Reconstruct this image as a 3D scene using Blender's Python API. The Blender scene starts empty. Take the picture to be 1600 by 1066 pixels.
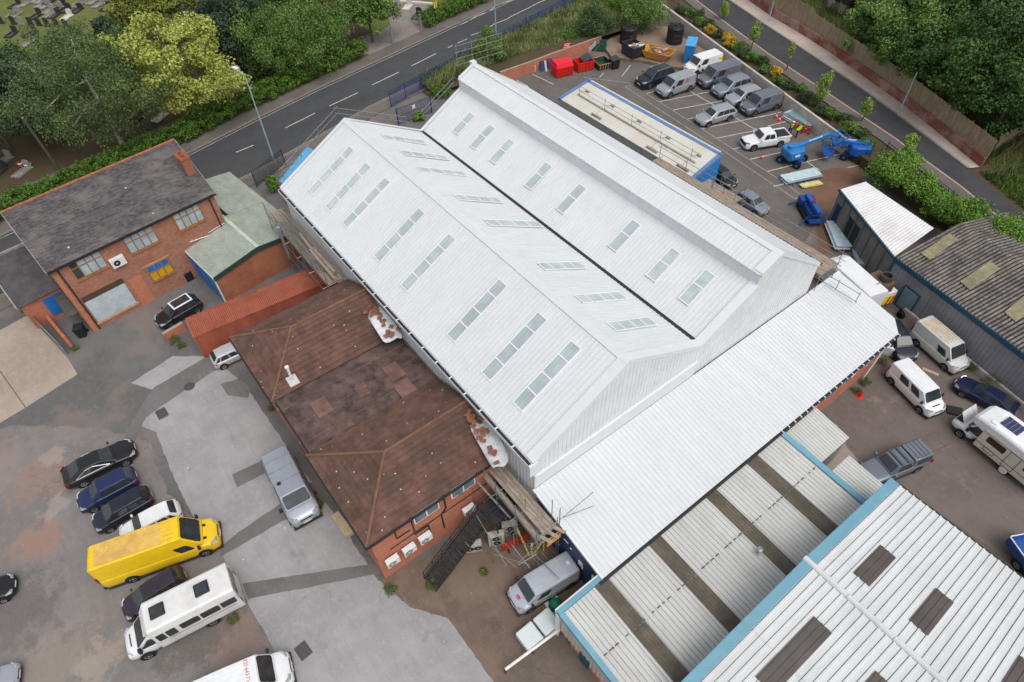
import bpy, bmesh, math, random
import numpy as np
from mathutils import Vector, Matrix
from mathutils.geometry import tessellate_polygon
random.seed(7); RNG = np.random.default_rng(11)
SC = bpy.context.scene; COL = SC.collection
R = math.radians
# ------------------------------------------------------------------ camera
CAM_H = 41.0
F_PX, YAW, PITCH, ROLL = 1020.35, R(144.279), R(48.539), R(-2.438)
_f = Vector((math.cos(PITCH)*math.cos(YAW), math.cos(PITCH)*math.sin(YAW), -math.sin(PITCH)))
_r0 = Vector((math.sin(YAW), -math.cos(YAW), 0)); _u0 = _r0.cross(_f)
_r = _r0*math.cos(ROLL) + _u0*math.sin(ROLL); _u = -_r0*math.sin(ROLL) + _u0*math.cos(ROLL)
cam = bpy.data.objects.new('camera', bpy.data.cameras.new('camera')); COL.objects.link(cam)
cam.matrix_world = Matrix(((_r.x, _u.x, -_f.x, 0), (_r.y, _u.y, -_f.y, 0), (_r.z, _u.z, -_f.z, CAM_H), (0, 0, 0, 1)))
cam.data.sensor_width = 36; cam.data.lens = 36*F_PX/1600; cam.data.clip_end = 2000; cam.data.clip_start = .5
SC.camera = cam
# ------------------------------------------------------------------ light
W = bpy.data.worlds.new('World'); SC.world = W; W.use_nodes = True
nt = W.node_tree; bg = nt.nodes['Background']
sky = nt.nodes.new('ShaderNodeTexSky'); sky.sky_type = 'NISHITA'; sky.sun_disc = False
SUN_EL, SUN_AZ = R(62), R(0)
sky.sun_elevation = SUN_EL; sky.sun_rotation = R(90) - SUN_AZ; sky.dust_density = 4; sky.air_density = 1.0; sky.ozone_density = 1.0
hs = nt.nodes.new('ShaderNodeHueSaturation'); hs.inputs['Saturation'].default_value = .30
nt.links.new(sky.outputs[0], hs.inputs['Color']); nt.links.new(hs.outputs[0], bg.inputs[0]); bg.inputs[1].default_value = .15
sl = bpy.data.lights.new('sun', 'SUN'); sl.energy = .65; sl.angle = R(40); sl.color = (1, .97, .93)
sun = bpy.data.objects.new('sun', sl); COL.objects.link(sun)
sun.rotation_euler = Vector((math.cos(SUN_EL)*math.cos(SUN_AZ), math.cos(SUN_EL)*math.sin(SUN_AZ), math.sin(SUN_EL))).to_track_quat('Z', 'Y').to_euler()
SC.view_settings.view_transform = 'Standard'; SC.view_settings.look = 'None'; SC.view_settings.gamma = 1
SC.view_settings.exposure = 0.28
# ------------------------------------------------------------------ helpers
def A(px, py, z=0.0):
    "where the line of sight through a photograph pixel meets the level z"
    d = _f*F_PX + _r*(px-800) + _u*(533-py)
    t = (z-CAM_H)/d.z
    return Vector((0, 0, CAM_H)) + d*t
def AP(px, py, P0, N):
    d = _f*F_PX + _r*(px-800) + _u*(533-py); o = Vector((0, 0, CAM_H))
    return o + d*((P0-o).dot(N)/d.dot(N))
def pix(P):
    q = Vector(P)-Vector((0, 0, CAM_H)); k = q.dot(_f)
    return 800+F_PX*q.dot(_r)/k, 533-F_PX*q.dot(_u)/k
def zfit(base, top, z0=0.0):
    g = A(*base, z0); best = None
    for i in range(1, 300):
        z = z0+i*.1; p = pix((g.x, g.y, z)); e = (p[0]-top[0])**2+(p[1]-top[1])**2
        if best is None or e < best[0]: best = (e, z)
    return best[1]
def V3(*a): return Vector(a)

class MB:
    def __init__(s): s.v = []; s.f = []; s.m = []
    def add(s, vs, fs, m=0):
        b = len(s.v); s.v += [tuple(p) for p in vs]; s.f += [tuple(i+b for i in q) for q in fs]; s.m += [m]*len(fs); return s
    def obox(s, o, ux, uy, uz, m=0):
        o, ux, uy, uz = Vector(o), Vector(ux), Vector(uy), Vector(uz)
        p = [o, o+ux, o+ux+uy, o+uy]; p += [q+uz for q in p]
        fs = [(0, 3, 2, 1), (4, 5, 6, 7), (0, 1, 5, 4), (1, 2, 6, 5), (2, 3, 7, 6), (3, 0, 4, 7)]
        if ux.cross(uy).dot(uz) < 0: fs = [f[::-1] for f in fs]
        return s.add(p, fs, m)
    def box(s, x0, x1, y0, y1, z0, z1, m=0):
        return s.obox((x0, y0, z0), (x1-x0, 0, 0), (0, y1-y0, 0), (0, 0, z1-z0), m)
    def rbox(s, c, sx, sy, z0, z1, rz=0, m=0):
        ux = V3(math.cos(rz), math.sin(rz), 0); uy = V3(-math.sin(rz), math.cos(rz), 0)
        o = V3(c[0], c[1], z0) - ux*sx/2 - uy*sy/2
        return s.obox(o, ux*sx, uy*sy, (0, 0, z1-z0), m)
    def quad(s, a, b, c, d, m=0): return s.add([a, b, c, d], [(0, 1, 2, 3)], m)
    def prism(s, poly, z0, z1, m=0):
        n = len(poly); ar = sum(poly[i][0]*poly[(i+1) % n][1]-poly[(i+1) % n][0]*poly[i][1] for i in range(n))
        if ar < 0: poly = poly[::-1]
        vs = [(p[0], p[1], z0) for p in poly]+[(p[0], p[1], z1) for p in poly]
        return s.add(vs, [tuple(range(n))[::-1], tuple(range(n, 2*n))]+[(i, (i+1) % n, n+(i+1) % n, n+i) for i in range(n)], m)
    def tube(s, a, b, r, n=6, m=0, r2=None):
        a, b = Vector(a), Vector(b); d = b-a
        if d.length < 1e-6: return s
        d.normalize(); x = d.orthogonal().normalized(); y = d.cross(x); r2 = r if r2 is None else r2
        vs = []
        for c, rr in ((a, r), (b, r2)):
            for i in range(n):
                t = 2*math.pi*i/n; vs.append(c+x*(rr*math.cos(t))+y*(rr*math.sin(t)))
        fs = [(i, (i+1) % n, n+(i+1) % n, n+i) for i in range(n)]+[tuple(range(n))[::-1], tuple(range(n, 2*n))]
        return s.add(vs, fs, m)
    def path(s, pts, r, n=6, m=0):
        for a, b in zip(pts[:-1], pts[1:]): s.tube(a, b, r, n, m)
        return s
    def lathe(s, c, prof, axis='z', n=16, m=0):
        vs = []; k = len(prof)
        for i in range(n):
            t = 2*math.pi*i/n
            for r, h in prof:
                p = (r*math.cos(t), r*math.sin(t), h) if axis == 'z' else (r*math.cos(t), h, -r*math.sin(t))
                vs.append((c[0]+p[0], c[1]+p[1], c[2]+p[2]))
        fs = [(i*k+j, ((i+1) % n)*k+j, ((i+1) % n)*k+j+1, i*k+j+1) for i in range(n) for j in range(k-1)]
        return s.add(vs, fs, m)
    def loft(s, secs, m=0, cap=True):
        k = len(secs[0]); vs = [p for q in secs for p in q]
        fs = [(i*k+j, i*k+(j+1) % k, (i+1)*k+(j+1) % k, (i+1)*k+j) for i in range(len(secs)-1) for j in range(k)]
        if cap: fs += [tuple(range(k))[::-1], tuple(range((len(secs)-1)*k, len(secs)*k))]
        return s.add(vs, fs, m)
    def build(s, name, mat, parent=None, label=None, cat=None, group=None, kind=None, smooth=False, bevel=0, sub=0, world=True, flipfix=True):
        me = bpy.data.meshes.new(name)
        if parent is None: 
            if kind is None and s.v:
                xs = np.array(s.v); o0 = Vector(((xs[:, 0].min()+xs[:, 0].max())/2, (xs[:, 1].min()+xs[:, 1].max())/2, xs[:, 2].min()))
            else: o0 = Vector((0, 0, 0))
            off = o0
        else:
            off = Vector((0, 0, 0)); o0 = Vector((0, 0, 0))
            if world:
                p = parent
                while p: off = off+p.location; p = p.parent
        vs = np.array(s.v, dtype=float)-np.array(off)
        me.from_pydata(vs.tolist(), [], s.f)
        mats = mat if isinstance(mat, (list, tuple)) else [mat]
        for q in mats: me.materials.append(q)
        if len(mats) > 1: me.polygons.foreach_set('material_index', s.m)
        if flipfix:
            bm = bmesh.new(); bm.from_mesh(me); bmesh.ops.recalc_face_normals(bm, faces=bm.faces); bm.to_mesh(me); bm.free()
        if smooth: me.polygons.foreach_set('use_smooth', [True]*len(me.polygons))
        me.update()
        o = bpy.data.objects.new(name, me); COL.objects.link(o); o.location = o0
        if parent is not None: o.parent = parent
        if bevel:
            b = o.modifiers.new('bevel', 'BEVEL'); b.width = bevel; b.segments = 2; b.limit_method = 'ANGLE'; b.angle_limit = R(35)
        if sub:
            q = o.modifiers.new('sub', 'SUBSURF'); q.levels = sub; q.render_levels = sub
        tag(o, label, cat, group, kind)
        return o
def tag(o, label=None, cat=None, group=None, kind=None):
    if label: o['label'] = label
    if cat: o['category'] = cat
    if group: o['group'] = group
    if kind: o['kind'] = kind
    return o
def thing(name, label, cat, loc=(0, 0, 0), rz=0, group=None):
    o = bpy.data.objects.new(name, None); o.empty_display_size = .5; COL.objects.link(o)
    o.location = loc; o.rotation_euler = (0, 0, rz); return tag(o, label, cat, group)
def kids(o): return [c for c in bpy.data.objects if c.parent == o]
def copy_tree(o, parent=None):
    c = o.copy(); COL.objects.link(c); c.parent = parent
    for ch in kids(o): copy_tree(ch, c)
    return c
def numesh(name, verts, quads, mat, parent=None, var=None, smooth=False, loc=(0, 0, 0), **tg):
    "fast mesh from numpy arrays of quads; var = one number per face"
    me = bpy.data.meshes.new(name); nv, nf = len(verts), len(quads)
    me.vertices.add(nv); me.vertices.foreach_set('co', np.ascontiguousarray(verts, dtype=np.float32).ravel())
    me.loops.add(nf*4); me.loops.foreach_set('vertex_index', np.ascontiguousarray(quads, dtype=np.int32).ravel())
    me.polygons.add(nf); me.polygons.foreach_set('loop_start', np.arange(0, nf*4, 4, dtype=np.int32))
    try: me.polygons.foreach_set('loop_total', np.full(nf, 4, dtype=np.int32))
    except Exception: pass
    me.materials.append(mat); me.update(calc_edges=True)
    if var is not None:
        a = me.attributes.new('v', 'FLOAT', 'FACE'); a.data.foreach_set('value', np.ascontiguousarray(var, dtype=np.float32))
    o = bpy.data.objects.new(name, me); COL.objects.link(o); o.location = loc
    if parent is not None: o.parent = parent
    return tag(o, **tg)
# corrugated / ribbed metal sheet: P corner, U along the eave, Vv down the slope
def corr(mb, P, U, Vv, pitch=.333, h=.035, w=.05, s=.025, m=0, vtop=None, vbot=None, lead=0.0, two=0, one=False):
    P, U, Vv = Vector(P), Vector(U), Vector(Vv); L = U.length; u = U/L; n = u.cross(Vv).normalized()
    if n.z < 0 or (abs(n.z) < 1e-4 and False): n = -n
    prof = [(0, 0)]; t = lead+pitch/2
    while t+w/2+s < L:
        prof += [(t-w/2-s, 0), (t-w/2, h), (t+w/2, h), (t+w/2+s, 0)]; t += pitch
    prof.append((L, 0)); vs = []
    for d, hh in prof:
        k = d/L; a = vtop(k) if vtop else 0.0; b = vbot(k) if vbot else 1.0
        q = P+u*d+n*hh; vs += [q+Vv*a, q+Vv*b]
    fs = [(2*i, 2*i+1, 2*i+3, 2*i+2) for i in range(len(prof)-1)]
    mb.add(vs, fs, m)
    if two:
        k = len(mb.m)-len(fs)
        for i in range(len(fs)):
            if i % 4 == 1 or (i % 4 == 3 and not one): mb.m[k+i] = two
    return mb
# stepped tile courses on a sloping face given bottom-left, bottom-right, top-right, top-left
def courses(mb, bl, br, tr, tl, gauge=.34, th=.03, m=0):
    bl, br, tr, tl = map(Vector, (bl, br, tr, tl)); n = ((br-bl).cross(tl-bl)).normalized()
    if n.z < 0: n = -n
    k = max(2, int(((tl+tr)/2-(bl+br)/2).length/gauge))
    for i in range(k):
        a, b = i/k, (i+1)/k
        p0, p1 = bl.lerp(tl, a), br.lerp(tr, a); q0, q1 = bl.lerp(tl, b), br.lerp(tr, b)
        mb.add([p0+n*th, p1+n*th, q1+n*.004, q0+n*.004], [(0, 1, 2, 3)], m)
        mb.add([p0-n*.02, p1-n*.02, p1+n*th, p0+n*th], [(0, 1, 2, 3)], m)
    return mb
def sheet(name, pts, z, mat, jit=.0, kind='structure', step=.7, **tg):
    "flat ground sheet from world points"
    out = []; n = len(pts)
    for i in range(n):
        a, b = Vector(pts[i][:2]), Vector(pts[(i+1) % n][:2]); L = (b-a).length
        k = max(1, int(L/step)) if jit else 1
        for j in range(k):
            p = a.lerp(b, j/k)
            if jit: p = p+Vector((random.uniform(-jit, jit), random.uniform(-jit, jit)))
            out.append(p)
    v = [(p.x, p.y, z) for p in out]
    tri = tessellate_polygon([[Vector(p) for p in v]])
    mb = MB(); mb.add(v, [tuple(t) for t in tri])
    me_ = mb.build(name, mat, kind=kind, **tg)
    for p in me_.data.polygons:
        if p.normal.z < 0: me_.data.flip_normals(); break
    return me_
def sheet_px(name, px, z, mat, jit=.0, **k):
    return sheet(name, [A(x, y, z) for x, y in px], z, mat, jit, **k)
# ------------------------------------------------------------------ materials
def lin(c): c = c/255; return c/12.92 if c <= .04045 else ((c+.055)/1.055)**2.4
def C(r, g, b, k=.95): return (lin(r)*k, lin(g)*k, lin(b)*k, 1)
_M = {}
def nodes(name):
    m = bpy.data.materials.new(name); m.use_nodes = True; t = m.node_tree
    return m, t, t.nodes['Principled BSDF'], t.nodes.new, t.links.new
def mixc(t, fac, a, b, blend='MIX'):
    n = t.nodes.new('ShaderNodeMix'); n.data_type = 'RGBA'; n.blend_type = blend
    for s, v in ((n.inputs[0], fac), (n.inputs[6], a), (n.inputs[7], b)):
        if isinstance(v, (int, float)): s.default_value = v
        elif isinstance(v, tuple): s.default_value = v
        else: t.links.new(v, s)
    return n.outputs[2]
def noise(t, scale, detail=4, rough=.6, stretch=None, vec=None):
    n = t.nodes.new('ShaderNodeTexNoise'); n.inputs['Scale'].default_value = scale; n.inputs['Detail'].default_value = detail; n.inputs['Roughness'].default_value = rough
    if vec is None: vec = t.nodes.new('ShaderNodeTexCoord').outputs['Object']
    if stretch:
        mp = t.nodes.new('ShaderNodeMapping'); mp.inputs['Scale'].default_value = stretch; t.links.new(vec, mp.inputs[0]); vec = mp.outputs[0]
    t.links.new(vec, n.inputs['Vector']); return n.outputs[0]
def ramp(t, x, lo, hi, a=0.0, b=1.0):
    n = t.nodes.new('ShaderNodeMapRange'); n.inputs[1].default_value = lo; n.inputs[2].default_value = hi; n.inputs[3].default_value = a; n.inputs[4].default_value = b
    t.links.new(x, n.inputs[0]); return n.outputs[0]
def bump(t, bs, h, strength=.3, dist=.02):
    n = t.nodes.new('ShaderNodeBump'); n.inputs['Strength'].default_value = strength; n.inputs['Distance'].default_value = dist
    t.links.new(h, n.inputs['Height']); t.links.new(n.outputs[0], bs.inputs['Normal'])
def mat(name, col, rough=.6, metal=0, var=.12, scale=2.0, dirt=None, dirt_amt=.4, dirt_scale=.6, stretch=None, spec=.4, bmp=0, fine=0, coat=0, specks=None):
    if name in _M: return _M[name]
    m, t, bs, N, L = nodes(name)
    n1 = noise(t, scale, 5, .65, stretch)
    dk = tuple(c*(1-var) for c in col[:3])+(1,); lt = tuple(min(1, c*(1+var)) for c in col[:3])+(1,)
    c = mixc(t, ramp(t, n1, .36, .64), dk, lt)
    if fine:
        n3 = noise(t, 25, 3, .7); c = mixc(t, ramp(t, n3, .3, .7, 0, fine), c, tuple(q*.55 for q in col[:3])+(1,))
    if dirt:
        n2 = noise(t, dirt_scale, 7, .7, stretch); c = mixc(t, ramp(t, n2, .46, .64, 0, dirt_amt), c, dirt)
    if specks:
        vo = N('ShaderNodeTexVoronoi'); vo.inputs['Scale'].default_value = specks[1]; L(N('ShaderNodeTexCoord').outputs['Object'], vo.inputs['Vector'])
        c = mixc(t, ramp(t, vo.outputs['Distance'], specks[2], specks[2]*.6, 0, specks[3] if len(specks) > 3 else .9), c, specks[0])
    L(c, bs.inputs['Base Color']); bs.inputs['Roughness'].default_value = rough; bs.inputs['Metallic'].default_value = metal
    bs.inputs['Specular IOR Level'].default_value = spec
    if coat: bs.inputs['Coat Weight'].default_value = coat; bs.inputs['Coat Roughness'].default_value = .06
    if bmp: bump(t, bs, noise(t, scale*6, 4), bmp)
    _M[name] = m; return m
def paint(name, col, metal=0.0, rough=.35):
    return mat('paint_'+name, col, rough, metal, .05, 1.5, dirt=(.12, .11, .10, 1), dirt_amt=.06, dirt_scale=2.5, spec=.3, coat=.35)
def ground(name, base, patch, crack=True, spots=(), patch_scale=.15, patch_lo=.46, patch_hi=.55, amt=.8, stain=None, grain=.35, stretch=None):
    m, t, bs, N, L = nodes(name)
    big = noise(t, patch_scale, 6, .62, stretch); c = mixc(t, ramp(t, big, patch_lo, patch_hi, 0, amt), base, patch)
    md = noise(t, .55, 8, .72); c = mixc(t, ramp(t, md, .47, .62, 0, .5), c, tuple(q*.66 for q in base[:3])+(1,))
    m2 = noise(t, 2.2, 6, .75); c = mixc(t, ramp(t, m2, .50, .62, 0, .38), c, tuple(min(1, q*1.3) for q in base[:3])+(1,))
    if stain:
        st = noise(t, stain[1], 5, .6); c = mixc(t, ramp(t, st, stain[2]-.03, stain[2]+.05, 0, stain[3]), c, stain[0])
    tm = noise(t, 1.1, 5, .65, (.3, 2.2, 1)); c = mixc(t, ramp(t, tm, .52, .66, 0, .28), c, tuple(q*.6 for q in base[:3])+(1,))
    sp = N('ShaderNodeTexVoronoi'); sp.inputs['Scale'].default_value = .7; L(N('ShaderNodeTexCoord').outputs['Object'], sp.inputs['Vector']); c = mixc(t, ramp(t, sp.outputs['Distance'], .05, .03, 0, .8), c, tuple(min(1, q*2.0) for q in base[:3])+(1,))
    for (sx_, sy_, sr_, col_, amt_) in spots:   # worn patches of another colour at their own places
        vd = N('ShaderNodeVectorMath'); vd.operation = 'DISTANCE'; L(N('ShaderNodeTexCoord').outputs['Object'], vd.inputs[0]); vd.inputs[1].default_value = (sx_, sy_, 0)
        wob = N('ShaderNodeMath'); wob.operation = 'MULTIPLY_ADD'; L(noise(t, .9, 6, .7), wob.inputs[0]); wob.inputs[1].default_value = -sr_*3.2; L(vd.outputs['Value'], wob.inputs[2])
        c = mixc(t, ramp(t, wob.outputs[0], -sr_*.6, -sr_*1.05, 0, amt_), c, col_)
    fn = noise(t, 9, 4, .75); c = mixc(t, ramp(t, fn, .3, .72, 0, grain), c, tuple(min(1, q*1.45) for q in base[:3])+(1,))
    gr = noise(t, 40, 2, .8); c = mixc(t, ramp(t, gr, .45, .75, 0, grain), c, tuple(q*.5 for q in base[:3])+(1,))
    if crack:
        vo = N('ShaderNodeTexVoronoi'); vo.feature = 'DISTANCE_TO_EDGE'; vo.inputs['Scale'].default_value = .22
        tc = N('ShaderNodeTexCoord'); wv = N('ShaderNodeTexNoise'); wv.inputs['Scale'].default_value = 1.2; L(tc.outputs['Object'], wv.inputs['Vector'])
        ad = N('ShaderNodeVectorMath'); ad.operation = 'ADD'; L(tc.outputs['Object'], ad.inputs[0]); L(wv.outputs['Color'], ad.inputs[1]); L(ad.outputs[0], vo.inputs['Vector'])
        msk = ramp(t, noise(t, .12, 2), .5, .6)
        mu = N('ShaderNodeMath'); mu.operation = 'MULTIPLY'; L(ramp(t, vo.outputs['Distance'], .009, .003, 0, .28), mu.inputs[0]); L(msk, mu.inputs[1])
        c = mixc(t, mu.outputs[0], c, tuple(q*.35 for q in base[:3])+(1,))
    L(c, bs.inputs['Base Color']); bs.inputs['Roughness'].default_value = .9; bs.inputs['Specular IOR Level'].default_value = .2
    bump(t, bs, gr, .25, .01); return m
def brick(name, c1, c2, mortar=(.35, .31, .27, 1), bw=.225, bh=.075):
    m, t, bs, N, L = nodes(name)
    tc = N('ShaderNodeTexCoord'); sx = N('ShaderNodeSeparateXYZ'); L(tc.outputs['Object'], sx.inputs[0])
    ad = N('ShaderNodeMath'); ad.operation = 'ADD'; L(sx.outputs[0], ad.inputs[0]); L(sx.outputs[1], ad.inputs[1])
    cb = N('ShaderNodeCombineXYZ'); L(ad.outputs[0], cb.inputs[0]); L(sx.outputs[2], cb.inputs[1])
    b = N('ShaderNodeTexBrick'); L(cb.outputs[0], b.inputs['Vector']); b.inputs['Scale'].default_value = 1; b.inputs['Brick Width'].default_value = bw; b.inputs['Row Height'].default_value = bh
    b.inputs['Mortar Size'].default_value = .008; b.inputs['Color1'].default_value = c1; b.inputs['Color2'].default_value = c2; b.inputs['Mortar'].default_value = mortar; b.inputs['Bias'].default_value = -.1
    n = noise(t, .7, 6, .7); c = mixc(t, ramp(t, n, .4, .7, 0, .5), b.outputs[0], tuple(q*.55 for q in c1[:3])+(1,))
    n2 = noise(t, 5, 4, .7); c = mixc(t, ramp(t, n2, .55, .75, 0, .35), c, tuple(min(1, q*1.5) for q in c2[:3])+(1,))
    L(c, bs.inputs['Base Color']); bs.inputs['Roughness'].default_value = .9; bs.inputs['Specular IOR Level'].default_value = .2; return m
def leafmat(name, dark, light, rough=.6, trans=.0):
    m, t, bs, N, L = nodes(name)
    at = N('ShaderNodeAttribute'); at.attribute_name = 'v'
    c = mixc(t, at.outputs['Fac'], dark, light)
    L(c, bs.inputs['Base Color']); bs.inputs['Roughness'].default_value = rough; bs.inputs['Specular IOR Level'].default_value = .25
    return m
GLASS = mat('dark_glass', (.030, .036, .040, 1), .05, 0, .35, 1.2, spec=.8)
WINGLASS = mat('window_glass', C(150, 170, 178, .55), .12, 0, .25, .8, spec=.6)
RUBBER = mat('rubber', (.016, .016, .017, 1), .8, 0, .2, 8, spec=.2)
RIM = mat('alloy', (.38, .38, .39, 1), .35, .6, .15, 6)
BLACK = mat('black_trim', (.018, .018, .02, 1), .55, 0, .2, 5)
HEADL = mat('headlight_lens', (.42, .44, .46, 1), .12, .2, .1, 6, spec=.6)
TAILL = mat('tail_lens', (.30, .012, .012, 1), .18, 0, .1, 6)
PLATE = mat('number_plate', (.7, .7, .66, 1), .4, 0, .05, 5)
PLATEY = mat('rear_plate', (.65, .5, .06, 1), .4, 0, .05, 5)
GALV = mat('galvanised', (.36, .38, .39, 1), .45, .5, .2, 3)
STEEL = mat('scaffold_tube', (.30, .30, .29, 1), .5, .6, .25, 4)
BOARD = mat('scaffold_board', C(158, 144, 130), .85, 0, .3, 2.5, stretch=(1, 6, 1), dirt=C(116, 98, 84), dirt_amt=.6, dirt_scale=1.2)
WHITE = mat('white_plastic', (.70, .71, .70, 1), .4, 0, .06, 3)
LINE = mat('road_paint', (.62, .61, .57, 1), .8, 0, .15, 4, dirt=(.2, .19, .18, 1), dirt_amt=.55, dirt_scale=3)
LINEY = mat('faded_line', (.36, .34, .29, 1), .85, 0, .15, 4, dirt=(.14, .13, .12, 1), dirt_amt=.7, dirt_scale=3)
TIMBER = mat('timber', C(140, 122, 100), .85, 0, .25, 3, stretch=(4, 4, .6))
# ================================================================== SETTING
G_ASPH = ground('yard_asphalt', C(110, 108, 107), C(92, 90, 89), patch_scale=.10, stain=(C(136, 118, 106), .22, .56, .5))
G_DIRT = ground('worn_yard', C(128, 123, 120), C(112, 107, 104), patch_scale=.16, stain=(C(146, 122, 108), .30, .60, .6), spots=[(-40.4, -13.6, 2.6, C(158, 122, 104), .55), (-35.2, -14.6, 1.8, C(164, 118, 98), .6), (-21.2, -6.1, 2.6, C(134, 102, 88), .6), (-41.8, -12.2, 1.1, C(170, 160, 150), .5), (-37.2, -13.1, 1.0, C(170, 160, 150), .5), (-26.2, -16.0, 3.4, C(156, 142, 128), .5), (-24.6, -13.4, 1.6, C(170, 158, 144), .5), (-23.0, -8.5, 2.8, C(84, 80, 74), .7), (-31, -17, 3.2, C(92, 88, 86), .7), (-38.6, -4.6, 1.8, C(104, 92, 82), .8), (-44.0, -17, 3.4, C(146, 128, 118), .5)])
G_LANE = ground('lane_concrete', C(158, 157, 157), C(142, 140, 140), patch_scale=.12, amt=.7, stain=(C(112, 108, 104), .5, .66, .5), grain=.22)
G_SLAB = ground('beige_slab', C(168, 154, 140), C(144, 131, 120), patch_scale=.22, amt=.6, crack=False, grain=.2)
G_PATCH = ground('trench_asphalt', C(116, 112, 110), C(100, 97, 95), crack=False, grain=.25)
G_PAVE = ground('brown_paving', C(122, 104, 92), C(100, 87, 78), patch_scale=.25, crack=False, stain=(C(80, 70, 63), .35, .58, .6))
G_RYARD = ground('brown_concrete', C(116, 105, 99), C(98, 90, 86), patch_scale=.13, stain=(C(158, 142, 130), .25, .64, .6), stretch=(1, .5, 1))
G_PARK = ground('park_asphalt', C(110, 104, 100), C(97, 91, 88), patch_scale=.14, stain=(C(86, 80, 77), .30, .6, .45), grain=.22)
G_ROAD = ground('road_asphalt', C(77, 78, 80), C(69, 69, 71), patch_scale=.10, crack=False, grain=.16, stretch=(1, .3, 1))
G_ROAD2 = ground('dark_road_asphalt', C(72, 72, 75), C(65, 65, 68), patch_scale=.15, crack=False, grain=.14)
G_FOOT = ground('footway', C(112, 105, 100), C(96, 90, 86), patch_scale=.3, crack=False, grain=.2)
G_FLAG = ground('pink_paving', C(186, 170, 160), C(168, 154, 146), patch_scale=.3, crack=False, grain=.15)
G_GRASS = ground('cemetery_grass', C(104, 110, 58), C(86, 94, 52), patch_scale=.25, crack=False, grain=.5, stain=(C(110, 92, 70), .18, .60, .6))
G_SOIL = ground('soil', C(84, 70, 56), C(70, 78, 42), patch_scale=.3, crack=False, grain=.4)
G_RUST = ground('rusty_ground', C(120, 92, 74), C(96, 76, 64), patch_scale=.3, crack=False)

sheet('terrain', [(-700, -700), (500, -700), (500, 700), (-700, 700)], -.06, G_GRASS)
NK = [(-54, -70), (-59, -40), (-63.5, -10), (-66.9, 14.3), (-68.9, 23), (-71, 31), (-73.2, 46), (-74.7, 56), (-76, 63), (-77.3, 71), (-79.5, 85), (-84, 110), (-98, 180)]
FK = [(-64, -70), (-69.3, -40), (-73.2, -10), (-75.7, 10.1), (-77.7, 18.8), (-79.7, 28.4), (-81.3, 38.2), (-83.5, 50.9), (-85.6, 64.3), (-88.5, 82), (-93, 108), (-107, 180)]
def offset(pl, d):
    out = []
    for i, p in enumerate(pl):
        a = Vector(pl[max(0, i-1)]); b = Vector(pl[min(len(pl)-1, i+1)]); t = (b-a).normalized()
        out.append((p[0]+t.y*d, p[1]-t.x*d))
    return out
def band(name, a, b, z0, z1, m, kind='structure', **tg):
    "raised strip between two polylines"
    mb = MB(); n = len(a)
    for i in range(n-1):
        p = [(*a[i], z1), (*a[i+1], z1), (*b[i+1], z1), (*b[i], z1)]
        mb.quad(*p)
        for u, v in ((a[i], a[i+1]), (b[i+1], b[i])):
            mb.quad((*u, z0), (*v, z0), (*v, z1), (*u, z1))
    return mb.build(name, m, kind=kind, flipfix=False if z0 == z1 else True, **tg)
def flat(name, a, b, z, m):
    return sheet(name, list(a)+list(b)[::-1], z, m)
flat('main_road', NK, FK, 0.0, G_ROAD)
KERB = mat('kerb_stone', C(134, 128, 122), .9, 0, .15, 2)
band('far_pavement', offset(FK, -.15), offset(FK, -2.3), -.05, .11, G_FOOT)
band('far_kerb', FK, offset(FK, -.147), -.05, .12, KERB)
band('near_kerb', offset(NK, .147), NK, -.05, .12, KERB)
band('near_pavement', offset(NK, .15), offset(NK, 1.9), -.05, .11, G_FOOT)
yard = offset(NK, 1.9)
sheet('yard_ground', yard[:11]+[(-66, 77.2), (-32, 67.2), (-22, 63.5), (-12, 61), (80, 58), (80, -80)], 0.0, G_ASPH)
# --- yard surfaces
sheet_px('worn_yard_ground', [(-140, 700), (20, 665), (150, 668), (232, 690), (262, 770), (345, 850), (392, 960), (420, 1000), (520, 1130), (300, 1250), (-60, 1250)], .006, G_DIRT, .12, step=.4)
sheet_px('concrete_lane', [(204, 599), (238, 577), (270, 557), (316, 556), (352, 575), (380, 598), (425, 664), (470, 730), (520, 800), (590, 905), (640, 948), (700, 966), (768, 1060), (860, 1220), (560, 1250), (475, 1100), (440, 1040), (422, 1003), (380, 930), (345, 862), (302, 806), (274, 752), (256, 708), (244, 676), (216, 664), (228, 646), (258, 624), (238, 608)], .010, G_LANE, .045, step=.35)
sheet_px('concrete_slab', [(-120, 560), (0, 516), (42, 493), (60, 510), (105, 558), (121, 585), (40, 637), (0, 661), (-120, 720)], .012, G_SLAB)
for px in ([(322, 558), (345, 573), (262, 628), (228, 652), (205, 700), (190, 690), (222, 632), (240, 606)], [(342, 858), (372, 832), (500, 745), (545, 760), (440, 815), (345, 870)], [(378, 912), (590, 880), (604, 894), (388, 936)], [(243, 642), (258, 637), (264, 650), (248, 657)], [(345, 600), (372, 592), (392, 606), (388, 622), (356, 618)], [(362, 742), (440, 705), (456, 718), (370, 762)]):
    sheet_px('trench_patch', px, .016, G_PATCH, .025, step=.4)
sheet_px('block_paving', [(590, 905), (640, 948), (700, 966), (768, 1060), (790, 1052), (878, 985), (905, 905), (860, 830), (800, 760), (760, 760), (690, 860)], .014, G_PAVE)
sheet_px('grey_brown_paving', [(768, 1060), (790, 1052), (872, 985), (1000, 1090), (1040, 1200), (860, 1220)], .012, ground('grey_brown_apron', C(112, 101, 93), C(92, 84, 78), patch_scale=.2, crack=True))  # separate apron sheet, greyer and slightly darker than the block paving
sheet('right_yard', [(-9.1, 26), (-9.1, 43.4), (-15, 43.5), (-21, 44), (-24, 59), (-12, 60), (80, 56), (80, 8), (20, 8), (-2.6, 26)], .006, G_RYARD)
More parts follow.
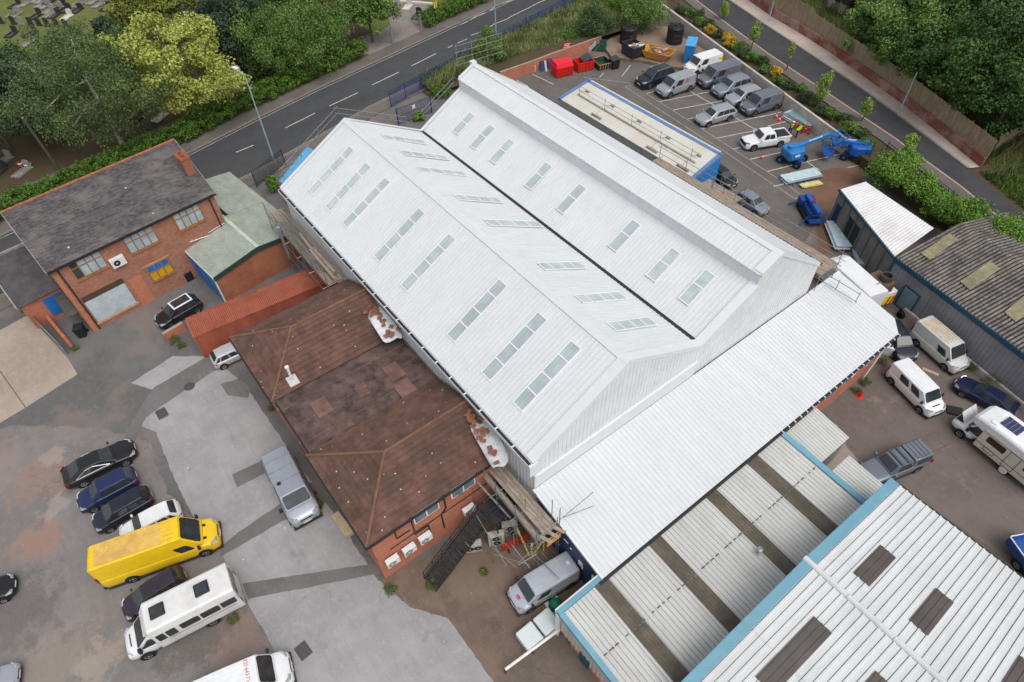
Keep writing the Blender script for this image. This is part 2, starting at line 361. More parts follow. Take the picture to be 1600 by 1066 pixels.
sheet('car_park', [(-67.5, 40), (-69, 56), (-63.5, 57.5), (-59, 66.5), (-53, 70.5), (-46, 71), (-31, 67.2), (-24, 63.5), (-24.5, 57), (-21.5, 50), (-20, 39.5)], .010, G_PARK)
sheet_px('rusty_ground', [(1262, 275), (1300, 262), (1345, 262), (1350, 290), (1312, 300), (1290, 345), (1300, 395), (1280, 400), (1272, 330)], .018, G_RUST, .15)
sheet_px('pale_apron', [(1245, 690), (1300, 655), (1330, 700), (1350, 740), (1300, 760)], .018, ground('pale_concrete', C(150, 138, 128), C(120, 108, 100), patch_scale=.4, crack=False), .25)
mb = MB()
for a, b in (((118, 588), (232, 616)), ):
    pass
# joints in the concrete
def line_px(mb, pts, w, z):
    P = [A(x, y, z) for x, y in pts]
    for a, b in zip(P[:-1], P[1:]):
        t = (b-a).normalized(); n = V3(-t.y, t.x, 0)*(w/2)
        mb.quad(a+n, b+n, b-n, a-n)
JOINT = mat('joint_tar', (.11, .10, .09, 1), .9, 0, .3, 2)
mb = MB()
for q in ([(0, 580), (40, 637)], [(1410, 730), (1440, 715), (1600, 636)], [(1265, 660), (1340, 705)], [(1450, 790), (1580, 880)]):
    line_px(mb, q, .07, .022)
mb.build('concrete_joints', JOINT, kind='structure', flipfix=False)
# --- markings
mb = MB()
for a, b in (((369, 238), (396, 227)), ((446, 200), (492, 177)), ((514, 166), (559, 145)), ((581, 133), (623, 113)), ((643, 103), (681, 84)), ((699.6, 75), (707, 71)), ((714.6, 67.5), (729.6, 61))):
    line_px(mb, [a, b], .13, .008)
for q in ([(735.5, 55.5), (757, 48), (771.5, 38), (792, 30), (802, 24), (827, 12), (840, 5), (860, -4)], [(708, 43), (728, 35), (744.6, 25), (764, 18), (775, 10), (800, 0), (815, -8)], [(783, 62), (800, 56), (832, 46), (845, 39), (872, 31), (890, 16), (912, 4), (930, -4)]):
    line_px(mb, q, .12, .008)
mb.build('road_markings', LINE, kind='structure', flipfix=False)
mb = MB()
for pl, d0, d1 in ((FK, .30, .42), (NK, -.42, -.30)):
    a, b = offset(pl, d0), offset(pl, d1)
    for i in range(len(a)-1): mb.quad((*a[i], .008), (*a[i+1], .008), (*b[i+1], .008), (*b[i], .008))
mb.build('edge_lines', LINEY, kind='structure', flipfix=False)
mb = MB()
for q in (((977, 136), (1100, 217), (1122, 230), (1242, 311), (1250, 308)), ((1011, 147), (1141, 230), (1227, 287), (1250, 303)), ((912, 121), (985, 130)), ((977, 136), (992, 131))):
    line_px(mb, q, .09, .016)
mb.build('parking_edge_lines', LINEY, kind='structure', flipfix=False)
mb = MB()
for q in (((1030, 159), (1112, 143)), ((1052, 172), (1132, 157)), ((1074, 186), (1090, 183)), ((1097, 201), (1200, 180)), ((1121, 216), (1175, 205)), ((1146, 233), (1158, 230)), ((1172, 249), (1252, 231)), ((1199, 268), (1255, 254), (1329, 237)), ((1209, 291.5), (1275, 274), (1355, 255)), ((1255, 249), (1301, 280)), ((1077, 142), (1117, 165)), ((1149, 184), (1215, 224)), ((1009, 146), (1060, 136)), ((832, 116), (865, 132)), ((807, 125), (825, 135)), ((1200, 197), (1228, 190)), ((1188, 183), (1222, 175)), ((1180, 201), (1232, 235)), ((972, 119), (985, 102)), ((937, 121), (943, 114)), ((1012, 112), (1018, 104))):
    line_px(mb, q, .10, .016)
mb.build('parking_markings', LINE, kind='structure', flipfix=False)
# --- upper road on its embankment
EMB = [(-80, 82.5), (-66, 77.3), (-32, 67.3), (-22, 64.0), (-12, 61.5), (0, 59), (80, 44)]
EB = [(-260, 330), (-120, 320), (-32, 320), (0, 320), (50, 300), (120, 280), (250, 200)]
band('embankment', EMB, EB, -1.0, 1.1, G_SOIL)
NR = [(-96, 96), (-72, 85.5), (-64.8, 82.8), (-56, 79.7), (-47.1, 76.8), (-35.4, 73.6), (-25.7, 70.9), (-16.8, 67.9), (-9.1, 64.7), (6, 58), (40, 43)]
FR = [(-94, 100), (-70, 89.3), (-61.9, 86.3), (-52.7, 83.3), (-43, 80.4), (-33, 77.2), (-26.5, 74.7), (-17.8, 71.2), (-10.9, 68.1), (5, 61.5), (40, 46.5)]
flat('upper_road', NR, FR, 1.15, G_ROAD2)
PK = mat('pink_kerb', C(176, 150, 138), .9, 0, .12, 2)
band('upper_near_kerb', NR, offset(NR, .2), 1.0, 1.26, PK)
band('upper_near_footway', offset(NR, .203), offset(NR, 1.7), 1.0, 1.24, G_FOOT)
FRb = FR[:8]; WB = [(-90, 102.5), (-68, 91.3), (-54, 86.2), (-47, 84.4), (-41.5, 82.6), (-30.2, 78.4), (-24, 75.6), (-17.2, 72.4)]
band('upper_far_kerb', offset(FRb, -.003), offset(FRb, -.25), 1.0, 1.27, KERB)
band('upper_far_pavement', offset(FRb, -.253), WB, 1.0, 1.25, G_FLAG)
# --- cemetery path and gateway, both beyond the hedge
PA = [(-75, -36), (-79.5, -10), (-82.3, 8), (-84.5, 18.5), (-86.5, 28), (-88.3, 38), (-88.5, 42)]
flat('cemetery_path', offset(PA, 1.3), offset(PA, -1.3), -.03, G_FOOT)
flat('path_verge', offset(PA, -1.33), offset(PA, -14), -.045, G_SOIL)
sheet_px('cemetery_gateway', [(590, 84), (660, 49), (672, 15), (650, -10), (600, -10), (610, 40), (540, 75), (560, 88)], -.02, ground('gateway_tarmac', C(140, 132, 126), C(120, 112, 108), crack=False))
# ================================================================== BUILDINGS
SHEETW = mat('white_roof_sheet', (.65, .668, .678, 1), .42, 0, .03, .6, dirt=(.56, .58, .59, 1), dirt_amt=.28, dirt_scale=.5, stretch=(1.2, .35, 1), spec=.45)
SHEETL = mat('lean_to_sheet', (.60, .615, .625, 1), .45, 0, .03, .6, dirt=(.52, .54, .54, 1), dirt_amt=.28, dirt_scale=.5, stretch=(.35, 1.2, 1), spec=.4)
RIBSIDE = mat('shaded_rib_flank', (.57, .59, .60, 1), .5, 0, .05, 1)  # rib shading painted in: flanks greyer than the white sheet
RIBDARK = mat('dirty_shaded_lap', C(140, 138, 134), .85, 0, .15, 1.5, dirt=C(100, 96, 92), dirt_amt=.7, dirt_scale=1.2)  # lap dirt on cement sheets, with rib shading painted into the same colour
SHEETG = mat('white_wall_cladding', (.68, .695, .70, 1), .45, 0, .04, .8, dirt=(.52, .53, .53, 1), dirt_amt=.35, dirt_scale=.5)
FLASH = mat('flashing', (.66, .68, .69, 1), .4, 0, .03, 1.2)
RL = mat('rooflight_sheet', C(200, 212, 214, .80), .3, 0, .16, .9, dirt=C(196, 206, 206, .8), dirt_amt=.5, dirt_scale=1.0)
_rt = RL.node_tree; _b = _rt.nodes['Principled BSDF']; _o = _rt.nodes.new('ShaderNodeObjectInfo'); _src = _b.inputs['Base Color'].links[0].from_socket
_rt.links.new(mixc(_rt, ramp(_rt, _o.outputs['Random'], 0, 1, 0, .45), _src, C(150, 168, 172, .8)), _b.inputs['Base Color'])
RLF = mat('rooflight_trim', (.80, .80, .76, 1), .5, 0, .05, 3)
GUT = mat('black_gutter', (.02, .022, .025, 1), .5, 0, .2, 3)
BRICK_R = brick('orange_brick', C(200, 116, 82), C(176, 96, 66))
BRICK_O = brick('old_brick', C(182, 116, 88), C(142, 84, 62))
BLUEW = mat('navy_cladding', C(38, 62, 100), .5, 0, .12, 1.2)
TILE = mat('brown_tile', C(102, 74, 64), .85, 0, .28, 1.3, dirt=C(72, 58, 48), dirt_amt=.7, dirt_scale=.5, specks=(C(210, 206, 196), 1.5, .085, .9), bmp=.2)
RIDGE = mat('ridge_tile', C(116, 86, 66), .85, 0, .2, 2)
FELT = mat('red_felt', C(100, 80, 76), .9, 0, .3, .8, dirt=C(52, 44, 40), dirt_amt=.85, dirt_scale=.9, fine=.3, bmp=.1)
SLATE = mat('slate', C(78, 73, 74), .75, 0, .45, 3.5, dirt=C(116, 110, 107), dirt_amt=.75, dirt_scale=.5, specks=(C(190, 188, 180), .45, .05, .8), stretch=(1.6, .7, 1), bmp=.25)
ASBW = mat('cement_sheet', C(200, 200, 196), .85, 0, .08, .8, dirt=C(170, 166, 160), dirt_amt=.3, dirt_scale=.6, fine=.12, stretch=(.4, 1, 1))
ASBU = mat('cement_sheet_pale', C(212, 215, 215), .8, 0, .05, .8, dirt=C(172, 170, 166), dirt_amt=.25, dirt_scale=.55, fine=.2, stretch=(1, .3, 1))
GRP = mat('mossy_rooflight', C(100, 92, 80), .8, 0, .22, 1.3, dirt=C(74, 68, 58), dirt_amt=.6)
GRPD = mat('dark_rooflight', C(92, 84, 80), .6, 0, .2, 1.2, dirt=C(62, 58, 54), dirt_amt=.5)
SKYB = mat('sky_blue_flashing', C(112, 160, 178), .55, 0, .1, 1.2, dirt=C(90, 140, 160), dirt_amt=.5)
GREENR = mat('green_roof_sheet', C(164, 169, 158), .7, 0, .2, .5, dirt=C(122, 138, 120), dirt_amt=.7, dirt_scale=.45, stretch=(.5, 1, 1))
DKGREEN = mat('dark_green_fascia', C(46, 72, 58), .6, 0, .15, 2)
WOODF = mat('window_wood', C(160, 112, 66), .6, 0, .2, 3)
UPVC = mat('white_frame', (.74, .74, .73, 1), .4, 0, .05, 3)
BLUEP = mat('blue_paint', C(36, 116, 186), .5, 0, .12, 1.5)
CONC = mat('concrete', C(194, 187, 178), .9, 0, .12, .8, dirt=C(150, 142, 134), dirt_amt=.5, dirt_scale=.5)
GREYC = mat('grey_cladding', C(140, 140, 146), .5, 0, .08, .8, dirt=C(112, 112, 116), dirt_amt=.5, dirt_scale=.7)
BARGE = mat('weathered_barge', C(150, 146, 142), .8, 0, .2, 2)
PETROL = mat('petrol_blue', C(28, 74, 94), .5, 0, .12, 1.5)

# ---- main white twin-gable warehouse
XF, XN = -50.3, -15.45
WH = thing('warehouse', 'large white twin-gable metal warehouse with rooflights, standing in the middle of the site', 'warehouse', (-33, 26, 0))
Y0, YR1, YV, YC, YR2, YE = 12.2, 19.4, 26.55, 31.3, 33.15, 39.5
Z0, ZR1, ZV, ZC, ZCT, ZR2, ZE = 8.0, 11.86, 8.0, 10.58, 11.62, 12.45, 7.95
def roof_slope(name, ya, za, yb, zb, x0=XF, x1=XN, m=SHEETW, parent=WH, **k):
    mb = MB(); corr(mb, (x0, ya, za), (x1-x0, 0, 0), (0, yb-ya, zb-za), two=1, **k); return mb.build(name, [m, RIBSIDE], parent)
slopes = {}
slopes['a'] = roof_slope('roof', Y0, Z0, YR1, ZR1)
slopes['b'] = roof_slope('roof', YV-.12, ZV, YR1, ZR1)
slopes['c'] = roof_slope('roof', YV+.12, ZV, YC, ZC)
slopes['d'] = roof_slope('roof', YC-.12, ZCT-.06, YR2, ZR2)
slopes['e'] = roof_slope('roof', YE, ZE, YR2, ZR2)
mb = MB(); corr(mb, (XF, YC, ZC-.1), (XN-XF, 0, 0), (0, 0, ZCT-ZC+.02), pitch=.5); mb.build('clerestory_wall', SHEETG, WH)
# ridge caps, verge flashings
def cap(parent, name, a, b, wy, dz0, dz1, m=FLASH):
    pass
mb = MB()
for y, z, s1, s2 in ((YR1, ZR1, (ZR1-Z0)/(YR1-Y0), (ZR1-ZV)/(YV-YR1)), (YR2, ZR2, (ZR2-ZCT)/(YR2-YC), (ZR2-ZE)/(YE-YR2))):
    for sg, s in ((-1, s1), (1, s2)):
        w = .33; mb.obox((XF-.05, y, z+.05), (XN-XF+.1, 0, 0), (0, sg*w, -s*w), (0, 0, .035))
mb.build('ridge_cap', FLASH, WH)
PROF = [(Y0, Z0), (YR1, ZR1), (YV, ZV), (YC, ZC), (YC, ZCT), (YR2, ZR2), (YE, ZE)]
for (ya, za), (yb, zb) in zip(PROF[:-1], PROF[1:]):
    if ya == yb: continue
    w = .62
    mb = MB(); mb.obox((XN-w, ya, za+.042), (w+.06, 0, 0), (0, yb-ya, zb-za), (0, 0, .03)); mb.obox((XN+.02, ya, za-.28), (.035, 0, 0), (0, yb-ya, zb-za), (0, 0, .325)); mb.build('verge_flashing', FLASH, WH)
    mb = MB(); mb.obox((XF-.06, ya, za+.042), (.36, 0, 0), (0, yb-ya, zb-za), (0, 0, .03)); mb.obox((XF-.055, ya, za-.3), (.035, 0, 0), (0, yb-ya, zb-za), (0, 0, .345)); mb.build('verge_flashing', FLASH, WH)
def rooftop(y):
    for (ya, za), (yb, zb) in zip(PROF[:-1], PROF[1:]):
        if ya <= y <= yb and yb > ya: return za+(zb-za)*(y-ya)/(yb-ya)
    return Z0
def gable(x, zb, name, y0=Y0+.1, y1=YE-.15):
    mb = MB(); cuts = sorted(set([y0, y1]+[p[0] for p in PROF if y0 < p[0] < y1]))
    for a, b in zip(cuts[:-1], cuts[1:]):
        za, zbb = rooftop(a+1e-4)-.03, rooftop(b-1e-4)-.03
        H = max(za, zbb)-zb
        corr(mb, (x, a, zb+H), (0, b-a, 0), (0, 0, -H), pitch=.333, h=.03, vtop=lambda k: (zb+H-(za+(zbb-za)*k))/H)
    return mb.build(name, SHEETG, WH)
g1 = gable(XN, 4.9, 'gable_wall')
gable(XF+.05, 0, 'gable_wall')
mb = MB(); mb.obox((XN, 12.3, 6.35), (.16, 0, 0), (0, 14.2, 0), (0, 0, .10)); mb.obox((XN, 12.3, 5.0), (.07, 0, 0), (0, 14.2, 0), (0, 0, 1.35)); mb.build('drip_flashing', FLASH, WH)
mb = MB(); corr(mb, (XF, Y0+.18, 0), (XN-XF, 0, 0), (0, 0, 7.9), pitch=.333, h=.03); mb.build('side_wall', SHEETG, WH)
mb = MB(); corr(mb, (XF, YE-.2, 0), (XN-XF, 0, 0), (0, 0, 7.9), pitch=.333, h=.03); mb.build('side_wall', SHEETG, WH)
# gutters: left eave (white box with dark open runs), valley, right eave
mb = MB(); mb.box(XF, XN+.1, Y0-.28, Y0-.02, Z0-.34, Z0-.10, 0); mb.box(XF, XN+.1, Y0-.05, Y0+.18, Z0-.36, Z0-.06, 0)
n = 21; L = (XN-XF)/n
for i in range(n): mb.box(XF+i*L+.06, XF+(i+1)*L-.06, Y0-.25, Y0-.06, Z0-.099, Z0-.09, 1)
mb.box(XN+.0, XN+.14, Y0-.3, Y0+.3, Z0-1.15, Z0-.05, 0)
mb.build('gutter', [FLASH, GUT], WH)
mb = MB(); mb.box(XF-.02, XN-.5, YV-.13, YV+.13, ZV-.04, ZV+.05); mb.build('valley_gutter', GUT, WH)
mb = MB(); mb.box(XF, XN+.1, YE-.02, YE+.16, ZE-.18, ZE-.03); 
for i in range(104): mb.box(XF+.2+i*.335, XF+.32+i*.335, YE-.02, YE+.05, ZE-.03, ZE+.05)
mb.build('gutter', mat('navy_gutter', C(44, 44, 66), .5), WH)
# fascia piece overhanging the near right corner
mb = MB(); mb.box(XF-.4, XF+.1, YR2-.25, YR2+.25, ZR2-.25, ZR2+.14); mb.build('ridge_end_cap', FLASH, WH)
# rooflights: centre line in photo pixels -> on the slope they lie on
def rooflight(p0, p1, P0, P1, wid, splits):
    s = (P1-P0); N = V3(1, 0, 0).cross(s).normalized(); N = N if N.z > 0 else -N
    a, b = AP(*p0, P0, N), AP(*p1, P0, N)
    x = (a.x+b.x)/2; sn = s.normalized()
    ta, tb = sorted(((a-P0).dot(sn), (b-P0).dot(sn)))
    o = V3(x, P0.y, P0.z)
    fr = MB(); pn = MB(); ux = V3(1, 0, 0)
    A0 = o+sn*ta-ux*(wid/2)+N*.035; Ls = tb-ta
    for d0, d1 in ((0, .07), (Ls-.07, Ls)): fr.obox(A0+sn*d0, ux*wid, sn*(d1-d0), N*.05)
    for u in (-.0, wid-.07): fr.obox(A0+ux*u+sn*.07, ux*.07, sn*(Ls-.14), N*.05)
    for k in splits: fr.obox(A0+ux*.07+sn*(Ls*k-.04), ux*(wid-.14), sn*.08, N*.047)
    f = fr.build('rooflight', RLF, WH)
    corr(pn, A0+ux*.07+N*.018+sn*.06, ux*(wid-.14), sn*(Ls-.12), pitch=.30, h=.02, w=.04, s=.02); pn.build('pane', RL, f)
PA_ = (V3(0, Y0, Z0), V3(0, YR1, ZR1)); PB_ = (V3(0, YV, ZV), V3(0, YR1, ZR1)); PC_ = (V3(0, YV, ZV), V3(0, YC, ZC))
for p0, p1 in (((485, 300), (552, 233)), ((511, 326), (578, 259)), ((537, 351), (609, 283)), ((587, 404), (662, 331)), ((629, 449), (710, 372)), ((702, 527), (790, 444)), ((758, 588), (850, 495)), ((807, 635), (903, 540))):
    rooflight(p0, p1, *PA_, 1.0, (.25, .5, .78))
for p0, p1 in (((598, 214), (666, 224)), ((630, 241), (696, 246)), ((657, 267), (724, 271)), ((713, 309), (781, 314)), ((760, 349), (843, 351)), ((842, 415), (913, 417)), ((900, 466), (976, 465)), ((950, 508), (1024, 506))):
    rooflight(p0, p1, *PB_, 1.0, (.25, .5, .78))
for p0, p1 in (((709, 207), (741, 180)), ((737, 230), (772, 199)), ((768, 253), (802, 221)), ((823, 293), (860, 258)), ((873, 330), (913, 292)), ((954, 388), (998, 349)), ((1016, 436), (1058, 392)), ((1068, 473), (1111, 426))):
    rooflight(p0, p1, *PC_, 1.0, (.55,))

# ---- lean-to at the near gable
LT = thing('lean_to', 'long white ribbed lean-to with navy end wall, along the near gable of the warehouse', 'lean-to', (-12, 27, 0))
LX0, LX1, LZ0, LZ1, LYA, LYB = -15.36, -9.02, 5.0, 3.72, 12.15, 43.3
mb = MB(); corr(mb, (LX0, LYA, LZ0), (0, LYB-1.0-LYA, 0), (LX1-LX0, 0, LZ1-LZ0), pitch=.333, h=.035, w=.05, two=1)
mb.quad((LX0, LYB-1, LZ0), (LX1-1.0, LYB-.0, LZ1+.2), (LX1, LYB-1.0, LZ1), (LX0+.5, LYB-1, LZ0-.1)); mb.quad((LX0, LYB-1, LZ0), (LX0, LYB, LZ0), (LX1-1.0, LYB, LZ1+.2), (LX1-.99, LYB-.01, LZ1+.2))
mb.build('roof', [SHEETL, RIBSIDE], LT)
mb = MB(); mb.obox((LX0, LYA-.03, LZ0-.14), (LX1-LX0, 0, LZ1-LZ0), (0, .14, 0), (0, 0, .22)); mb.build('verge_flashing', FLASH, LT); mb = MB(); mb.obox((LX0, 39.4, LZ0+.04), (.25, 0, -.05), (0, LYB-39.4, 0), (0, 0, .03)); mb.build('verge_flashing', FLASH, LT)
mb = MB(); mb.add([(LX0, 12.3, 0), (-9.2, 12.3, 0), (-9.2, 12.3, 3.72), (LX0, 12.3, 4.96)], [(0, 1, 2, 3)]); mb.build('end_wall', BLUEW, LT)
mb = MB(); mb.box(-9.45, -9.2, 28.4, 42.0, 0, 3.55); mb.box(-15.3, -10.2, 42.4, 42.7, 0, 3.6); mb.build('brick_wall', BRICK_R, LT)
mb = MB(); mb.box(-9.02, -8.86, 28.3, 43.0, 3.52, 3.66, 0)
for i in range(22): mb.box(-9.03, -8.84, 28.4+i*.66, 28.46+i*.66, 3.52, 3.70, 1)
mb.box(-9.0, -8.84, 11.9, 28.25, 3.55, 3.665, 0)
mb.build('gutter', [GUT, UPVC], LT)
for y in (31.5, 34.2, 36.6, 39.4):
    f = MB().box(-9.19, -9.12, y, y+1.3, 2.0, 2.9).build('window', UPVC, LT); MB().box(-9.115, -9.10, y+.08, y+1.22, 2.08, 2.82).build('pane', WINGLASS, f)
mb = MB()
for a, b in (((-9.1, 34.6, 3.3), (-9.1, 32.6, 2.5)), ((-9.1, 39.0, 3.2), (-9.1, 37.2, 2.4)), ((-9.0, 41.0, 3.4), (-8.95, 39.8, .1))): mb.tube(a, b, .05)
mb.build('pipe', UPVC, LT)
for (x, z, w, h) in ((-11.1, 1.9, .35, .5), (-10.8, 1.75, .12, .3), (-9.9, 2.0, .4, .5), (-12.5, 2.9, .4, .05), (-11.9, 2.6, .12, .12)):
    MB().box(x, x+w, 12.24, 12.29, z, z+h).build('notice', UPVC, LT)

# ---- lower blue-edged shed with cement-sheet roof
SA = thing('cement_roof_shed', 'low shed with grey-white cement sheet roof, four brown rooflight strips and sky blue edges', 'shed', (-6, 18, 0))
def corr_wave(mb, P, U, Vv, pitch=.30, h=.05, two=(0,)):
    P, U, Vv = Vector(P), Vector(U), Vector(Vv); L = U.length; u = U/L; n = u.cross(Vv).normalized(); n = n if n.z > 0 else -n
    S_ = 8; k = int(L/pitch*S_); vs = []
    for i in range(k+1):
        q = P+u*(L*i/k)+n*(h/2*(1-math.cos(2*math.pi*i/S_))); vs += [q, q+Vv]
    mb.add(vs, [(2*i, 2*i+1, 2*i+3, 2*i+2) for i in range(k)])
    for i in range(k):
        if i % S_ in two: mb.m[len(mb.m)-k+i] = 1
    return mb
mb = MB(); ZA, ZB = 3.5, 3.15
corr_wave(mb, (-9.0, 9.25, ZA), (0, 19.0, 0), (3.1, 0, -.17)); corr_wave(mb, (-5.97, 9.25, ZA-.19), (0, 19.0, 0), (3.4, 0, -.18)); mb.build('roof', [ASBW, RIBDARK], SA)
mb = MB()
for i in range(46):
    if i % 5 != 3: mb.box(-6.02, -5.95, 9.5+i*.405, 9.5+i*.405+random.uniform(.15, .36), 3.385, 3.40)
mb.build('sheet_lap', mat('lap_dirt', C(96, 92, 88), .9, 0, .3, 3), SA)['kind'] = 'stuff'
for ya, yb, yc, yd in ((24.1, 25.2, 25.3, 26.35), (20.4, 21.4, 21.2, 22.1), (15.35, 16.4, 16.2, 17.1), (10.9, 11.9, 12.2, 13.1)):
    mb = MB(); k = 8
    for xs, xe in ((-8.98, -5.95), (-5.93, -2.56)):
        zz = lambda x: ZA-(x+9)*.0547
        mb.quad((xs, (ya+yc)/2, zz(xs)+.06), (xs, (yb+yd)/2, zz(xs)+.06), (xe, (yb+yd)/2, zz(xe)+.06), (xe, (ya+yc)/2, zz(xe)+.06))
        for i in range(5):
            y = (ya+yc)/2+.1+i*.2; mb.obox((xs, y, zz(xs)+.062), (xe-xs, 0, zz(xe)-zz(xs)), (0, .05, 0), (0, 0, .02))
    mb.build('rooflight', GRP, SA)
mb = MB(); mb.obox((-9.05, 28.2, 3.3), (6.45, 0, -.3), (0, .42, 0), (0, 0, .30)); mb.build('flashing', SKYB, SA); mb = MB(); mb.obox((-9.05, 8.95, 3.2), (10.5, 0, -.55), (0, .32, 0), (0, 0, .36)); mb.obox((-9.3, 8.95, 3.15), (.28, 0, 0), (0, 3.3, 0), (0, 0, .55)); mb.build('flashing', SKYB, SA)
mb = MB(); mb.obox((-9.42, 8.95, 3.2), (.13, 0, 0), (0, 3.3, 0), (0, 0, .42)); mb.build('fascia', UPVC, SA)
mb = MB(); corr(mb, (-9.0, 9.1, .9), (11.5, 0, 0), (0, 0, 2.35), pitch=.3, h=.04); mb.build('cladding', mat('cream_cladding', C(190, 186, 178), .6, 0, .1, 1), SA)
mb = MB(); mb.box(-8.2, 3, 9.16, 9.4, 0, .95); mb.box(-8.9, -8.6, 9.2, 12, 0, 3.2); mb.build('brick_wall', BRICK_R, SA)
MB().box(-9.3, -9.05, 8.9, 9.12, 0, 3.2).build('gate_post', UPVC, SA)
mb = MB(); mb.box(-7.3, -6.5, 9.03, 9.10, .3, 1.5); mb.build('door', PETROL, SA)
t = MB(); t.tube((-4.6, 20.6, 3.2), (-4.6, 20.6, 3.75), .05).obox((-4.75, 20.45, 3.28), (.3, 0, 0), (0, .3, 0), (0, 0, .06)); t.lathe((-4.6, 20.6, 3.75), [(0.02, -.05), (.16, -.05), (.18, .05), (.02, .12)], n=10); t.build('vent_pipe', GALV, SA)
# small porch roofs beyond it
PC = thing('porch', 'small cream corrugated porch roof beside the brick side of the lean-to', 'porch', (-7.5, 30, 0))
mb = MB(); corr_wave(mb, (-8.85, 28.75, 3.25), (0, 3.4, 0), (2.8, 0, -.45), .25, .04); mb.build('roof', [ASBW, RIBDARK], PC)
mb = MB(); mb.box(-8.7, -6.15, 28.8, 28.9, 0, 2.75); mb.box(-6.2, -6.1, 28.8, 32, 0, 2.7); mb.build('wall', mat('grey_boards', C(132, 134, 136), .7), PC)
PD = thing('porch', 'small cream corrugated canopy between the blue-edged shed and the workshop roof', 'porch', (-3.6, 30, 0))
mb = MB(); corr_wave(mb, (-5.2, 28.75, 3.15), (0, 1.9, 0), (2.6, 0, -.25), .25, .04); mb.build('roof', [ASBW, RIBDARK], PD)
mb = MB(); mb.box(-5.1, -2.7, 30.4, 30.5, 0, 2.8); mb.build('wall', mat('grey_boards', C(132, 134, 136), .7), PD)

# ---- workshop unit, bottom right
UN = thing('workshop_unit', 'big pale ribbed workshop roof with dark rooflight panels and sky blue verge, nearest the camera', 'workshop', (10, 20, 0))
UX0, UX1, UYE, UYR, UYW, UZE, UZR = -2.35, 30, 29.7, 20.4, 11.0, 5.0, 6.75
for nm, ya in (('n', UYE), ('s', UYW)):
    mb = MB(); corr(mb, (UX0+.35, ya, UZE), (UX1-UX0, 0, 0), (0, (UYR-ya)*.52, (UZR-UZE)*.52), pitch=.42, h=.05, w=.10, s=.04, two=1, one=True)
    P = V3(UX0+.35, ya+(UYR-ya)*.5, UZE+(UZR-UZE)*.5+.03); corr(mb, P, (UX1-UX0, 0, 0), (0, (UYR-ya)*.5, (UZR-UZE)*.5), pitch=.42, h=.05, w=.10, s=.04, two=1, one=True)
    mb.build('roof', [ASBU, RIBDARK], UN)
mb = MB()
for ya in (UYE, UYW): mb.obox((UX0-.1, ya, UZE+.05), (.55, 0, 0), (0, UYR-ya, UZR-UZE), (0, 0, .05)); mb.obox((UX0-.12, ya, UZE-.45), (.05, 0, 0), (0, UYR-ya, UZR-UZE), (0, 0, .53))
mb.build('verge_flashing', SKYB, UN)
mb = MB(); k = 10
for i in range(12):
    x = UX0-.15+i*2.6; mb.tube((x, UYR, UZR+.02), (x+2.58, UYR, UZR+.02), .17, 10)
mb.build('ridge_cap', ASBU, UN)
mb = MB(); mb.box(UX0+.1, UX1, UYE-.5, UYE-.3, 0, 4.95); mb.box(UX0+.1, UX1, UYW+.3, UYW+.5, 0, 4.95)
mb.add([(UX0+.1, UYW+.3, 0), (UX0+.1, UYE-.3, 0), (UX0+.1, UYE-.3, 5), (UX0+.1, UYR, 6.65), (UX0+.1, UYW+.3, 5)], [(0, 1, 2, 3, 4)]); mb.build('wall', GREYC, UN)
mb = MB(); mb.box(UX0, UX1, UYE, UYE+.14, UZE-.15, UZE-.02); mb.build('gutter', GUT, UN)
NN = V3(0, (UZR-UZE), (UYE-UYR)).normalized(); NS = V3(0, -(UZR-UZE), (UYR-UYW)).normalized()
for q, N_, P_ in (([(1333, 896), (1374, 852), (1399, 872), (1358, 918)], NN, V3(0, UYE, UZE)), ([(1422, 971), (1459, 918), (1487, 940), (1451, 997)], NN, V3(0, UYE, UZE)), ([(1565, 1075), (1586, 1022), (1625, 1050), (1605, 1100)], NN, V3(0, UYE, UZE)),
                ([(1176, 1064), (1270, 963), (1297, 988), (1215, 1085)], NS, V3(0, UYW, UZE)), ([(1330, 1100), (1360, 1046), (1392, 1068), (1360, 1120)], NS, V3(0, UYW, UZE))):
    c = [AP(*p, P_, N_) for p in q]; xs = sorted(p.x for p in c); ys = sorted(p.y for p in c)
    x0, x1, ya, yb = (xs[0]+xs[1])/2, (xs[2]+xs[3])/2, (ys[0]+ys[1])/2, (ys[2]+ys[3])/2
    zf = (lambda y: UZE+(UYE-y)/(UYE-UYR)*(UZR-UZE)) if N_ is NN else (lambda y: UZE+(y-UYW)/(UYR-UYW)*(UZR-UZE))
    mb = MB(); mb.obox((x0, ya, zf(ya)+.055), (x1-x0, 0, 0), (0, yb-ya, zf(yb)-zf(ya)), (0, 0, .03))
    nx = max(3, int((x1-x0)/.5))
    for i in range(nx): mb.obox((x0+.1+i*(x1-x0)/nx, ya, zf(ya)+.087), (.1, 0, 0), (0, yb-ya, zf(yb)-zf(ya)), (0, 0, .035))
    mb.build('rooflight', GRPD, UN)

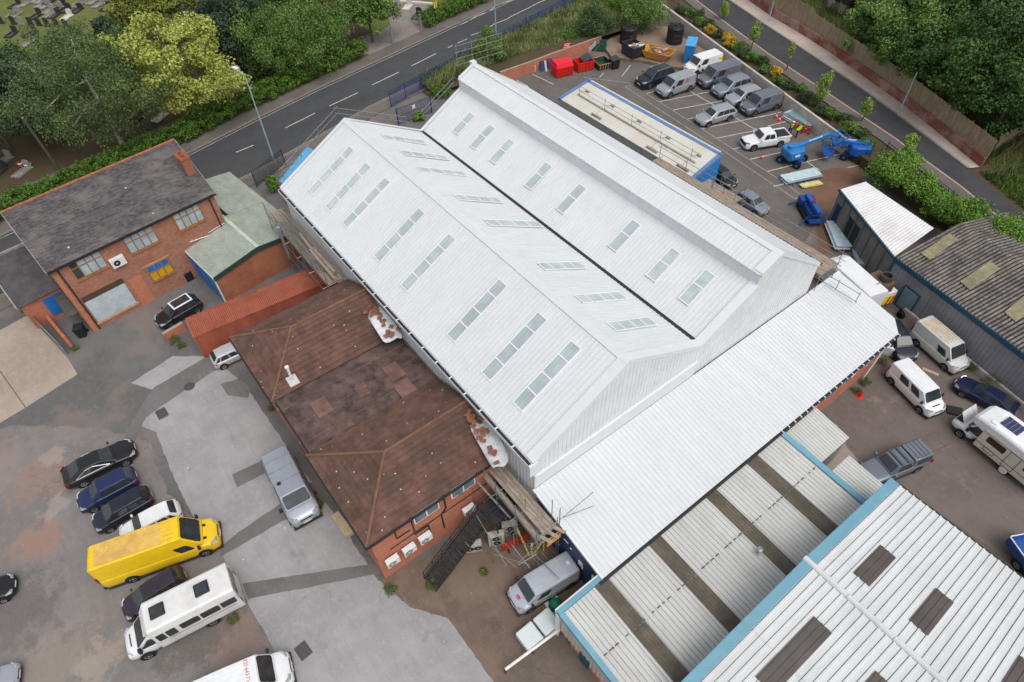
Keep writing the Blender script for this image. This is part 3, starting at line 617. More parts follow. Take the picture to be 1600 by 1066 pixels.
# ---- brown hipped office
BO = thing('hipped_office', 'orange brick office with two hipped brown tile roofs either side of a flat roof', 'office', (-28, 7, 0))
E5 = 5.5
def hip(x0, x1, xr, zr, y0, yh, y1):
    mb = MB(); mb2 = MB()
    courses(mb, (x0, y0, E5), (x1, y0, E5), (xr, yh, zr), (xr, yh, zr), .40, .06)
    courses(mb, (x1, y0, E5), (x1, y1, E5), (xr, y1, zr), (xr, yh, zr), .40, .06)
    courses(mb, (x0, y1, E5), (x0, y0, E5), (xr, yh, zr), (xr, y1, zr), .40, .06)
    r = mb.build('roof', TILE, BO)
    for a, b in (((x0, y0, E5), (xr, yh, zr)), ((x1, y0, E5), (xr, yh, zr)), ((xr, yh, zr), (xr, y1, zr))): mb2.tube(V3(*a)+V3(0, 0, .02), V3(*b)+V3(0, 0, .05), .11, 6)
    mb2.build('ridge_tiles', RIDGE, r)
hip(-38.9, -31.3, -35.2, 7.2, 2.25, 6.0, 12.15)
hip(-26.0, -18.25, -22.1, 7.05, 2.25, 6.0, 12.15)
mb = MB(); mb.box(-31.42, -25.9, 2.5, 12.15, 5.1, 5.43); mb.build('flat_roof', FELT, BO)
mb = MB()
for x, y, w, d in ((-29.6, 4.2, 1.5, 1.1), (-27.6, 4.7, 1.4, 1.1), (-29.2, 9.6, 1.5, 1.1), (-27.4, 9.4, 1.5, 1.2), (-28.9, 7.2, 1.1, .8)): mb.box(x, x+w, y, y+d, 5.43, 5.49)
for x in (-30.3, -28.6, -27.0): mb.box(x, x+.05, 2.6, 12.1, 5.43, 5.45)
mb.build('felt_patches', mat('felt_patch', C(122, 92, 84), .9, 0, .25, .8, dirt=C(60, 50, 44), dirt_amt=.6), BO)
mb = MB(); mb.box(-38.6, -31.35, 2.55, 2.8, 0, 5.45); mb.box(-25.95, -18.45, 2.55, 2.8, 0, 5.45); mb.box(-31.35, -25.95, 2.55, 2.8, 0, 5.09); mb.box(-18.7, -18.45, 2.8, 11.4, 0, 5.45); mb.box(-38.6, -38.35, 2.8, 12.1, 0, 5.45); mb.build('brick_wall', BRICK_R, BO)
mb = MB(); mb.box(-38.95, -31.3, 2.13, 2.24, 5.32, 5.5); mb.box(-26, -18.2, 2.13, 2.24, 5.32, 5.5); mb.box(-18.22, -18.1, 2.2, 11.6, 5.34, 5.48); mb.box(-31.25, -26.05, 2.38, 2.49, 5.15, 5.44); mb.box(-39.05, -38.93, 2.2, 12, 5.34, 5.48); mb.build('gutter', GUT, BO)
for y0, y1 in ((4.5, 6.3), (7.2, 9.0)):
    y0 += .9; y1 += .9
    f = MB(); f.box(-18.44, -18.38, y0, y1, 4.1, 5.25); f = f.build('window', UPVC, BO)
    for a, b in ((y0+.08, (y0+y1)/2-.05), ((y0+y1)/2+.05, y1-.08)): MB().box(-18.375, -18.36, a, b, 4.2, 5.15).build('pane', WINGLASS, f)
for x in (-36.5, -33.6, -30.0, -27.5, -24.0, -21.0):
    f = MB().box(x, x+1.4, 2.47, 2.54, 3.4, 4.7).build('window', UPVC, BO); MB().box(x+.08, x+1.32, 2.455, 2.465, 3.48, 4.62).build('pane', WINGLASS, f)
mb = MB(); mb.path([(-18.38, 5.25, 5.3), (-18.38, 5.25, 3.0), (-18.38, 6.2, 3.0), (-18.38, 6.2, 1.9)], .05); mb.path([(-18.38, 4.1, 5.3), (-18.38, 4.1, 3.9), (-18.38, 5.0, 3.9)], .04); mb.path([(-18.38, 7.6, 5.2), (-18.38, 7.6, 3.6), (-18.38, 7.2, 3.2), (-18.38, 7.2, 1.4)], .05); mb.path([(-18.38, 3.5, 3.2), (-18.38, 10.8, 3.2)], .03); mb.build('drain_pipe', BLACK, BO)
for x, y in ((-34.3, 3.9), ): pass
p = AP(458, 596, V3(-35.2, 6, 7.2), V3(1.7, 0, 3.8).normalized())
mb = MB(); mb.tube((p.x, p.y, p.z-.1), (p.x, p.y, p.z+1.5), .09, 10); mb.tube((p.x, p.y, p.z+1.4), (p.x, p.y, p.z+1.6), .14, 10); mb.build('flue', UPVC, BO)
mb = MB(); mb.obox((p.x-.35, p.y-.35, p.z+.22), (.7, 0, -.3), (0, .7, 0), (0, 0, .04)); mb.build('flue_flashing', mat('lead', C(190, 188, 182), .6), BO)
# slipped tiles and white sheeting against the warehouse wall
def debris(name, label, px, z0):
    mb = MB(); P = []
    n = len(px)//2; grid = []
    for (x0, y0), (x1, y1) in zip(px[:n], px[n:]):
        row = []
        for k in range(5):
            t = k/4; x, y = x0+(x1-x0)*t, y0+(y1-y0)*t; q = A(x+random.uniform(-5, 5), y+random.uniform(-5, 5), z0+.35+random.uniform(-.18, .22)+.15*math.sin(t*3.14))
            row.append(q)
        grid.append(row)
    vs = [p for r in grid for p in r]
    mb.add(vs, [(i*5+j, i*5+j+1, (i+1)*5+j+1, (i+1)*5+j) for i in range(len(grid)-1) for j in range(4)])
    o = mb.build(name, mat('white_sheeting', (.62, .63, .64, 1), .45, 0, .2, 2), None, label, 'sheeting', smooth=True)
    s = o.modifiers.new('solid', 'SOLIDIFY'); s.thickness = .03; ss = o.modifiers.new('sub', 'SUBSURF'); ss.levels = ss.render_levels = 1
    return o
debris('plastic_sheeting', 'crumpled white plastic sheeting at the far end of the hipped roof, under slipped tiles', [(556, 462), (566, 480), (572, 500), (588, 522), (602, 540), (582, 456), (600, 478), (612, 496), (622, 512), (632, 528)], 6.0)
debris('plastic_sheeting', 'long white plastic sheeting with scattered tiles, beside the near scaffold', [(710, 628), (718, 650), (738, 680), (752, 708), (768, 736), (738, 620), (758, 646), (776, 672), (792, 700), (796, 722)], 6.0)
LOOSE = mat('loose_tile', C(136, 92, 74), .85, 0, .25, 3)
for i in range(54):
    k = i % 13; t = random.random(); ref = ((570, 470), (618, 525)) if i < 26 else ((725, 640), (785, 718))
    px_, py_ = ref[0][0]+(ref[1][0]-ref[0][0])*t+random.uniform(-9, 9), ref[0][1]+(ref[1][1]-ref[0][1])*t+random.uniform(-9, 9)
    q = A(px_, py_, 6.58+i*.006)
    mb = MB(); mb.rbox((q.x, q.y), random.uniform(.28, .42), random.uniform(.2, .32), q.z, q.z+.05, random.uniform(0, 3)); mb.build('loose_tile', LOOSE, None, 'loose broken tile lying among the white sheeting against the warehouse wall' , 'tile', 'loose tiles on the white sheeting')
BAGS = [(600, 468), (745, 640)]

# ---- container, green shed
CT = thing('shipping_container', 'rusty orange shipping container with corrugated sides', 'container', (-44.0, .15, 0), R(-5))
CO = mat('container_orange', C(166, 92, 70), .7, 0, .14, 1.2, dirt=C(136, 70, 50), dirt_amt=.6, dirt_scale=.5, stretch=(1, 1, .3))
mb = MB(); mb.box(-2.44, 0, 0, 12.19, .15, 2.55)
b = mb.build('body', CO, CT, world=False)
mb = MB(); corr(mb, (-2.42, .06, 2.555), (0, 12.0, 0), (2.4, 0, 0), pitch=.30, h=.03, w=.09, s=.05, two=1); mb.build('roof', [CO, mat('dark_rib_side', C(128, 66, 48), .8, 0, .2, 2)], CT, world=False)  # roof rib sides in a darker orange than the body
mb = MB()
for y in np.arange(.2, 12, .30):
    mb.box(.003, .035, y, y+.13, .3, 2.45)
mb.build('side_ribs', CO, CT, world=False); mb = MB()
for y in np.arange(.2, 12, .30): mb.box(-2.475, -2.443, y, y+.13, .3, 2.45)
mb.build('side_ribs', CO, CT, world=False)
mb = MB()
for x in (-2.5, -.06):
    for y in (-.06, 12.1): mb.box(x, x+.12, y, y+.12, 0, 2.62)
mb.box(-2.4, -.06, -.055, .06, 2.5, 2.62); mb.box(-2.4, -.06, -.055, .05, 0, .16); mb.box(.0, .06, .06, 12.1, 2.5, 2.62); mb.box(-2.5, -2.44, .06, 12.1, 2.5, 2.62); mb.build('frame', CO, CT, world=False)
for x in (-2.3, -1.18):
    d = MB().box(x, x+1.08, -.05, -.004, .2, 2.45).build('door', CO, CT, world=False)
    MB().tube((x+.75, -.09, .2), (x+.75, -.09, 2.45), .025).tube((x+.35, -.09, .2), (x+.35, -.09, 2.45), .025).build('lock_bar', GALV, d, world=False)

GS = thing('green_roof_shed', 'brick shed with mossy pale green metal roof and blue front, beside the old office', 'shed', (-52, 8, 0))
gd = R(7.3); ug = V3(math.cos(gd), math.sin(gd), 0); vg = V3(-math.sin(gd), math.cos(gd), 0)
G0 = V3(-55.35, 3.1, 0)
def gp(a, b, z): return G0+ug*a+vg*b+V3(0, 0, z)
mb = MB()
corr(mb, gp(6.3, 0, 3.15)-ug*6.3, ug*6.3, vg*4.55+V3(0, 0, .65), pitch=.25, h=.03, two=1); corr(mb, gp(0, 9.0, 3.15), ug*6.3, -vg*4.55+V3(0, 0, .65), pitch=.25, h=.03, two=1)
corr(mb, gp(-7.3, 9.0, 3.15), ug*7.27, -vg*3.9+V3(0, 0, .56), pitch=.25, h=.03, two=1); mb.build('roof', [GREENR, mat('green_rib_shade', C(134, 140, 130), .8, 0, .2, 1)], GS)  # rib flanks get a darker green, shading put into the colour
mb = MB(); mb.obox(gp(-.2, 4.4, 3.82), ug*6.5, vg*.32, (0, 0, .03)); mb.build('ridge_cap', mat('pale_green_cap', C(186, 198, 184), .6), GS)
mb = MB(); 
for a, b, z0_, z1_ in ((0, 4.5, 0, .65), (9.0, 4.5, 0, .65)): mb.obox(gp(6.28, a, 2.72+z0_), ug*.06, vg*(b-a)+V3(0, 0, .65), (0, 0, .45))
mb.build('fascia', DKGREEN, GS)
mb = MB(); mb.add([gp(6.2, .1, 0), gp(6.2, 8.9, 0), gp(6.2, 8.9, 3.1), gp(6.2, 4.5, 3.7), gp(6.2, .1, 3.1)], [(0, 1, 2, 3, 4)]); mb.build('brick_wall', brick('bright_brick', C(178, 96, 54), C(160, 84, 48)), GS)
mb = MB(); mb.obox(gp(0, .1, 0), ug*6.1, vg*.1, (0, 0, 3.05)); mb.build('front_wall', BLUEP, GS)
mb = MB(); mb.obox(gp(6.05, 0, 0), ug*.22, vg*.1, (0, 0, 3.1)); mb.obox(gp(-.1, -.05, 2.9), ug*6.4, vg*.08, (0, 0, .22)); mb.build('trim', UPVC, GS)
for a in (.5, 2.4, 4.3): MB().obox(gp(a, .03, .1), ug*1.5, vg*.06, (0, 0, 2.5)).build('shutter', mat('blue_shutter', C(52, 120, 190), .5), GS)
q = A(448, 391, 3.3); mb = MB(); mb.tube((q.x, q.y, 2.4), (q.x, q.y, 5.6), .13, 10); mb.tube((q.x, q.y, 5.5), (q.x, q.y, 5.9), .2, 10, r2=.2); mb.build('flue', GALV, GS)

# ---- old brick office with slate roof
OF = thing('slate_roof_office', 'old two-storey red brick office with grey slate roof, chimney and boarded windows', 'office', (-57, 0, 0))
OO = V3(-53.15, -6.5, 0); uo = V3(-.118, .993, 0).normalized(); vo = V3(-uo.y, uo.x, 0)
def op(a, b, z): return OO+uo*a+vo*b+V3(0, 0, z)   # a along front, b to the back
OL, OD, OE, ORZ = 14.1, 10.2, 7.15, 10.2
mb = MB(); mb.obox(op(0, 0, 0), uo*OL, vo*.3, (0, 0, OE)); mb.obox(op(0, OD-.3, 0), uo*OL, vo*.3, (0, 0, OE))
for a in (0, OL-.3): mb.add([op(a+.02, .3, 0), op(a+.02, OD-.3, 0), op(a+.02, OD-.3, OE), op(a+.02, OD/2, ORZ-.25), op(a+.02, .3, OE), op(a+.28, .3, 0), op(a+.28, OD-.3, 0), op(a+.28, OD-.3, OE), op(a+.28, OD/2, ORZ-.25), op(a+.28, .3, OE)], [(0, 1, 2, 3, 4), (9, 8, 7, 6, 5)]+[(i, (i+1) % 5, 5+(i+1) % 5, 5+i) for i in range(5)])
mb.build('brick_wall', BRICK_O, OF)
mb = MB(); e = .18
sl_ = (ORZ-OE)/(OD/2)
courses(mb, op(-e, -e, OE-e*sl_+.1), op(OL+e, -e, OE-e*sl_+.1), op(OL+e, OD/2, ORZ), op(-e, OD/2, ORZ), gauge=.26, th=.02)
courses(mb, op(OL+e, OD+e, OE-e*sl_+.1), op(-e, OD+e, OE-e*sl_+.1), op(-e, OD/2, ORZ), op(OL+e, OD/2, ORZ), gauge=.26, th=.02)
rf = mb.build('roof', SLATE, OF)
mb = MB(); mb.tube(op(-e, OD/2, ORZ+.02), op(OL+e, OD/2, ORZ+.02), .11, 6); mb.build('ridge_tiles', mat('orange_ridge', C(156, 98, 74), .85, 0, .25, 3), rf)
cp = AP(303, 262, V3(*op(0, -e, OE)), (vo*-(ORZ-OE)+V3(0, 0, OD/2)).normalized())
mb = MB(); cc = OL-.82
mb.obox(op(cc, 1.9, 7.2), uo*.75, vo*1.35, (0, 0, 2.75)); mb.obox(op(cc-.05, 1.85, 9.85), uo*.85, vo*1.45, (0, 0, .16)); ch = mb.build('chimney', brick('chimney_brick', C(170, 92, 62), C(140, 76, 54)), rf)
mb = MB(); mb.tube(op(cc+.37, 2.2, 10.0), op(cc+.37, 2.2, 10.3), .13, 8); mb.tube(op(cc+.37, 2.8, 10.0), op(cc+.37, 2.8, 10.3), .13, 8); mb.build('chimney_pot', mat('terracotta', C(150, 84, 60), .8), ch)
mb = MB(); mb.obox(op(-e, -e-.1, OE-.2), uo*(OL+2*e), vo*.12, (0, 0, .12)); mb.tube(op(.55, -.08, 0), op(.55, -.08, OE-.3), .06); mb.tube(op(OL-.5, -.08, 2.8), op(OL-.5, -.08, OE-.3), .06); mb.build('gutter', GUT, OF)
mb = MB(); mb.obox(op(-e-.05, -e, OE-.25), uo*.05, vo*(OD/2+e)+V3(0, 0, ORZ-OE+.1), (0, 0, .18)); mb.build('barge_board', BARGE, OF); mb = MB(); mb.obox(op(OL+e, -e, OE-.25), uo*.05, vo*(OD/2+e)+V3(0, 0, ORZ-OE+.1), (0, 0, .18)); mb.build('barge_board', BARGE, OF)
def off_win(a0, a1, z0, z1, cols, split, boards=None, dark=()):
    mb = MB(); w = .09
    mb.obox(op(a0-.1, -.10, z0-.14), uo*(a1-a0+.2), vo*.1, (0, 0, .13)); 
    cw = (a1-a0)/cols
    for i in range(cols+1): mb.obox(op(a0+i*cw-w/2, -.07, z0), uo*w, vo*.07, (0, 0, z1-z0))
    for z in (z0, z0+(z1-z0)*split, z1-w): mb.obox(op(a0+w/2, -.066, z), uo*(a1-a0-w), vo*.06, (0, 0, w))
    f = mb.build('window', WOODF, OF)
    for i in range(cols):
        for j, (za, zb) in enumerate(((z0+w, z0+(z1-z0)*split), (z0+(z1-z0)*split+w, z1-w))):
            m = WINGLASS if not boards else boards[j]
            if (i, j) in dark: m = GLASS
            MB().obox(op(a0+i*cw+w/2, -.03, za), uo*(cw-w), vo*.026, (0, 0, zb-za)).build('pane' if not boards else 'board', m, f)
WG = mat('office_glass', C(176, 196, 204, .8), .12, 0, .2, .7, spec=.6); WINGLASS_ = WINGLASS; WINGLASS = WG
off_win(1.35, 3.85, 5.2, 6.9, 4, .64, dark=((0, 0), (0, 1)))
off_win(5.85, 8.3, 5.2, 6.9, 4, .64)
off_win(10.2, 12.55, 5.15, 6.9, 4, .64)
YEL = mat('yellow_board', C(204, 160, 28), .6); BLB = mat('blue_board', C(30, 112, 190), .6)
off_win(6.25, 8.15, 1.75, 3.4, 3, .55, boards=(YEL, BLB))
WINGLASS = WINGLASS_
mb = MB(); mb.obox(op(.75, -.012, .65), uo*3.4, vo*.02, (0, 0, 2.35))
for k in range(11): mb.obox(op(.75, -.03, .68+k*.212), uo*3.4, vo*.018, (0, 0, .17))
mb.build('roller_door', mat('roller_shutter', C(190, 200, 204), .5, 0, .08, 1, dirt=C(150, 158, 160), dirt_amt=.5), OF)
SST = mat('sandstone', C(178, 146, 118), .9, 0, .15, 2)
MB().obox(op(.6, -.10, .45), uo*3.7, vo*.1, (0, 0, .2)).build('sill', SST, OF); MB().obox(op(.7, -.02, 3.01), uo*3.5, vo*.02, (0, 0, .55)).build('shutter_recess', mat('dark_recess', C(84, 66, 50), .9), OF); MB().obox(op(6.0, -.05, 3.42), uo*2.4, vo*.05, (0, 0, .16)).build('lintel', SST, OF)
NBR = brick('new_brick', C(206, 120, 80), C(188, 104, 68))
MB().obox(op(.1, -.04, 0), uo*.3, vo*.04, (0, 0, 6.4)).build('brick_infill', NBR, OF); MB().obox(op(4.5, -.03, .0), uo*1.1, vo*.03, (0, 0, 3.0)).build('brick_infill', NBR, OF)
mb = MB(); mb.path([op(OL-.2, -.06, 3.2), op(OL-3.6, -.06, 3.75)], .04); mb.path([op(OL-.1, -.06, 3.9), op(OL-1.8, -.06, 3.75)], .03); mb.build('pipe', UPVC, OF)
# annex with dark roof on its far left end
AX = thing('annex', 'small red brick annex with blue boarded window, on the left end of the old office', 'annex', (-57.5, -8.5, 0))
a0 = A(38, 480, 3.0); 
def ap(a, b, z): return op(a, b, z)
mb = MB(); courses(mb, op(-3.5, 3.6, 2.9), op(-.05, 3.6, 2.9), op(-.05, 9.2, 4.6), op(-3.5, 9.2, 4.6), gauge=.26, th=.02); mb.build('roof', mat('dark_slate', C(82, 80, 82), .8, 0, .2, 1.5), AX)
mb = MB(); mb.obox(op(-3.3, 3.9, 0), uo*3.2, vo*.25, (0, 0, 2.95)); mb.obox(op(-3.35, 3.9, 0), uo*.22, vo*5, (0, 0, 2.9)); mb.build('brick_wall', BRICK_R, AX)
mb = MB(); mb.obox(op(-3.62, 3.5, 2.82), uo*.1, vo*5.7+V3(0, 0, 1.7), (0, 0, .2)); mb.build('barge_board', BARGE, AX); mb = MB(); mb.obox(op(-3.5, 9.1, 4.6), uo*3.4, vo*.2, (0, 0, .2)); mb.build('barge_board', BARGE, AX)
MB().obox(op(-1.75, 3.83, .5), uo*1.5, vo*.06, (0, 0, 1.9)).build('boarded_window', BLB, AX)
mb = MB(); mb.obox(op(-.9, .2, 2.3), uo*.85, vo*3.3, (0, 0, .08)); mb.build('porch_roof', mat('porch_felt', C(84, 84, 74), .9), AX)
MB().obox(op(-.08, 1.2, .9), uo*.06, vo*.5, (0, 0, .9)).build('boarded_window', YEL, AX)
MB().obox(op(-.08, 1.85, 1.2), uo*.06, vo*.5, (0, 0, .6)).build('boarded_window', BLB, AX)

# ---- blue-framed flat shed beyond the warehouse
FS = thing('blue_portable_shed', 'long shed with flat cream roof and bright blue end, behind the warehouse', 'shed', (-43, 48, 0))
fa, fb, fc, fd = A(875, 155, 3.5), A(920, 128, 3.5), A(1127, 237, 3.5), A(1076, 282, 3.5)
fu = ((fd-fa)+(fc-fb))/2; fvv = ((fb-fa)+(fc-fd))/2; fn_ = V3(0, 0, 1)
mb = MB(); corr(mb, fa+V3(0, 0, .02), fu, fvv, pitch=.36, h=.03, w=.08); mb.build('roof', mat('cream_roof', C(206, 204, 196), .6, 0, .06, .6, dirt=C(184, 172, 150), dirt_amt=.5, dirt_scale=.3, stretch=(1, .4, 1)), FS)
fun, fvn = fu.normalized(), fvv.normalized()
mb = MB(); mb.obox(fb+V3(0, 0, -.28)-fun*.3-fvn*.2, fu+fun*.6, fvn*.45, (0, 0, .36)); mb.obox(fa-fun*.3+V3(0, 0, -.25), fun*.5, fvv, (0, 0, .33)); mb.obox(fd+V3(0, 0, -.28)-fun*.1, fun*.42, fvv, (0, 0, .36)); mb.build('trim', mat('trim_blue', C(92, 126, 170), .5), FS)
mb = MB(); corr(mb, fa-fvn*.04, fu, (0, 0, -3.5), pitch=.36, h=.03); mb.build('side_wall', mat('pale_green_grey', C(150, 156, 150), .6), FS)
mb = MB(); corr(mb, fd+fun*.3, fvv, (0, 0, -3.5), pitch=.30, h=.04); corr(mb, fb+fvn*.3, fu, (0, 0, -3.5), pitch=.3, h=.03); mb.build('end_wall', mat('bright_blue', C(36, 132, 208), .5, 0, .1, 1), FS)
# blue canopy at the far corner of the warehouse
BC = thing('blue_canopy', 'translucent bright blue corrugated canopy at the roadside corner of the warehouse', 'canopy', (-60, 17, 0))
c0, c1, c2, c3 = A(436, 283, 2.8), A(480, 229, 2.8), A(500, 236, 3.2), A(450, 292, 3.2)
mb = MB(); corr(mb, c0, c1-c0, c3-c0, pitch=.25, h=.03); mb.build('roof', mat('blue_sheet', C(104, 176, 218), .4, 0, .12, 1), BC)
mb = MB()
for c in (c0, c1): mb.tube((c.x+.1, c.y, 0), (c.x+.1, c.y, c.z), .05)
for c in (c2, c3): mb.tube((c.x-.1, c.y, 0), (c.x-.1, c.y, c.z), .05)
mb.build('posts', GALV, BC)

# ---- right-hand sheds
WS = thing('white_roof_store', 'grey store with a white-coated roof, next to the dark corrugated warehouse', 'store', (-18, 53, 0))
zW = 3.6
w0, w1, w2, w3 = A(1313, 296, zW), A(1398, 401, zW), A(1459, 357, zW+.5), A(1352, 284, zW+.5)
mb = MB(); n_ = 30
vs = []
for i in range(n_*2+1):
    t = i/(n_*2); a, b = w0.lerp(w1, t), w3.lerp(w2, t); h = .05*(i % 2); vs += [a+V3(0, 0, h), a.lerp(b, .86)+V3(0, 0, h), b+V3(0, 0, h)]
mb.add(vs, [(3*i, 3*i+1, 3*i+4, 3*i+3) for i in range(n_*2)], 0); mb.add(vs, [(3*i+1, 3*i+2, 3*i+5, 3*i+4) for i in range(n_*2)], 0)
mb.build('roof', [mat('coated_roof', (.70, .70, .69, 1), .6, 0, .05, 1, dirt=C(150, 110, 90), dirt_amt=.35, dirt_scale=.3)], WS)
mb = MB(); t0 = (w1-w0).normalized()
mb.add([(w0.x, w0.y, 0), (w1.x, w1.y, 0), (w1.x, w1.y, zW-.02), (w0.x, w0.y, zW-.02)], [(0, 1, 2, 3)]); mb.add([(w0.x, w0.y, 0), (w3.x, w3.y, 0), (w3.x, w3.y, zW+.45), (w0.x, w0.y, zW-.02)], [(0, 1, 2, 3)]); mb.build('wall', mat('panel_concrete', C(124, 122, 118), .85, 0, .15, .8, dirt=C(96, 94, 88), dirt_amt=.5), WS)
nW = V3(t0.y, -t0.x, 0)
Lw = (w1-w0).length
mb = MB()
for k in range(1, 8): mb.obox(V3(w0.x, w0.y, 0)+t0*(Lw*k/8)+nW*.0, t0*.12, nW*.06, (0, 0, zW-.1))
mb.build('panel_joint', mat('joint_grey', C(96, 96, 92), .8), WS)
MB().obox(V3(w0.x, w0.y, .05)+t0*(Lw*.28)+nW*.004, t0*(Lw*.2), nW*.03, (0, 0, 2.5)).build('doorway', mat('dark_opening', (.02, .022, .024, 1), .9), WS)
MB().obox(V3(w0.x, w0.y, .3)+t0*(Lw*.05)+nW*.004, t0*(Lw*.07), nW*.05, (0, 0, 2.1)).build('door', mat('door_blue', C(30, 62, 96), .5), WS)
MB().obox(V3(w0.x, w0.y, zW-.2)-t0*.1+nW*.02, t0*(Lw+.2), nW*.12, (0, 0, .2)).build('gutter', PETROL, WS)

GW = thing('grey_warehouse', 'grey clad warehouse with dark mossy corrugated roof, yellowed rooflights and petrol blue eaves', 'warehouse', (-5, 52, 0))
zG = 3.9
e0, e1 = A(1399, 402, zG), A(1600, 553, zG); ge = (e1-e0).normalized(); gn = V3(-ge.y, ge.x, 0)
e1 = e0+ge*34; 
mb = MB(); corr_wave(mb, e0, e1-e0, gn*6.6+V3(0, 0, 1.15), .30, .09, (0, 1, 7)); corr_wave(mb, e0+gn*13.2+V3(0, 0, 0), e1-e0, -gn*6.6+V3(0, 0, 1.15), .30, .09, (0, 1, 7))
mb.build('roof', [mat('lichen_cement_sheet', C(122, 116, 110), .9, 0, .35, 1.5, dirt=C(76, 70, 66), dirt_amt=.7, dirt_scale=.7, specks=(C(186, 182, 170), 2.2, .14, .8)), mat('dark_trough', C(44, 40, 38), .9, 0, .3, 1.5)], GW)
NG = (ge.cross(gn*6.6+V3(0, 0, 1.15))).normalized()
for q in ([(1438, 398), (1482, 367), (1497, 378), (1452, 408)], [(1499, 442), (1546, 410), (1559, 424), (1514, 455)], [(1568, 490), (1610, 455), (1628, 470), (1586, 505)]):
    c = [AP(*p, e0, NG)+V3(0, 0, .11) for p in q]
    mb = MB(); mb.obox(c[0], c[3]-c[0], c[1]-c[0], (0, 0, .03)); 
    for i in range(6): mb.obox(c[0].lerp(c[3], i/6)+V3(0, 0, .03), (c[3]-c[0])*.08, c[1]-c[0], (0, 0, .03))
    mb.build('rooflight', mat('yellowed_grp', C(146, 140, 110), .7, 0, .2, 2, dirt=C(106, 102, 80), dirt_amt=.6), GW)
b0 = V3(e0.x, e0.y, 0)+gn*.1
mb = MB(); corr(mb, b0+V3(0, 0, zG), e1-e0, (0, 0, -zG), pitch=.333, h=.03); mb.build('wall', GREYC, GW)
mb = MB(); mb.obox(V3(e0.x, e0.y, zG-.42)-gn*.08, e1-e0, gn*.1, (0, 0, .45)); mb.obox(V3(e0.x, e0.y, 0)-gn*.02-ge*.02, ge*.14, gn*.12, (0, 0, zG-.4)); mb.build('eaves_trim', PETROL, GW)
dd = A(1405, 474); k = (dd-b0).dot(ge)
d_ = MB(); d_.obox(b0+ge*(k-.1)-gn*.10+V3(0, 0, .15), ge*1.55, gn*.08, (0, 0, 2.15)); d_ = d_.build('door', PETROL, GW); MB().obox(b0+ge*k-gn*.14+V3(0, 0, .2), ge*1.35, gn*.03, (0, 0, 2.0)).build('door_panel', mat('grey_blue_door', C(110, 138, 156), .5), d_)
mb = MB(); mb.obox(b0-gn*.3+ge*2.9, ge*28, gn*.22, (0, 0, .55)); mb.build('plinth', CONC, GW)
# ================================================================== FENCES AND WALLS
# retaining wall of the car park
mb = MB(); ra, rb = V3(-66.2, 77.0, 0), V3(-27.5, 65.7, 0); rd = (rb-ra).normalized(); rn = V3(-rd.y, rd.x, 0); RLn = (rb-ra).length
mb.obox(ra-rn*.15, rd*RLn, rn*.3, (0, 0, 1.75))
w = mb.build('retaining_wall', CONC, None, 'pale concrete retaining wall between the upper car park and the planted road verge', 'wall')
def post_fence(name, label, cat, pts, h, gap, mat_, pr=.04, rails=(.2, .9), zb=0, pales=0, palem=None, group=None, pw=.035):
    "posts are parts, infill is one panel part"
    base = Vector(pts[0]); t = thing(name, label, cat, base, group=group)
    panel = MB()
    for a, b in zip(pts[:-1], pts[1:]):
        a, b = Vector(a), Vector(b); L = (b-a).length; d = (b-a)/L; n = max(1, round(L/gap))
        for i in range(n+1):
            if i == n and b != Vector(pts[-1]): continue
            p = a+d*(L*i/n); MB().tube(p, p+V3(0, 0, h+.1), pr, 6).build('post', mat_, t)
        for r in rails: panel.tube(a+V3(0, 0, h*r), b+V3(0, 0, h*r), .022, 4)
        if pales:
            k = int(L/pales); dn = V3(d.x, d.y, 0).normalized()
            for i in range(k):
                p = a+d*(L*(i+.5)/k); panel.obox(p-dn*pw+V3(0, 0, .08), dn*(2*pw), V3(-dn.y, dn.x, 0)*.02, (0, 0, h-.08))
    panel.build('panel', palem or mat_, t); return t
FBLK = mat('black_fence', (.012, .013, .014, 1), .5, 0, .1, 4)
off = rn*.6
post_fence('mesh_fence', 'black post and rail mesh fence along the top of the car park retaining wall', 'fence', [tuple(ra+off+V3(0, 0, 1.1)), tuple(rb+off+rd*2+V3(0, 0, 1.1))], 1.7, 3.2, FBLK, rails=(.1, .95), pales=.28, pw=.008)
h0 = A(1362, 245, 1.1)
post_fence('mesh_fence', 'black mesh fence beside the upper road, behind the hedge of the white-roofed store', 'fence', [(-24.6, 66.9, 1.1), (-16, 63.9, 1.1), (-7.5, 60.9, 1.1)], 1.7, 3.0, FBLK, rails=(.1, .95), pales=.28, pw=.008)
PALB = mat('palisade_blue', C(42, 70, 128), .5, 0, .15, 3)
post_fence('palisade_fence', 'blue palisade fence along the roadside, from the steel gates to the shrub bank', 'fence', [(-69.3, 33.0, 0), (-72.9, 48.2, 0), (-75.2, 63.5, .3), (-77.2, 77, .6)], 2.1, 2.8, PALB, pr=.05, rails=(.18, .85), pales=.16, palem=PALB, pw=.025)
GREYP = mat('palisade_grey', C(70, 74, 84), .5, 0, .15, 3)
post_fence('palisade_fence', 'dark grey palisade fence between the green-roofed shed and the blue canopy', 'fence', [tuple(A(402, 293)), tuple(A(447, 258))], 2.0, 2.5, GREYP, pr=.05, rails=(.18, .85), pales=.17, pw=.04)
g = thing('steel_gate', 'navy mesh steel gate with white sign, at the roadside corner by the warehouse', 'gate', (-66, 33, 0))
ga, gb = A(623, 196), A(675, 176)
gd_ = (gb-ga).normalized(); mb = MB()
mb.tube(ga, ga+V3(0, 0, 2.2), .07, 8).tube(gb, gb+V3(0, 0, 2.2), .07, 8)
mb.build('post', mat('navy_gate', C(34, 56, 96), .5), g)
mb = MB()
for z in (.15, 1.1, 2.05): mb.tube(ga+V3(0, 0, z), gb+V3(0, 0, z), .035, 5)
k = 28
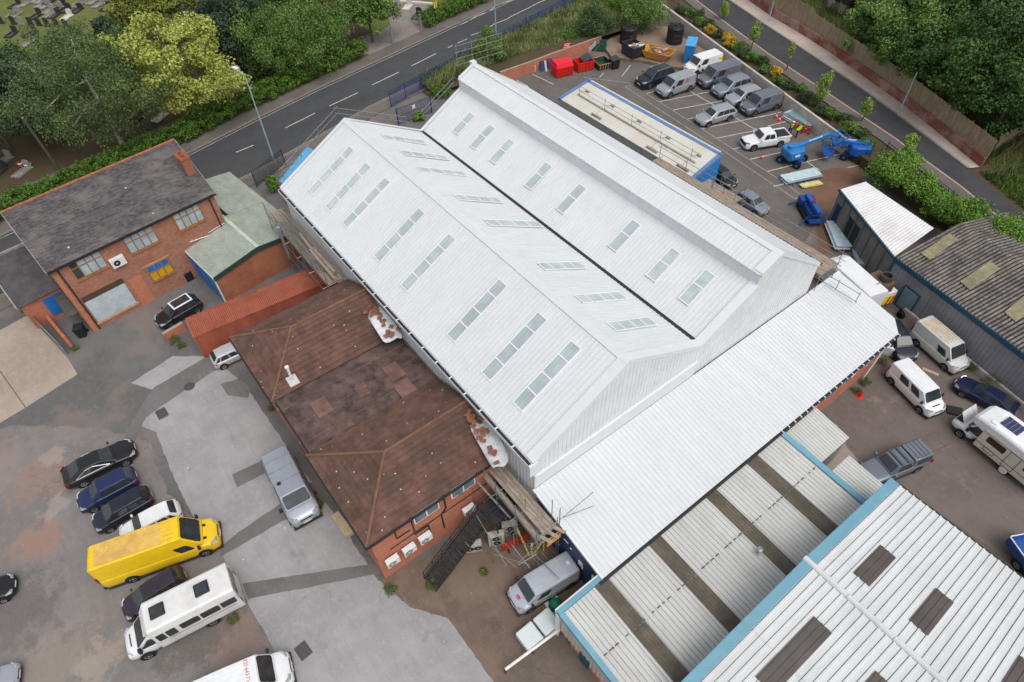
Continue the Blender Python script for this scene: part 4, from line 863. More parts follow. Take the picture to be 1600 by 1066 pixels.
for i in range(k): p = ga.lerp(gb, (i+.5)/k); mb.tube(p+V3(0, 0, .12), p+V3(0, 0, 2.05), .02, 4)
mb.build('panel', mat('navy_gate', C(34, 56, 96), .5), g)
q = ga.lerp(gb, .45); MB().obox(q+V3(0, 0, 1.4)-V3(-gd_.y, gd_.x, 0)*.06, gd_*.4, V3(-gd_.y, gd_.x, 0)*.02, (0, 0, .45)).build('sign', UPVC, g)
# brick wall with timber fence on top, beyond the upper road
mb = MB(); fp = MB(); WBL = [Vector((x, y, 1.2)) for x, y in WB]
seg_h = [1.0]*7
t = thing('timber_fence', 'weathered close-board timber fence standing on the red brick wall beyond the upper road', 'fence', WBL[3])
for i, (a, b) in enumerate(zip(WBL[:-1], WBL[1:])):
    d = (b-a); L = d.length; d.normalize(); n = V3(-d.y, d.x, 0)
    mb.obox(a+n*.02, d*L, n*.25, (0, 0, 1.05))
    k = int(L/2.4)+1
    for j in range(k):
        p = a+d*(L*j/k)+n*.3; hh = 2.0+(.5 if i < 3 else 0)
        for b_ in range(8): fp.obox(p+d*(L/k*b_/8)+V3(0, 0, .95+.01*((b_*7+j*3) % 5)), d*(L/k/8-.02), n*.03, (0, 0, hh))
        MB().obox(p+n*.035+V3(0, 0, 0), d*.1, n*.1, (0, 0, 1.1+hh)).build('post', TIMBER, t)
fp.build('panel', mat('fence_boards', C(158, 140, 112), .85, 0, .25, 1.6, stretch=(3, 3, .5), dirt=C(120, 112, 98), dirt_amt=.5), t)
mb.build('brick_wall', mat('red_wall', C(134, 82, 66), .9, 0, .2, 1.2, dirt=C(196, 176, 166), dirt_amt=.5, dirt_scale=.35, fine=.3), None, 'low red brick retaining wall with white salt stains, beyond the upper road', 'wall')
a, b = A(1350+185, 262, 1.2), A(1600, 222, 1.2)
post_fence('mesh_fence', 'black mesh fence along the grass beyond the end of the pink pavement, far right', 'fence', [tuple(A(1538, 258, 1.2)), tuple(A(1600, 214, 1.2))], 1.6, 2.6, FBLK, rails=(.1, .95), pales=.3, pw=.008)
mb = MB(); q0, q1 = A(1552, 236, 1.2), A(1625, 195, 1.2); qd = (q1-q0).normalized(); qn = V3(-qd.y, qd.x, 0); mb.obox(q0, qd*(q1-q0).length, qn*.06, (0, 0, 1.7)); mb.build('timber_fence', TIMBER, None, 'short timber fence running off right, at the end of the long close-board fence', 'fence')
# bank retaining wall in the car park
bp = [A(782, 113, 1.5), A(832, 96, 1.5), A(863, 84, 1.5), A(898, 72, 1.5), A(940, 57, 1.5)]
bp = [Vector((p.x, p.y, 0)) for p in bp]
mb = MB()
for a, b in zip(bp[:-1], bp[1:]):
    d = b-a; n = V3(-d.y, d.x, 0).normalized(); mb.obox(a, d, n*.25, (0, 0, 1.5))
mb.build('brick_wall', BRICK_R, None, 'red brick wall holding back the weedy bank behind the red skips', 'wall')
q0, q1 = A(682, 196), A(722, 160); d = (q1-q0); n = V3(-d.y, d.x, 0).normalized()
MB().obox(q0, d, n*.3, (0, 0, .9)).build('brick_wall', BRICK_R, None, 'short red brick wall between the navy gate and the far end of the warehouse', 'wall')
# bank
BK = [(-71.0, 38.0), (-73.0, 48.2), (-75.3, 63.5), (-77.3, 77), (-66, 76.5), (-64.5, 70)]+[(p.x-.2, p.y) for p in bp[::-1]]+[(-68.6, 38)]
NB = len(bp)
mb = MB(); c = V3(-70.4, 58, 1.1); N_ = len(BK); 
vs = [(x, y, -.02 if i in (0, 1) else (.35 if i < 4 else 1.0 if i < 6 else 1.4 if i < 6+NB else .2)) for i, (x, y) in enumerate(BK)]+[tuple(c)]
mb.add(vs, [(i, (i+1) % N_, N_) for i in range(N_)]); mb.build('bank', G_SOIL, kind='structure')
# raised dirt pad of the skip area
pad = [A(955, 93), A(1000, 97), A(1060, 109), A(1080, 112), A(1118, 92), A(1062, 60), A(1040, 45), A(985, 45), A(940, 72)]
mb = MB(); mb.prism([(p.x, p.y) for p in pad], -.05, .38); mb.build('dirt_pad', ground('dirt_pad', C(140, 122, 106), C(120, 100, 84), patch_scale=.4, crack=False), kind='structure')
mb = MB()
for a, b in zip(pad[:3], pad[1:4]):
    d = b-a; n = V3(d.y, -d.x, 0).normalized(); mb.obox(a, d, n*.25, (0, 0, .42))
mb.build('low_wall', mat('mossy_kerb', C(128, 116, 98), .9, 0, .25, 1.5, dirt=C(88, 84, 62), dirt_amt=.6), None, 'low mossy kerb wall in front of the dirt pad with the skips', 'wall')
# ================================================================== SCAFFOLDING
def scaffold(label, pts, z, width, h_rail=1.1, lifts=(2.0,), boards=5, ground_z=0, bays=2.2, side=1, legs=True, extra=None, rail=True, gaps=()):
    "walkway along pts (inner edge), platform at z"
    pts = [Vector((p[0], p[1], 0)) for p in pts]; t = thing('scaffold', label, 'scaffolding', pts[0])
    bd, rl, lg = MB(), MB(), MB()
    for a, b in zip(pts[:-1], pts[1:]):
        L = (b-a).length; d = (b-a)/L; n = V3(-d.y, d.x, 0)*side
        bw = width/boards
        for i in range(boards):
            if i in gaps: continue
            s = 0
            while s < L:
                l = min(3.6+random.uniform(-.4, .4), L-s); bd.obox(a+d*s+n*(i*bw)+V3(0, 0, z+random.uniform(0, .03)), d*l, n*(bw-.02), (0, 0, .045)); s += l+.01
        k = max(1, round(L/bays))
        for i in range(k+1):
            p = a+d*(L*i/k)
            for q, hh in ((p, z+(.0 if rail != 'both' else h_rail)), (p+n*width, z+h_rail+.25)):
                if legs: MB().tube(V3(q.x, q.y, ground_z), V3(q.x, q.y, hh), .03, 5).build('pole', STEEL, t)
            rl.tube(V3(p.x, p.y, z-.06)-n*.3, V3(p.x, p.y, z-.06)+n*(width+.5), .026, 5)
            if legs and i < k:
                p2 = a+d*(L*(i+1)/k)+n*width; p1 = p+n*width
                if i % 2 == 0: rl.tube(V3(p1.x, p1.y, ground_z+.3), V3(p2.x, p2.y, z-.1), .026, 5)
        for zz in ((z+.5, z+h_rail) if rail else ()):
            rl.tube(V3(*(a+n*width)[:2], zz)-d*.3, V3(*(b+n*width)[:2], zz)+d*.5, .027, 5)
        for zl in lifts+(z-.08,):
            for o in (0, width): rl.tube(V3(*(a+n*o)[:2], zl)-d*.3, V3(*(b+n*o)[:2], zl)+d*.3, .027, 5)
    bd.build('boards', BOARD, t); rl.build('tubes', STEEL, t)
    if extra: extra(t)
    return t
# left wall scaffold
def ex1(t):
    mb = MB()
    for i in range(9):
        o = 10.7+i*.13; mb.tube((-50.5+random.random()*2, o, 5.5+random.random()*.25), (-40.3-random.random()*1.5, o, 5.5+random.random()*.25), .035, 5)
    mb.build('stacked_tubes', STEEL, t)
    mb = MB()
    for i in range(10): mb.obox((-46+random.uniform(-1, 3), 10.65+random.random()*.9, 5.45+i*.04), (3.8, random.uniform(-.15, .15), 0), (0, .22, 0), (0, 0, .04))
    mb.build('stacked_boards', BOARD, t)
scaffold('scaffold walkway stacked with boards and tubes along the left wall of the warehouse', [(-51.5, 11.95), (-39.6, 11.95)], 5.2, 1.35, side=-1, extra=ex1, lifts=(2.0, 3.6))
# near corner scaffold tower
def ex2(t):
    mb = MB(); mb.obox((-13.5, 10.1, 3.4), (.05, 0, 0), (0, .9, 0), (0, 0, .06))
    YB = mat('yellow_frame', C(220, 150, 30), .5)
    fr = MB()
    for z in (3.55, 3.95, 4.35): fr.tube((-12.55, 11.0, z), (-12.55, 12.0, z), .04, 5)
    for y in (11.0, 12.0): fr.tube((-12.55, y, 3.5), (-12.55, y, 4.4), .04, 5)
    fr.obox((-12.58, 11.0, 3.5), (.04, 0, 0), (0, 1, 0), (0, 0, .4)); fr.build('ladder_gate', YB, t)
    yt = mat('pale_yellow_tube', C(226, 214, 110), .5); y = MB()
    for a, b in ((A(807.5, 825, 2.2), A(827, 868)), (A(852, 840, 2.2), A(830, 871)), (A(785, 835, 2.0), A(786, 856)), (A(831, 850, 2.0), A(831, 871)), (A(850, 840, 2.0), A(849, 860))): y.tube(a, b, .055, 6)
    y.build('yellow_brace', yt, t)
    tb = MB()
    for a, b in (((-12.7, 10.4, 5.3), (-12.7, 14.6, 5.8)), ((-12.7, 12.2, 5.5), (-12.2, 14.2, 5.3)), ((-12.7, 12.0, 0), (-12.7, 12.0, 7.0)), ((-13.5, 12.1, 3.5), (-13.5, 12.1, 6.6)), ((-18.9, 9.9, 2.6), (-18.2, 8.5, 4.6)), ((-15, 8.6, 0), (-15, 8.6, 3.6)), ((-15, 8.6, 2.4), (-13, 9.0, 2.4)), ((-15, 8.6, 1.4), (-13, 10, 1.4)), ((-17, 8.9, 3.2), (-13.2, 8.4, 3.2))): tb.tube(a, b, .032, 5)
    tb.tube((-18.3, 10.0, 4.3), (-15.4, 10.4, 3.4), .07, 6); rr = random.Random(5)
    for i in range(26):
        p = V3(rr.uniform(-18.5, -12.8), rr.uniform(9.0, 12.0), rr.uniform(.3, 3.8)); k = i % 3
        d = V3(0, 0, rr.uniform(1.5, 2.6)) if k == 0 else (V3(rr.uniform(1.5, 3), rr.uniform(-.3, .3), rr.uniform(-.6, .6)) if k == 1 else V3(rr.uniform(-.3, .3), rr.uniform(1.2, 2.4), rr.uniform(-.2, .2)))
        tb.tube(p, p+d, .028, 5)
    tb.build('loose_tubes', STEEL, t)
    lb = MB()
    la, lb_ = A(793, 786, 2.4), A(836, 846, 2.4); ld = lb_-la; ln = V3(-ld.y, ld.x, 0).normalized()
    for i in range(4): lb.obox(la+ln*(i*.24)+ld*(.04*(i % 3)), ld, ln*.22, (0, 0, .05))
    lb.build('lower_boards', BOARD, t); lb = MB()
    for i in range(3): lb.obox((-12.9, 10.6+i*.5, 4.6), (.7, .3, .0), (0, .25, 0), (0, 0, .05))
    lb.build('lower_boards', BOARD, t)
scaffold('tall scaffold tower with yellow braces at the near left corner of the warehouse', [(-18.9, 12.0), (-12.9, 12.0)], 4.4, 1.55, side=-1, boards=6, gaps=(4,), extra=ex2, rail='both', lifts=(2.2,))
# right eaves walkway
scaffold('long scaffold walkway below the right eaves of the warehouse, facing the car park', [(-34.0, 39.9), (-15.2, 39.9)], 6.6, 2.2, side=1, boards=7, lifts=(2.0, 4.3), bays=3.0)
scaffold('bare galvanised scaffold stair cage beside the blue end of the portable shed', [(-30.5, 44.2), (-26.6, 44.2)], 4.6, 1.3, side=1, boards=2, lifts=(2.0,), bays=1.3, rail='both')
# roof edge protection on the flat shed
t = thing('roof_edge_rail', 'freestanding scaffold guard rail with plank, standing along the cream flat roof', 'guard rail', (-44, 48, 3.55))
ra_, rb_ = fa.lerp(fb, .42)+fun*1.0, fd.lerp(fc, .42)-fun*1.0; mb = MB(); pl = MB(); zf_ = V3(0, 0, .06)
for zz in (.55, 1.1): mb.tube(ra_+zf_+V3(0, 0, zz), rb_+zf_+V3(0, 0, zz), .026, 5)
for i in range(5):
    p = ra_.lerp(rb_, (i+.05)/4.2)+zf_; MB().tube(p, p+V3(0, 0, 1.35), .028, 5).build('pole', STEEL, t)
    if i in (1, 3, 4):
        mb.tube(p+V3(0, 0, .9), p-fvn*1.7, .026, 5); pl.obox(p-fvn*1.8-fun*.6, fun*1.5, fvn*.25, (0, 0, .15))
    mb.tube(p+V3(0, 0, .5), p+fvn*1.2, .024, 5); pl.obox(p+fvn*1.1, fun*.5, fvn*.3, (0, 0, .12))
pl.obox(ra_+zf_-fvn*.15, rb_-ra_, fvn*.25, (0, 0, .05)); pl.build('plank', BOARD, t); mb.build('tubes', STEEL, t)
# gable edge rails at the roadside end
def rail_run(label, P, posts, hs):
    t = thing('edge_rail', label, 'guard rail', P[0]); mb = MB()
    for a, b in zip(P[:-1], P[1:]):
        a, b = Vector(a), Vector(b)
        for h in hs: mb.tube(a+V3(0, 0, h)-(b-a)*.03, b+V3(0, 0, h)+(b-a)*.03, .03, 5)
        for i in range(posts+1): p = a.lerp(b, i/posts); MB().tube(p, p+V3(0, 0, hs[-1]+.2), .03, 5).build('pole', STEEL, t)
    mb.build('rails', STEEL, t)
rail_run('scaffold guard rail over the left gable of the warehouse at its roadside end', [(-51.2, 13.0, 8.2), (-51.2, 19.2, 11.6), (-51.2, 25.6, 8.4)], 3, (.45, .95))
rail_run('tall scaffold rails rising behind the ridge end of the higher gable', [(-51.4, 32.0, 11.9), (-51.4, 37.2, 11.6)], 3, (.3, .9, 1.5, 2.1))
rail_run('scaffold rails down the roadside verge between the two gables', [(-51.2, 27.5, 8.4), (-51.2, 31.2, 10.4)], 2, (.4, .9))
rail_run('bare scaffold rails lying by the end of the lean-to roof', [(-15.9, 41.0, 5.2), (-12.6, 41.6, 4.7)], 2, (.1, .9))
rail_run('scaffold rail at the far right eave corner of the warehouse', [(-50.8, 40.2, 6.4), (-45.5, 40.8, 5.6)], 2, (.5, 1.1))
# external black staircase
t = thing('fire_stair', 'black steel stair climbing past the air conditioners to the first floor of the hipped office', 'staircase', (-15.5, 6.5, 0))
SB = mat('black_steel', (.03, .031, .033, 1), .55, .2, .3, 3)
s0, s1, zt = A(664, 905), V3(-17.6, 11.2, 0), 2.9
d = V3(s1.x-s0.x, s1.y-s0.y, 0); L = d.length; d.normalize(); n = V3(d.y, -d.x, 0)
mb = MB()
for i in range(16): mb.obox(s0+d*(L*.72*i/16)+V3(0, 0, zt*(i+1)/16-.05), d*.26, n*1.1, (0, 0, .05))
mb.obox(s0+d*(L*.72)+V3(0, 0, zt-.03), d*(L*.4), n*1.6, (0, 0, .06)); mb.build('treads', SB, t)
mb = MB()
for o in (0, 1.1):
    mb.obox(s0+n*o, d*(L*.72)+V3(0, 0, zt), n*.05, (0, 0, .22))
    for h in (.5, 1.0): mb.tube(s0+n*o+V3(0, 0, h), s0+n*o+d*(L*.72)+V3(0, 0, zt+h), .03, 5); mb.tube(s0+n*o+d*(L*.72)+V3(0, 0, zt+h), s0+n*o+d*L*1.1+V3(0, 0, zt+h), .03, 5)
    for i in range(7): p = s0+n*o+d*(L*.72*i/6)+V3(0, 0, zt*i/6); mb.tube(p, p+V3(0, 0, 1.0), .025, 5)
mb.build('handrail', SB, t)
mb = MB()
for f in (.75, 1.08):
    for o in (0, 1.5): p = s0+d*(L*f)+n*o; mb.tube(p, p+V3(0, 0, zt), .05, 5)
mb.build('post', SB, t)
# ================================================================== AIR CONDITIONERS
FANG = mat('fan_grille', C(150, 150, 148), .6)
def ac(label, c, rz, fans=1, w=.95, h=.7, dep=.36, group='air conditioners on the office wall', wallmount=True, m=WHITE):
    t = thing('air_conditioner', label, 'air conditioner', c, rz, group)
    MB().box(-w/2, w/2, -dep/2, dep/2, 0, h).build('casing', m, t, world=False, bevel=.02)
    for i in range(fans):
        if h > 1: x, z = 0, h*(.28+.45*i)
        else: x, z = -w*.12+(.0 if fans == 1 else (i-.5)*w*.5+w*.12), h*.5
        f = MB().lathe((x, -dep/2-.012, z), [(.02, 0), (.27, 0), (.27, .01), (.02, .01)], 'y', 16).build('fan_grille', FANG if wallmount and group else BLACK, t, world=False)
        MB().lathe((x, -dep/2-.02, z), [(.0, 0), (.07, 0), (.07, .006), (0, .006)], 'y', 8).build('fan_hub', m, f, world=False)
    if wallmount: MB().box(-w/2+.1, -w/2+.15, 0, dep/2+.2, -.06, -.01).box(w/2-.15, w/2-.1, 0, dep/2+.2, -.06, -.01).build('bracket', GALV, t, world=False)
    return t
XA = -18.1
for (px_, py_, l) in ((614, 877, 'lowest white air conditioner, nearest the corner of the hipped office'), (640, 859, 'white air conditioner second from the office corner, below a looped pipe'), (665, 841, 'large white air conditioner under the left-hand white window of the hipped office'), (733, 797, 'white air conditioner high on the wall beyond the right-hand white window')):
    q = AP(px_, py_, V3(-18.1, 0, 0), V3(1, 0, 0)); ac(l, (-18.15, q.y, q.z-.35), R(90), w=.86, h=.62)
q = AP(185, 410, V3(*op(0, -.25, 0)), -vo); ac('white air conditioner with black fan between the upper windows of the old slate-roofed office', (q.x-.1, q.y, q.z-.4), math.atan2(uo.y, uo.x), w=1.15, h=.85, group=None)
AGREY = mat('aged_white', C(200, 198, 188, .8), .55, 0, .1, 2, dirt=C(150, 146, 134), dirt_amt=.5)
for px_, py_, l, hh, f in ((741, 858, 'free-standing white air conditioner with two fans on the paving beside the black stair', .95, 2), (776, 848, 'tall cream air conditioner standing under the scaffold tower', 1.35, 2), (797, 832, 'second tall cream air conditioner, deepest under the scaffold tower', 1.35, 2)):
    p = A(px_, py_); ac(l, p, R(62), f, 1.05, hh, .42, None, False, AGREY)
for (px_, py_), l in (((388, 592), 'long white panel fixed to the shaded wall of the far hipped block'), ((487, 742), 'white panel fixed to the wall of the near hipped block, beside the silver van')):
    q = AP(px_, py_, V3(0, 2.35, 0), V3(0, 1, 0)); MB().box(q.x-.75, q.x+.75, 2.18, 2.45, q.z-.35, q.z+.4).build('air_conditioner', WHITE, None, l, 'air conditioner', bevel=.03)
# ================================================================== SMALL SITE THINGS
def barrier(label, a, b, col, h=1.0, group=None):
    a, b = Vector(a), Vector(b); d = (b-a); L = d.length; d.normalize(); n = V3(-d.y, d.x, 0); t = thing('barrier', label, 'barrier', a, 0, group)
    mb = MB()
    for z in (.08, .36, .62, .88): mb.obox(a+V3(0, 0, z)-n*.02, d*L, n*.04, (0, 0, .12))
    k = max(2, int(L/.35))
    for i in range(k+1): mb.obox(a+d*(L*i/k-.03)-n*.025, d*.06, n*.05, (0, 0, h))
    mb.build('panel', col, t)
    for i in (.15, .85): mb = MB(); mb.obox(a+d*(L*i)-n*.3, d*.12, n*.6, (0, 0, .06)); mb.build('foot', BLACK, t)
    MB().obox(a+d*(L*.35)-n*.04, d*(L*.2), n*.015, (0, 0, 0)+Vector((0, 0, .0)) if False else (0, 0, .1)).build('reflector', UPVC, t) if False else None
    return t
REDB = mat('red_plastic', C(206, 44, 30), .5, 0, .12, 3); ORNB = mat('orange_plastic', C(222, 84, 40), .5, 0, .12, 3)
barrier('red plastic pedestrian barrier under the scaffold tower', A(786, 862), A(826, 844), REDB)
barrier('orange plastic barrier beside the stacked white sheets in the car park', A(1237, 199, .0), A(1249, 206, 0), ORNB)
barrier('red plastic barrier behind the workers in the car park', A(1249, 207), A(1264, 210), REDB)
def cone(label, p, group=None, hi=.72):
    t = thing('traffic_cone', label, 'cone', p, random.random(), group); oc = mat('cone_red', C(208, 62, 40), .5)
    MB().lathe((0, 0, 0), [(.17, .03), (.135, .18*hi/.72), (.03, hi), (.0, hi)], n=12).box(-.2, .2, -.2, .2, 0, .035).build('body', oc, t, world=False)
    MB().lathe((0, 0, 0), [(.128, .26*hi/.72), (.070, .50*hi/.72)], n=12).build('reflective_sleeve', WHITE, t, world=False)
CONES = (((1212, 185), 'red and white cone nearest the grey van in the car park corner'), ((1217, 190), 'cone just in front of the stacked white sheets'), ((1190, 249), 'cone between the white pickup and the near boom lift'), ((1230, 277), 'cone at the front wheel of the near boom lift'), ((1344, 620), None))
for p, l in CONES[:4]: cone(l, A(*p), 'cones in the car park', .85)
p = A(1343, 620); t = thing('traffic_cone', 'plain orange cone alone in the rear yard, beside the brick wall of the extension', 'cone', p); MB().lathe((0, 0, 0), [(.2, .03), (.16, .1), (.05, .72), (0, .72)], n=12).box(-.23, .23, -.23, .23, 0, .04).build('body', mat('cone_red', C(208, 62, 40), .5), t, world=False)
# stacked cladding sheets
def stack(label, a, b, w, k, cols, z0=0, group=None, skew=.1):
    a, b = A(*a), A(*b); d = (b-a); L = d.length; d.normalize(); n = V3(-d.y, d.x, 0); t = thing('cladding_stack', label, 'sheet stack', a, 0, group)
    for i in range(k):
        mb = MB(); o = random.uniform(-skew, skew)
        corr(mb, a+n*(o+ (i % 3)*.12)+d*random.uniform(-.2, .2)+V3(0, 0, z0+.12+i*.07), d*L, n*w, pitch=.0 or .25, h=.03) if False else mb.obox(a+n*(o+(i % 3)*.1)+d*random.uniform(-.25, .25)+V3(0, 0, z0+.12+i*.08), d*L, n*w, (0, 0, .06))
        mb.build('sheet', cols[i % len(cols)], t)
    mb = MB()
    for f in (.15, .5, .85): mb.obox(a+d*(L*f)-n*.1+V3(0, 0, z0), d*.1, n*(w+.3), (0, 0, .12))
    mb.build('bearer', TIMBER, t); return t
CL = [mat('sheet_white', (.7, .72, .74, 1), .4), mat('sheet_grey', C(186, 204, 210), .4), mat('sheet_edge', C(120, 150, 156), .4)]
stack('tall stack of long white cladding sheets against the car park wall', (1222, 186), (1258, 207), 1.9, 9, CL)
stack('flat stack of white trims and sheets beside the line end in the car park', (1231, 292), (1285, 280), 1.1, 5, CL, skew=.35)
stack('yellow timber lengths lying beside the white trims', (1254, 296), (1284, 290), .6, 2, [mat('yellow_timber', C(206, 196, 130), .7)])
stack('stack of silver cladding sheets leaning near the small blue lift', (1286, 352), (1302, 392), 1.4, 6, [GALV, CL[1]])
stack('pale grey panels laid on the ground along the wall of the store', (1330, 396), (1340, 420), 1.0, 4, [mat('sheet_slate', C(150, 164, 172), .5)])
# skips, bins, tanks
def skip(label, c, rz, L, Wd, H, m, rim=None, group=None, lid=None, fill=None, slope=.0, cat='skip', name='skip'):
    t = thing(name, label, cat, c, rz, group); mb = MB()
    l0, w0_ = L*(1-slope)/2, Wd/2*.92; l1, w1_ = L/2, Wd/2
    o = [(-l0, -w0_, .12), (l0, -w0_, .12), (l0, w0_, .12), (-l0, w0_, .12)]; p = [(-l1, -w1_, H), (l1, -w1_, H), (l1, w1_, H), (-l1, w1_, H)]
    q = [(x*.93, y*.93, H) for x, y, _ in p]; r = [(x*.93, y*.93, .2) for x, y, _ in o]
    vs = o+p+q+r; fs = [(3, 2, 1, 0)]+[(i, (i+1) % 4, 4+(i+1) % 4, 4+i) for i in range(4)]+[(4+i, 4+(i+1) % 4, 8+(i+1) % 4, 8+i) for i in range(4)]+[(8+i, 8+(i+1) % 4, 12+(i+1) % 4, 12+i) for i in range(4)]+[(12, 13, 14, 15)]
    mb.add(vs, fs); mb.build('body', m, t, world=False, flipfix=False)
    mb = MB()
    for i in range(4):
        a, b = Vector(p[i]), Vector(p[(i+1) % 4]); mb.tube(a, b, .05, 5)
    for x in np.linspace(-l0*.8, l0*.8, 5):
        for s in (-1, 1): mb.obox((x-.04, s*(w0_-.0), .15), (.08, 0, 0), (0, s*.06, 0), (0, s*(w1_-w0_), H-.2))
    mb.build('rim', rim or m, t, world=False)
    if lid: lid(t, L, Wd, H)
    if fill:
        mb = MB()
        for i in range(26): mb.obox((random.uniform(-l0*.8, l0*.6), random.uniform(-w0_*.8, w0_*.5), H*.55+random.random()*H*.5), (random.uniform(.2, .9), random.uniform(-.3, .3), random.uniform(-.2, .3)), (random.uniform(-.2, .2), random.uniform(.15, .5), 0), (0, 0, random.uniform(.03, .2)), i % len(fill))
        mb.build('rubbish', fill, t, world=False)
    return t
RED = mat('skip_red', C(214, 36, 28), .5, 0, .1, 2, dirt=C(150, 40, 30), dirt_amt=.35); RED2 = mat('skip_lid', C(232, 22, 48), .45, 0, .06, 2)
def lid1(t, L, Wd, H):
    mb = MB(); mb.add([(-L/2, -Wd/2, H), (L/2, -Wd/2, H), (L/2, Wd/2, H), (-L/2, Wd/2, H), (-L/2+.1, -Wd/2+.2, H+.5), (L/2-.1, -Wd/2+.2, H+.5), (L/2-.1, Wd/2-.2, H+.5), (-L/2+.1, Wd/2-.2, H+.5)], [(0, 1, 5, 4), (1, 2, 6, 5), (2, 3, 7, 6), (3, 0, 4, 7), (4, 5, 6, 7)]); mb.build('lid', RED2, t, world=False)
def lid2(t, L, Wd, H):
    mb = MB(); mb.obox((-L*.1, -Wd/2+.1, H+.02), (L*.5, 0, .35), (0, Wd-.2, 0), (0, 0, .06)); mb.build('lid', mat('dark_lid', C(60, 66, 70), .5), t, world=False)
skd = math.atan2(rd.y, rd.x)
skip('red skip with closed bright red lid, in front of the brick wall', A(878, 116), R(75), 2.4, 1.8, 1.3, RED, lid=lid1)
skip('red skip with open dark lid beside the closed red one', A(911, 108), R(75), 2.3, 1.7, 1.25, RED, lid=lid2)
CARD = mat('cardboard', C(176, 132, 92), .8, 0, .2, 3)
skip('dark green open skip with bare brown inside, beside the black bin', A(940, 104), R(75), 1.9, 2.2, .8, mat('skip_green', C(44, 66, 54), .6), rim=CARD)
wb = thing('wheelie_bin', 'black four-wheeled bin beside the dark green open skip', 'bin', A(959, 106), R(75))
MB().add([(-.45, -.55, .15), (.45, -.55, .15), (.45, .55, .15), (-.45, .55, .15), (-.5, -.62, 1.15), (.5, -.62, 1.15), (.5, .62, 1.15), (-.5, .62, 1.15)], [(3, 2, 1, 0), (4, 5, 6, 7), (0, 1, 5, 4), (1, 2, 6, 5), (2, 3, 7, 6), (3, 0, 4, 7)]).build('body', BLACK, wb, world=False)
MB().obox((-.55, -.66, 1.16), (1.1, 0, .16), (0, 1.32, 0), (0, 0, .06)).build('lid', mat('bin_lid', C(58, 60, 62), .5), wb, world=False)
for x in (-.35, .35):
    for y in (-.45, .45): MB().lathe((x, y, .09), [(.0, -.03), (.09, -.03), (.09, .03), (0, .03)], 'y', 8).build('wheel', RUBBER, wb, world=False)
skip('black skip heaped with white and blue rubbish on the dirt pad', A(988, 86, .38), R(82), 1.9, 2.6, 1.5, mat('skip_black', (.03, .03, .035, 1), .6), fill=[WHITE, mat('junk_blue', C(70, 120, 180), .6), CARD, mat('junk_red', C(170, 50, 40), .6), WHITE])
skip('yellow and pink skip full of timber and plasterboard on the dirt pad', A(1027, 90, .38), R(20), 4.0, 2.2, 1.0, mat('skip_yellow', C(190, 140, 40), .6, 0, .15, 2, dirt=C(170, 90, 110), dirt_amt=.7, dirt_scale=.5), slope=.35, fill=[CARD, mat('plasterboard', C(190, 176, 166), .8), TIMBER, CARD])
skip('green mesh-sided trailer bin against the shrubs', A(936, 78, 0), R(40), 1.9, 1.2, 1.1, mat('bin_green', C(48, 92, 70), .6), name='bin', cat='bin')
def tank(label, p, r, h):
    t = thing('water_tank', label, 'tank', p); m = mat('black_tank', (.016, .016, .018, 1), .45, 0, .2, 3)
    MB().lathe((0, 0, 0), [(0, 0), (r, 0), (r, .25*h), (r*.97, .27*h), (r, .3*h), (r, .55*h), (r*.97, .57*h), (r, .6*h), (r, .88*h), (r*.9, .96*h), (0, h*1.02)], n=20).build('shell', m, t, world=False)
    MB().lathe((0, 0, h), [(0, .14), (.3, .14), (.32, -.05)], n=12).build('lid', m, t, world=False)
    mb = MB()
    for i in range(8): a = i*math.pi/4; mb.obox((math.cos(a)*r*.45, math.sin(a)*r*.45, h*.97), (math.cos(a)*r*.45, math.sin(a)*r*.45, -.06), (-math.sin(a)*.12, math.cos(a)*.12, 0), (0, 0, .12))
    mb.build('lid_ribs', m, t, world=False)
tank('round black water tank against the concrete retaining wall', A(1053, 66, .38), 1.1, 2.3)
tank('round black tank behind the rubbish-filled black skip', A(981, 66, .38), 1.15, 2.2)
cb = thing('storage_cabinet', 'tall bright blue steel cabinet with a white notice, on the dirt pad', 'cabinet', A(1076, 93, .38), R(-55))
mb = MB(); mb.box(-1.35, 1.35, -.6, .6, 0, 2.3); mb.build('body', mat('cabinet_blue', C(38, 122, 190), .5), cb, world=False, bevel=.02)
MB().box(-1.4, 1.4, -.65, .65, 2.3, 2.38).build('roof', mat('cabinet_top', C(80, 160, 214), .5), cb, world=False)
for x in (-1.25, .03): MB().box(x, x+1.22, -.63, -.603, .1, 2.2).build('door', mat('cabinet_door', C(36, 110, 178), .5), cb, world=False)
MB().box(-.9, -.3, -.65, -.632, 1.6, 1.9).build('notice', UPVC, cb, world=False)
# pallets / boards left of the red skips
for i, (px_, c, l, rz) in enumerate((((845, 112), C(40, 58, 100), 'navy board leaning by the brick wall, left of the skips', .2), ((851, 111), C(200, 204, 206), 'narrow white board between the navy and purple boards', .2), ((857, 108), C(84, 48, 96), 'purple board leaning next to the closed red skip', .3), ((836, 112), C(186, 180, 176), 'small pale bollard at the left end of the brick wall', .1))):
    p = A(*px_); m = mat('board_%d' % i, c, .6)
    mb = MB()
    if i < 3: mb.obox((p.x, p.y, 0), (-.5, .2, 1.15), (.25, .55 if i != 1 else .2, 0), (.12, -.05, 0))
    else: mb.lathe((p.x, p.y, 0), [(0, 0), (.12, 0), (.12, .8), (0, .85)], n=10)
    mb.build('leaning_board' if i < 3 else 'bollard', m, None, l, 'board' if i < 3 else 'bollard')
q = A(892, 92, 0); sg = thing('site_sign', 'red site sign with white lettering above the closed red skip', 'sign', (q.x-.6, q.y-.3, 0), R(-20))
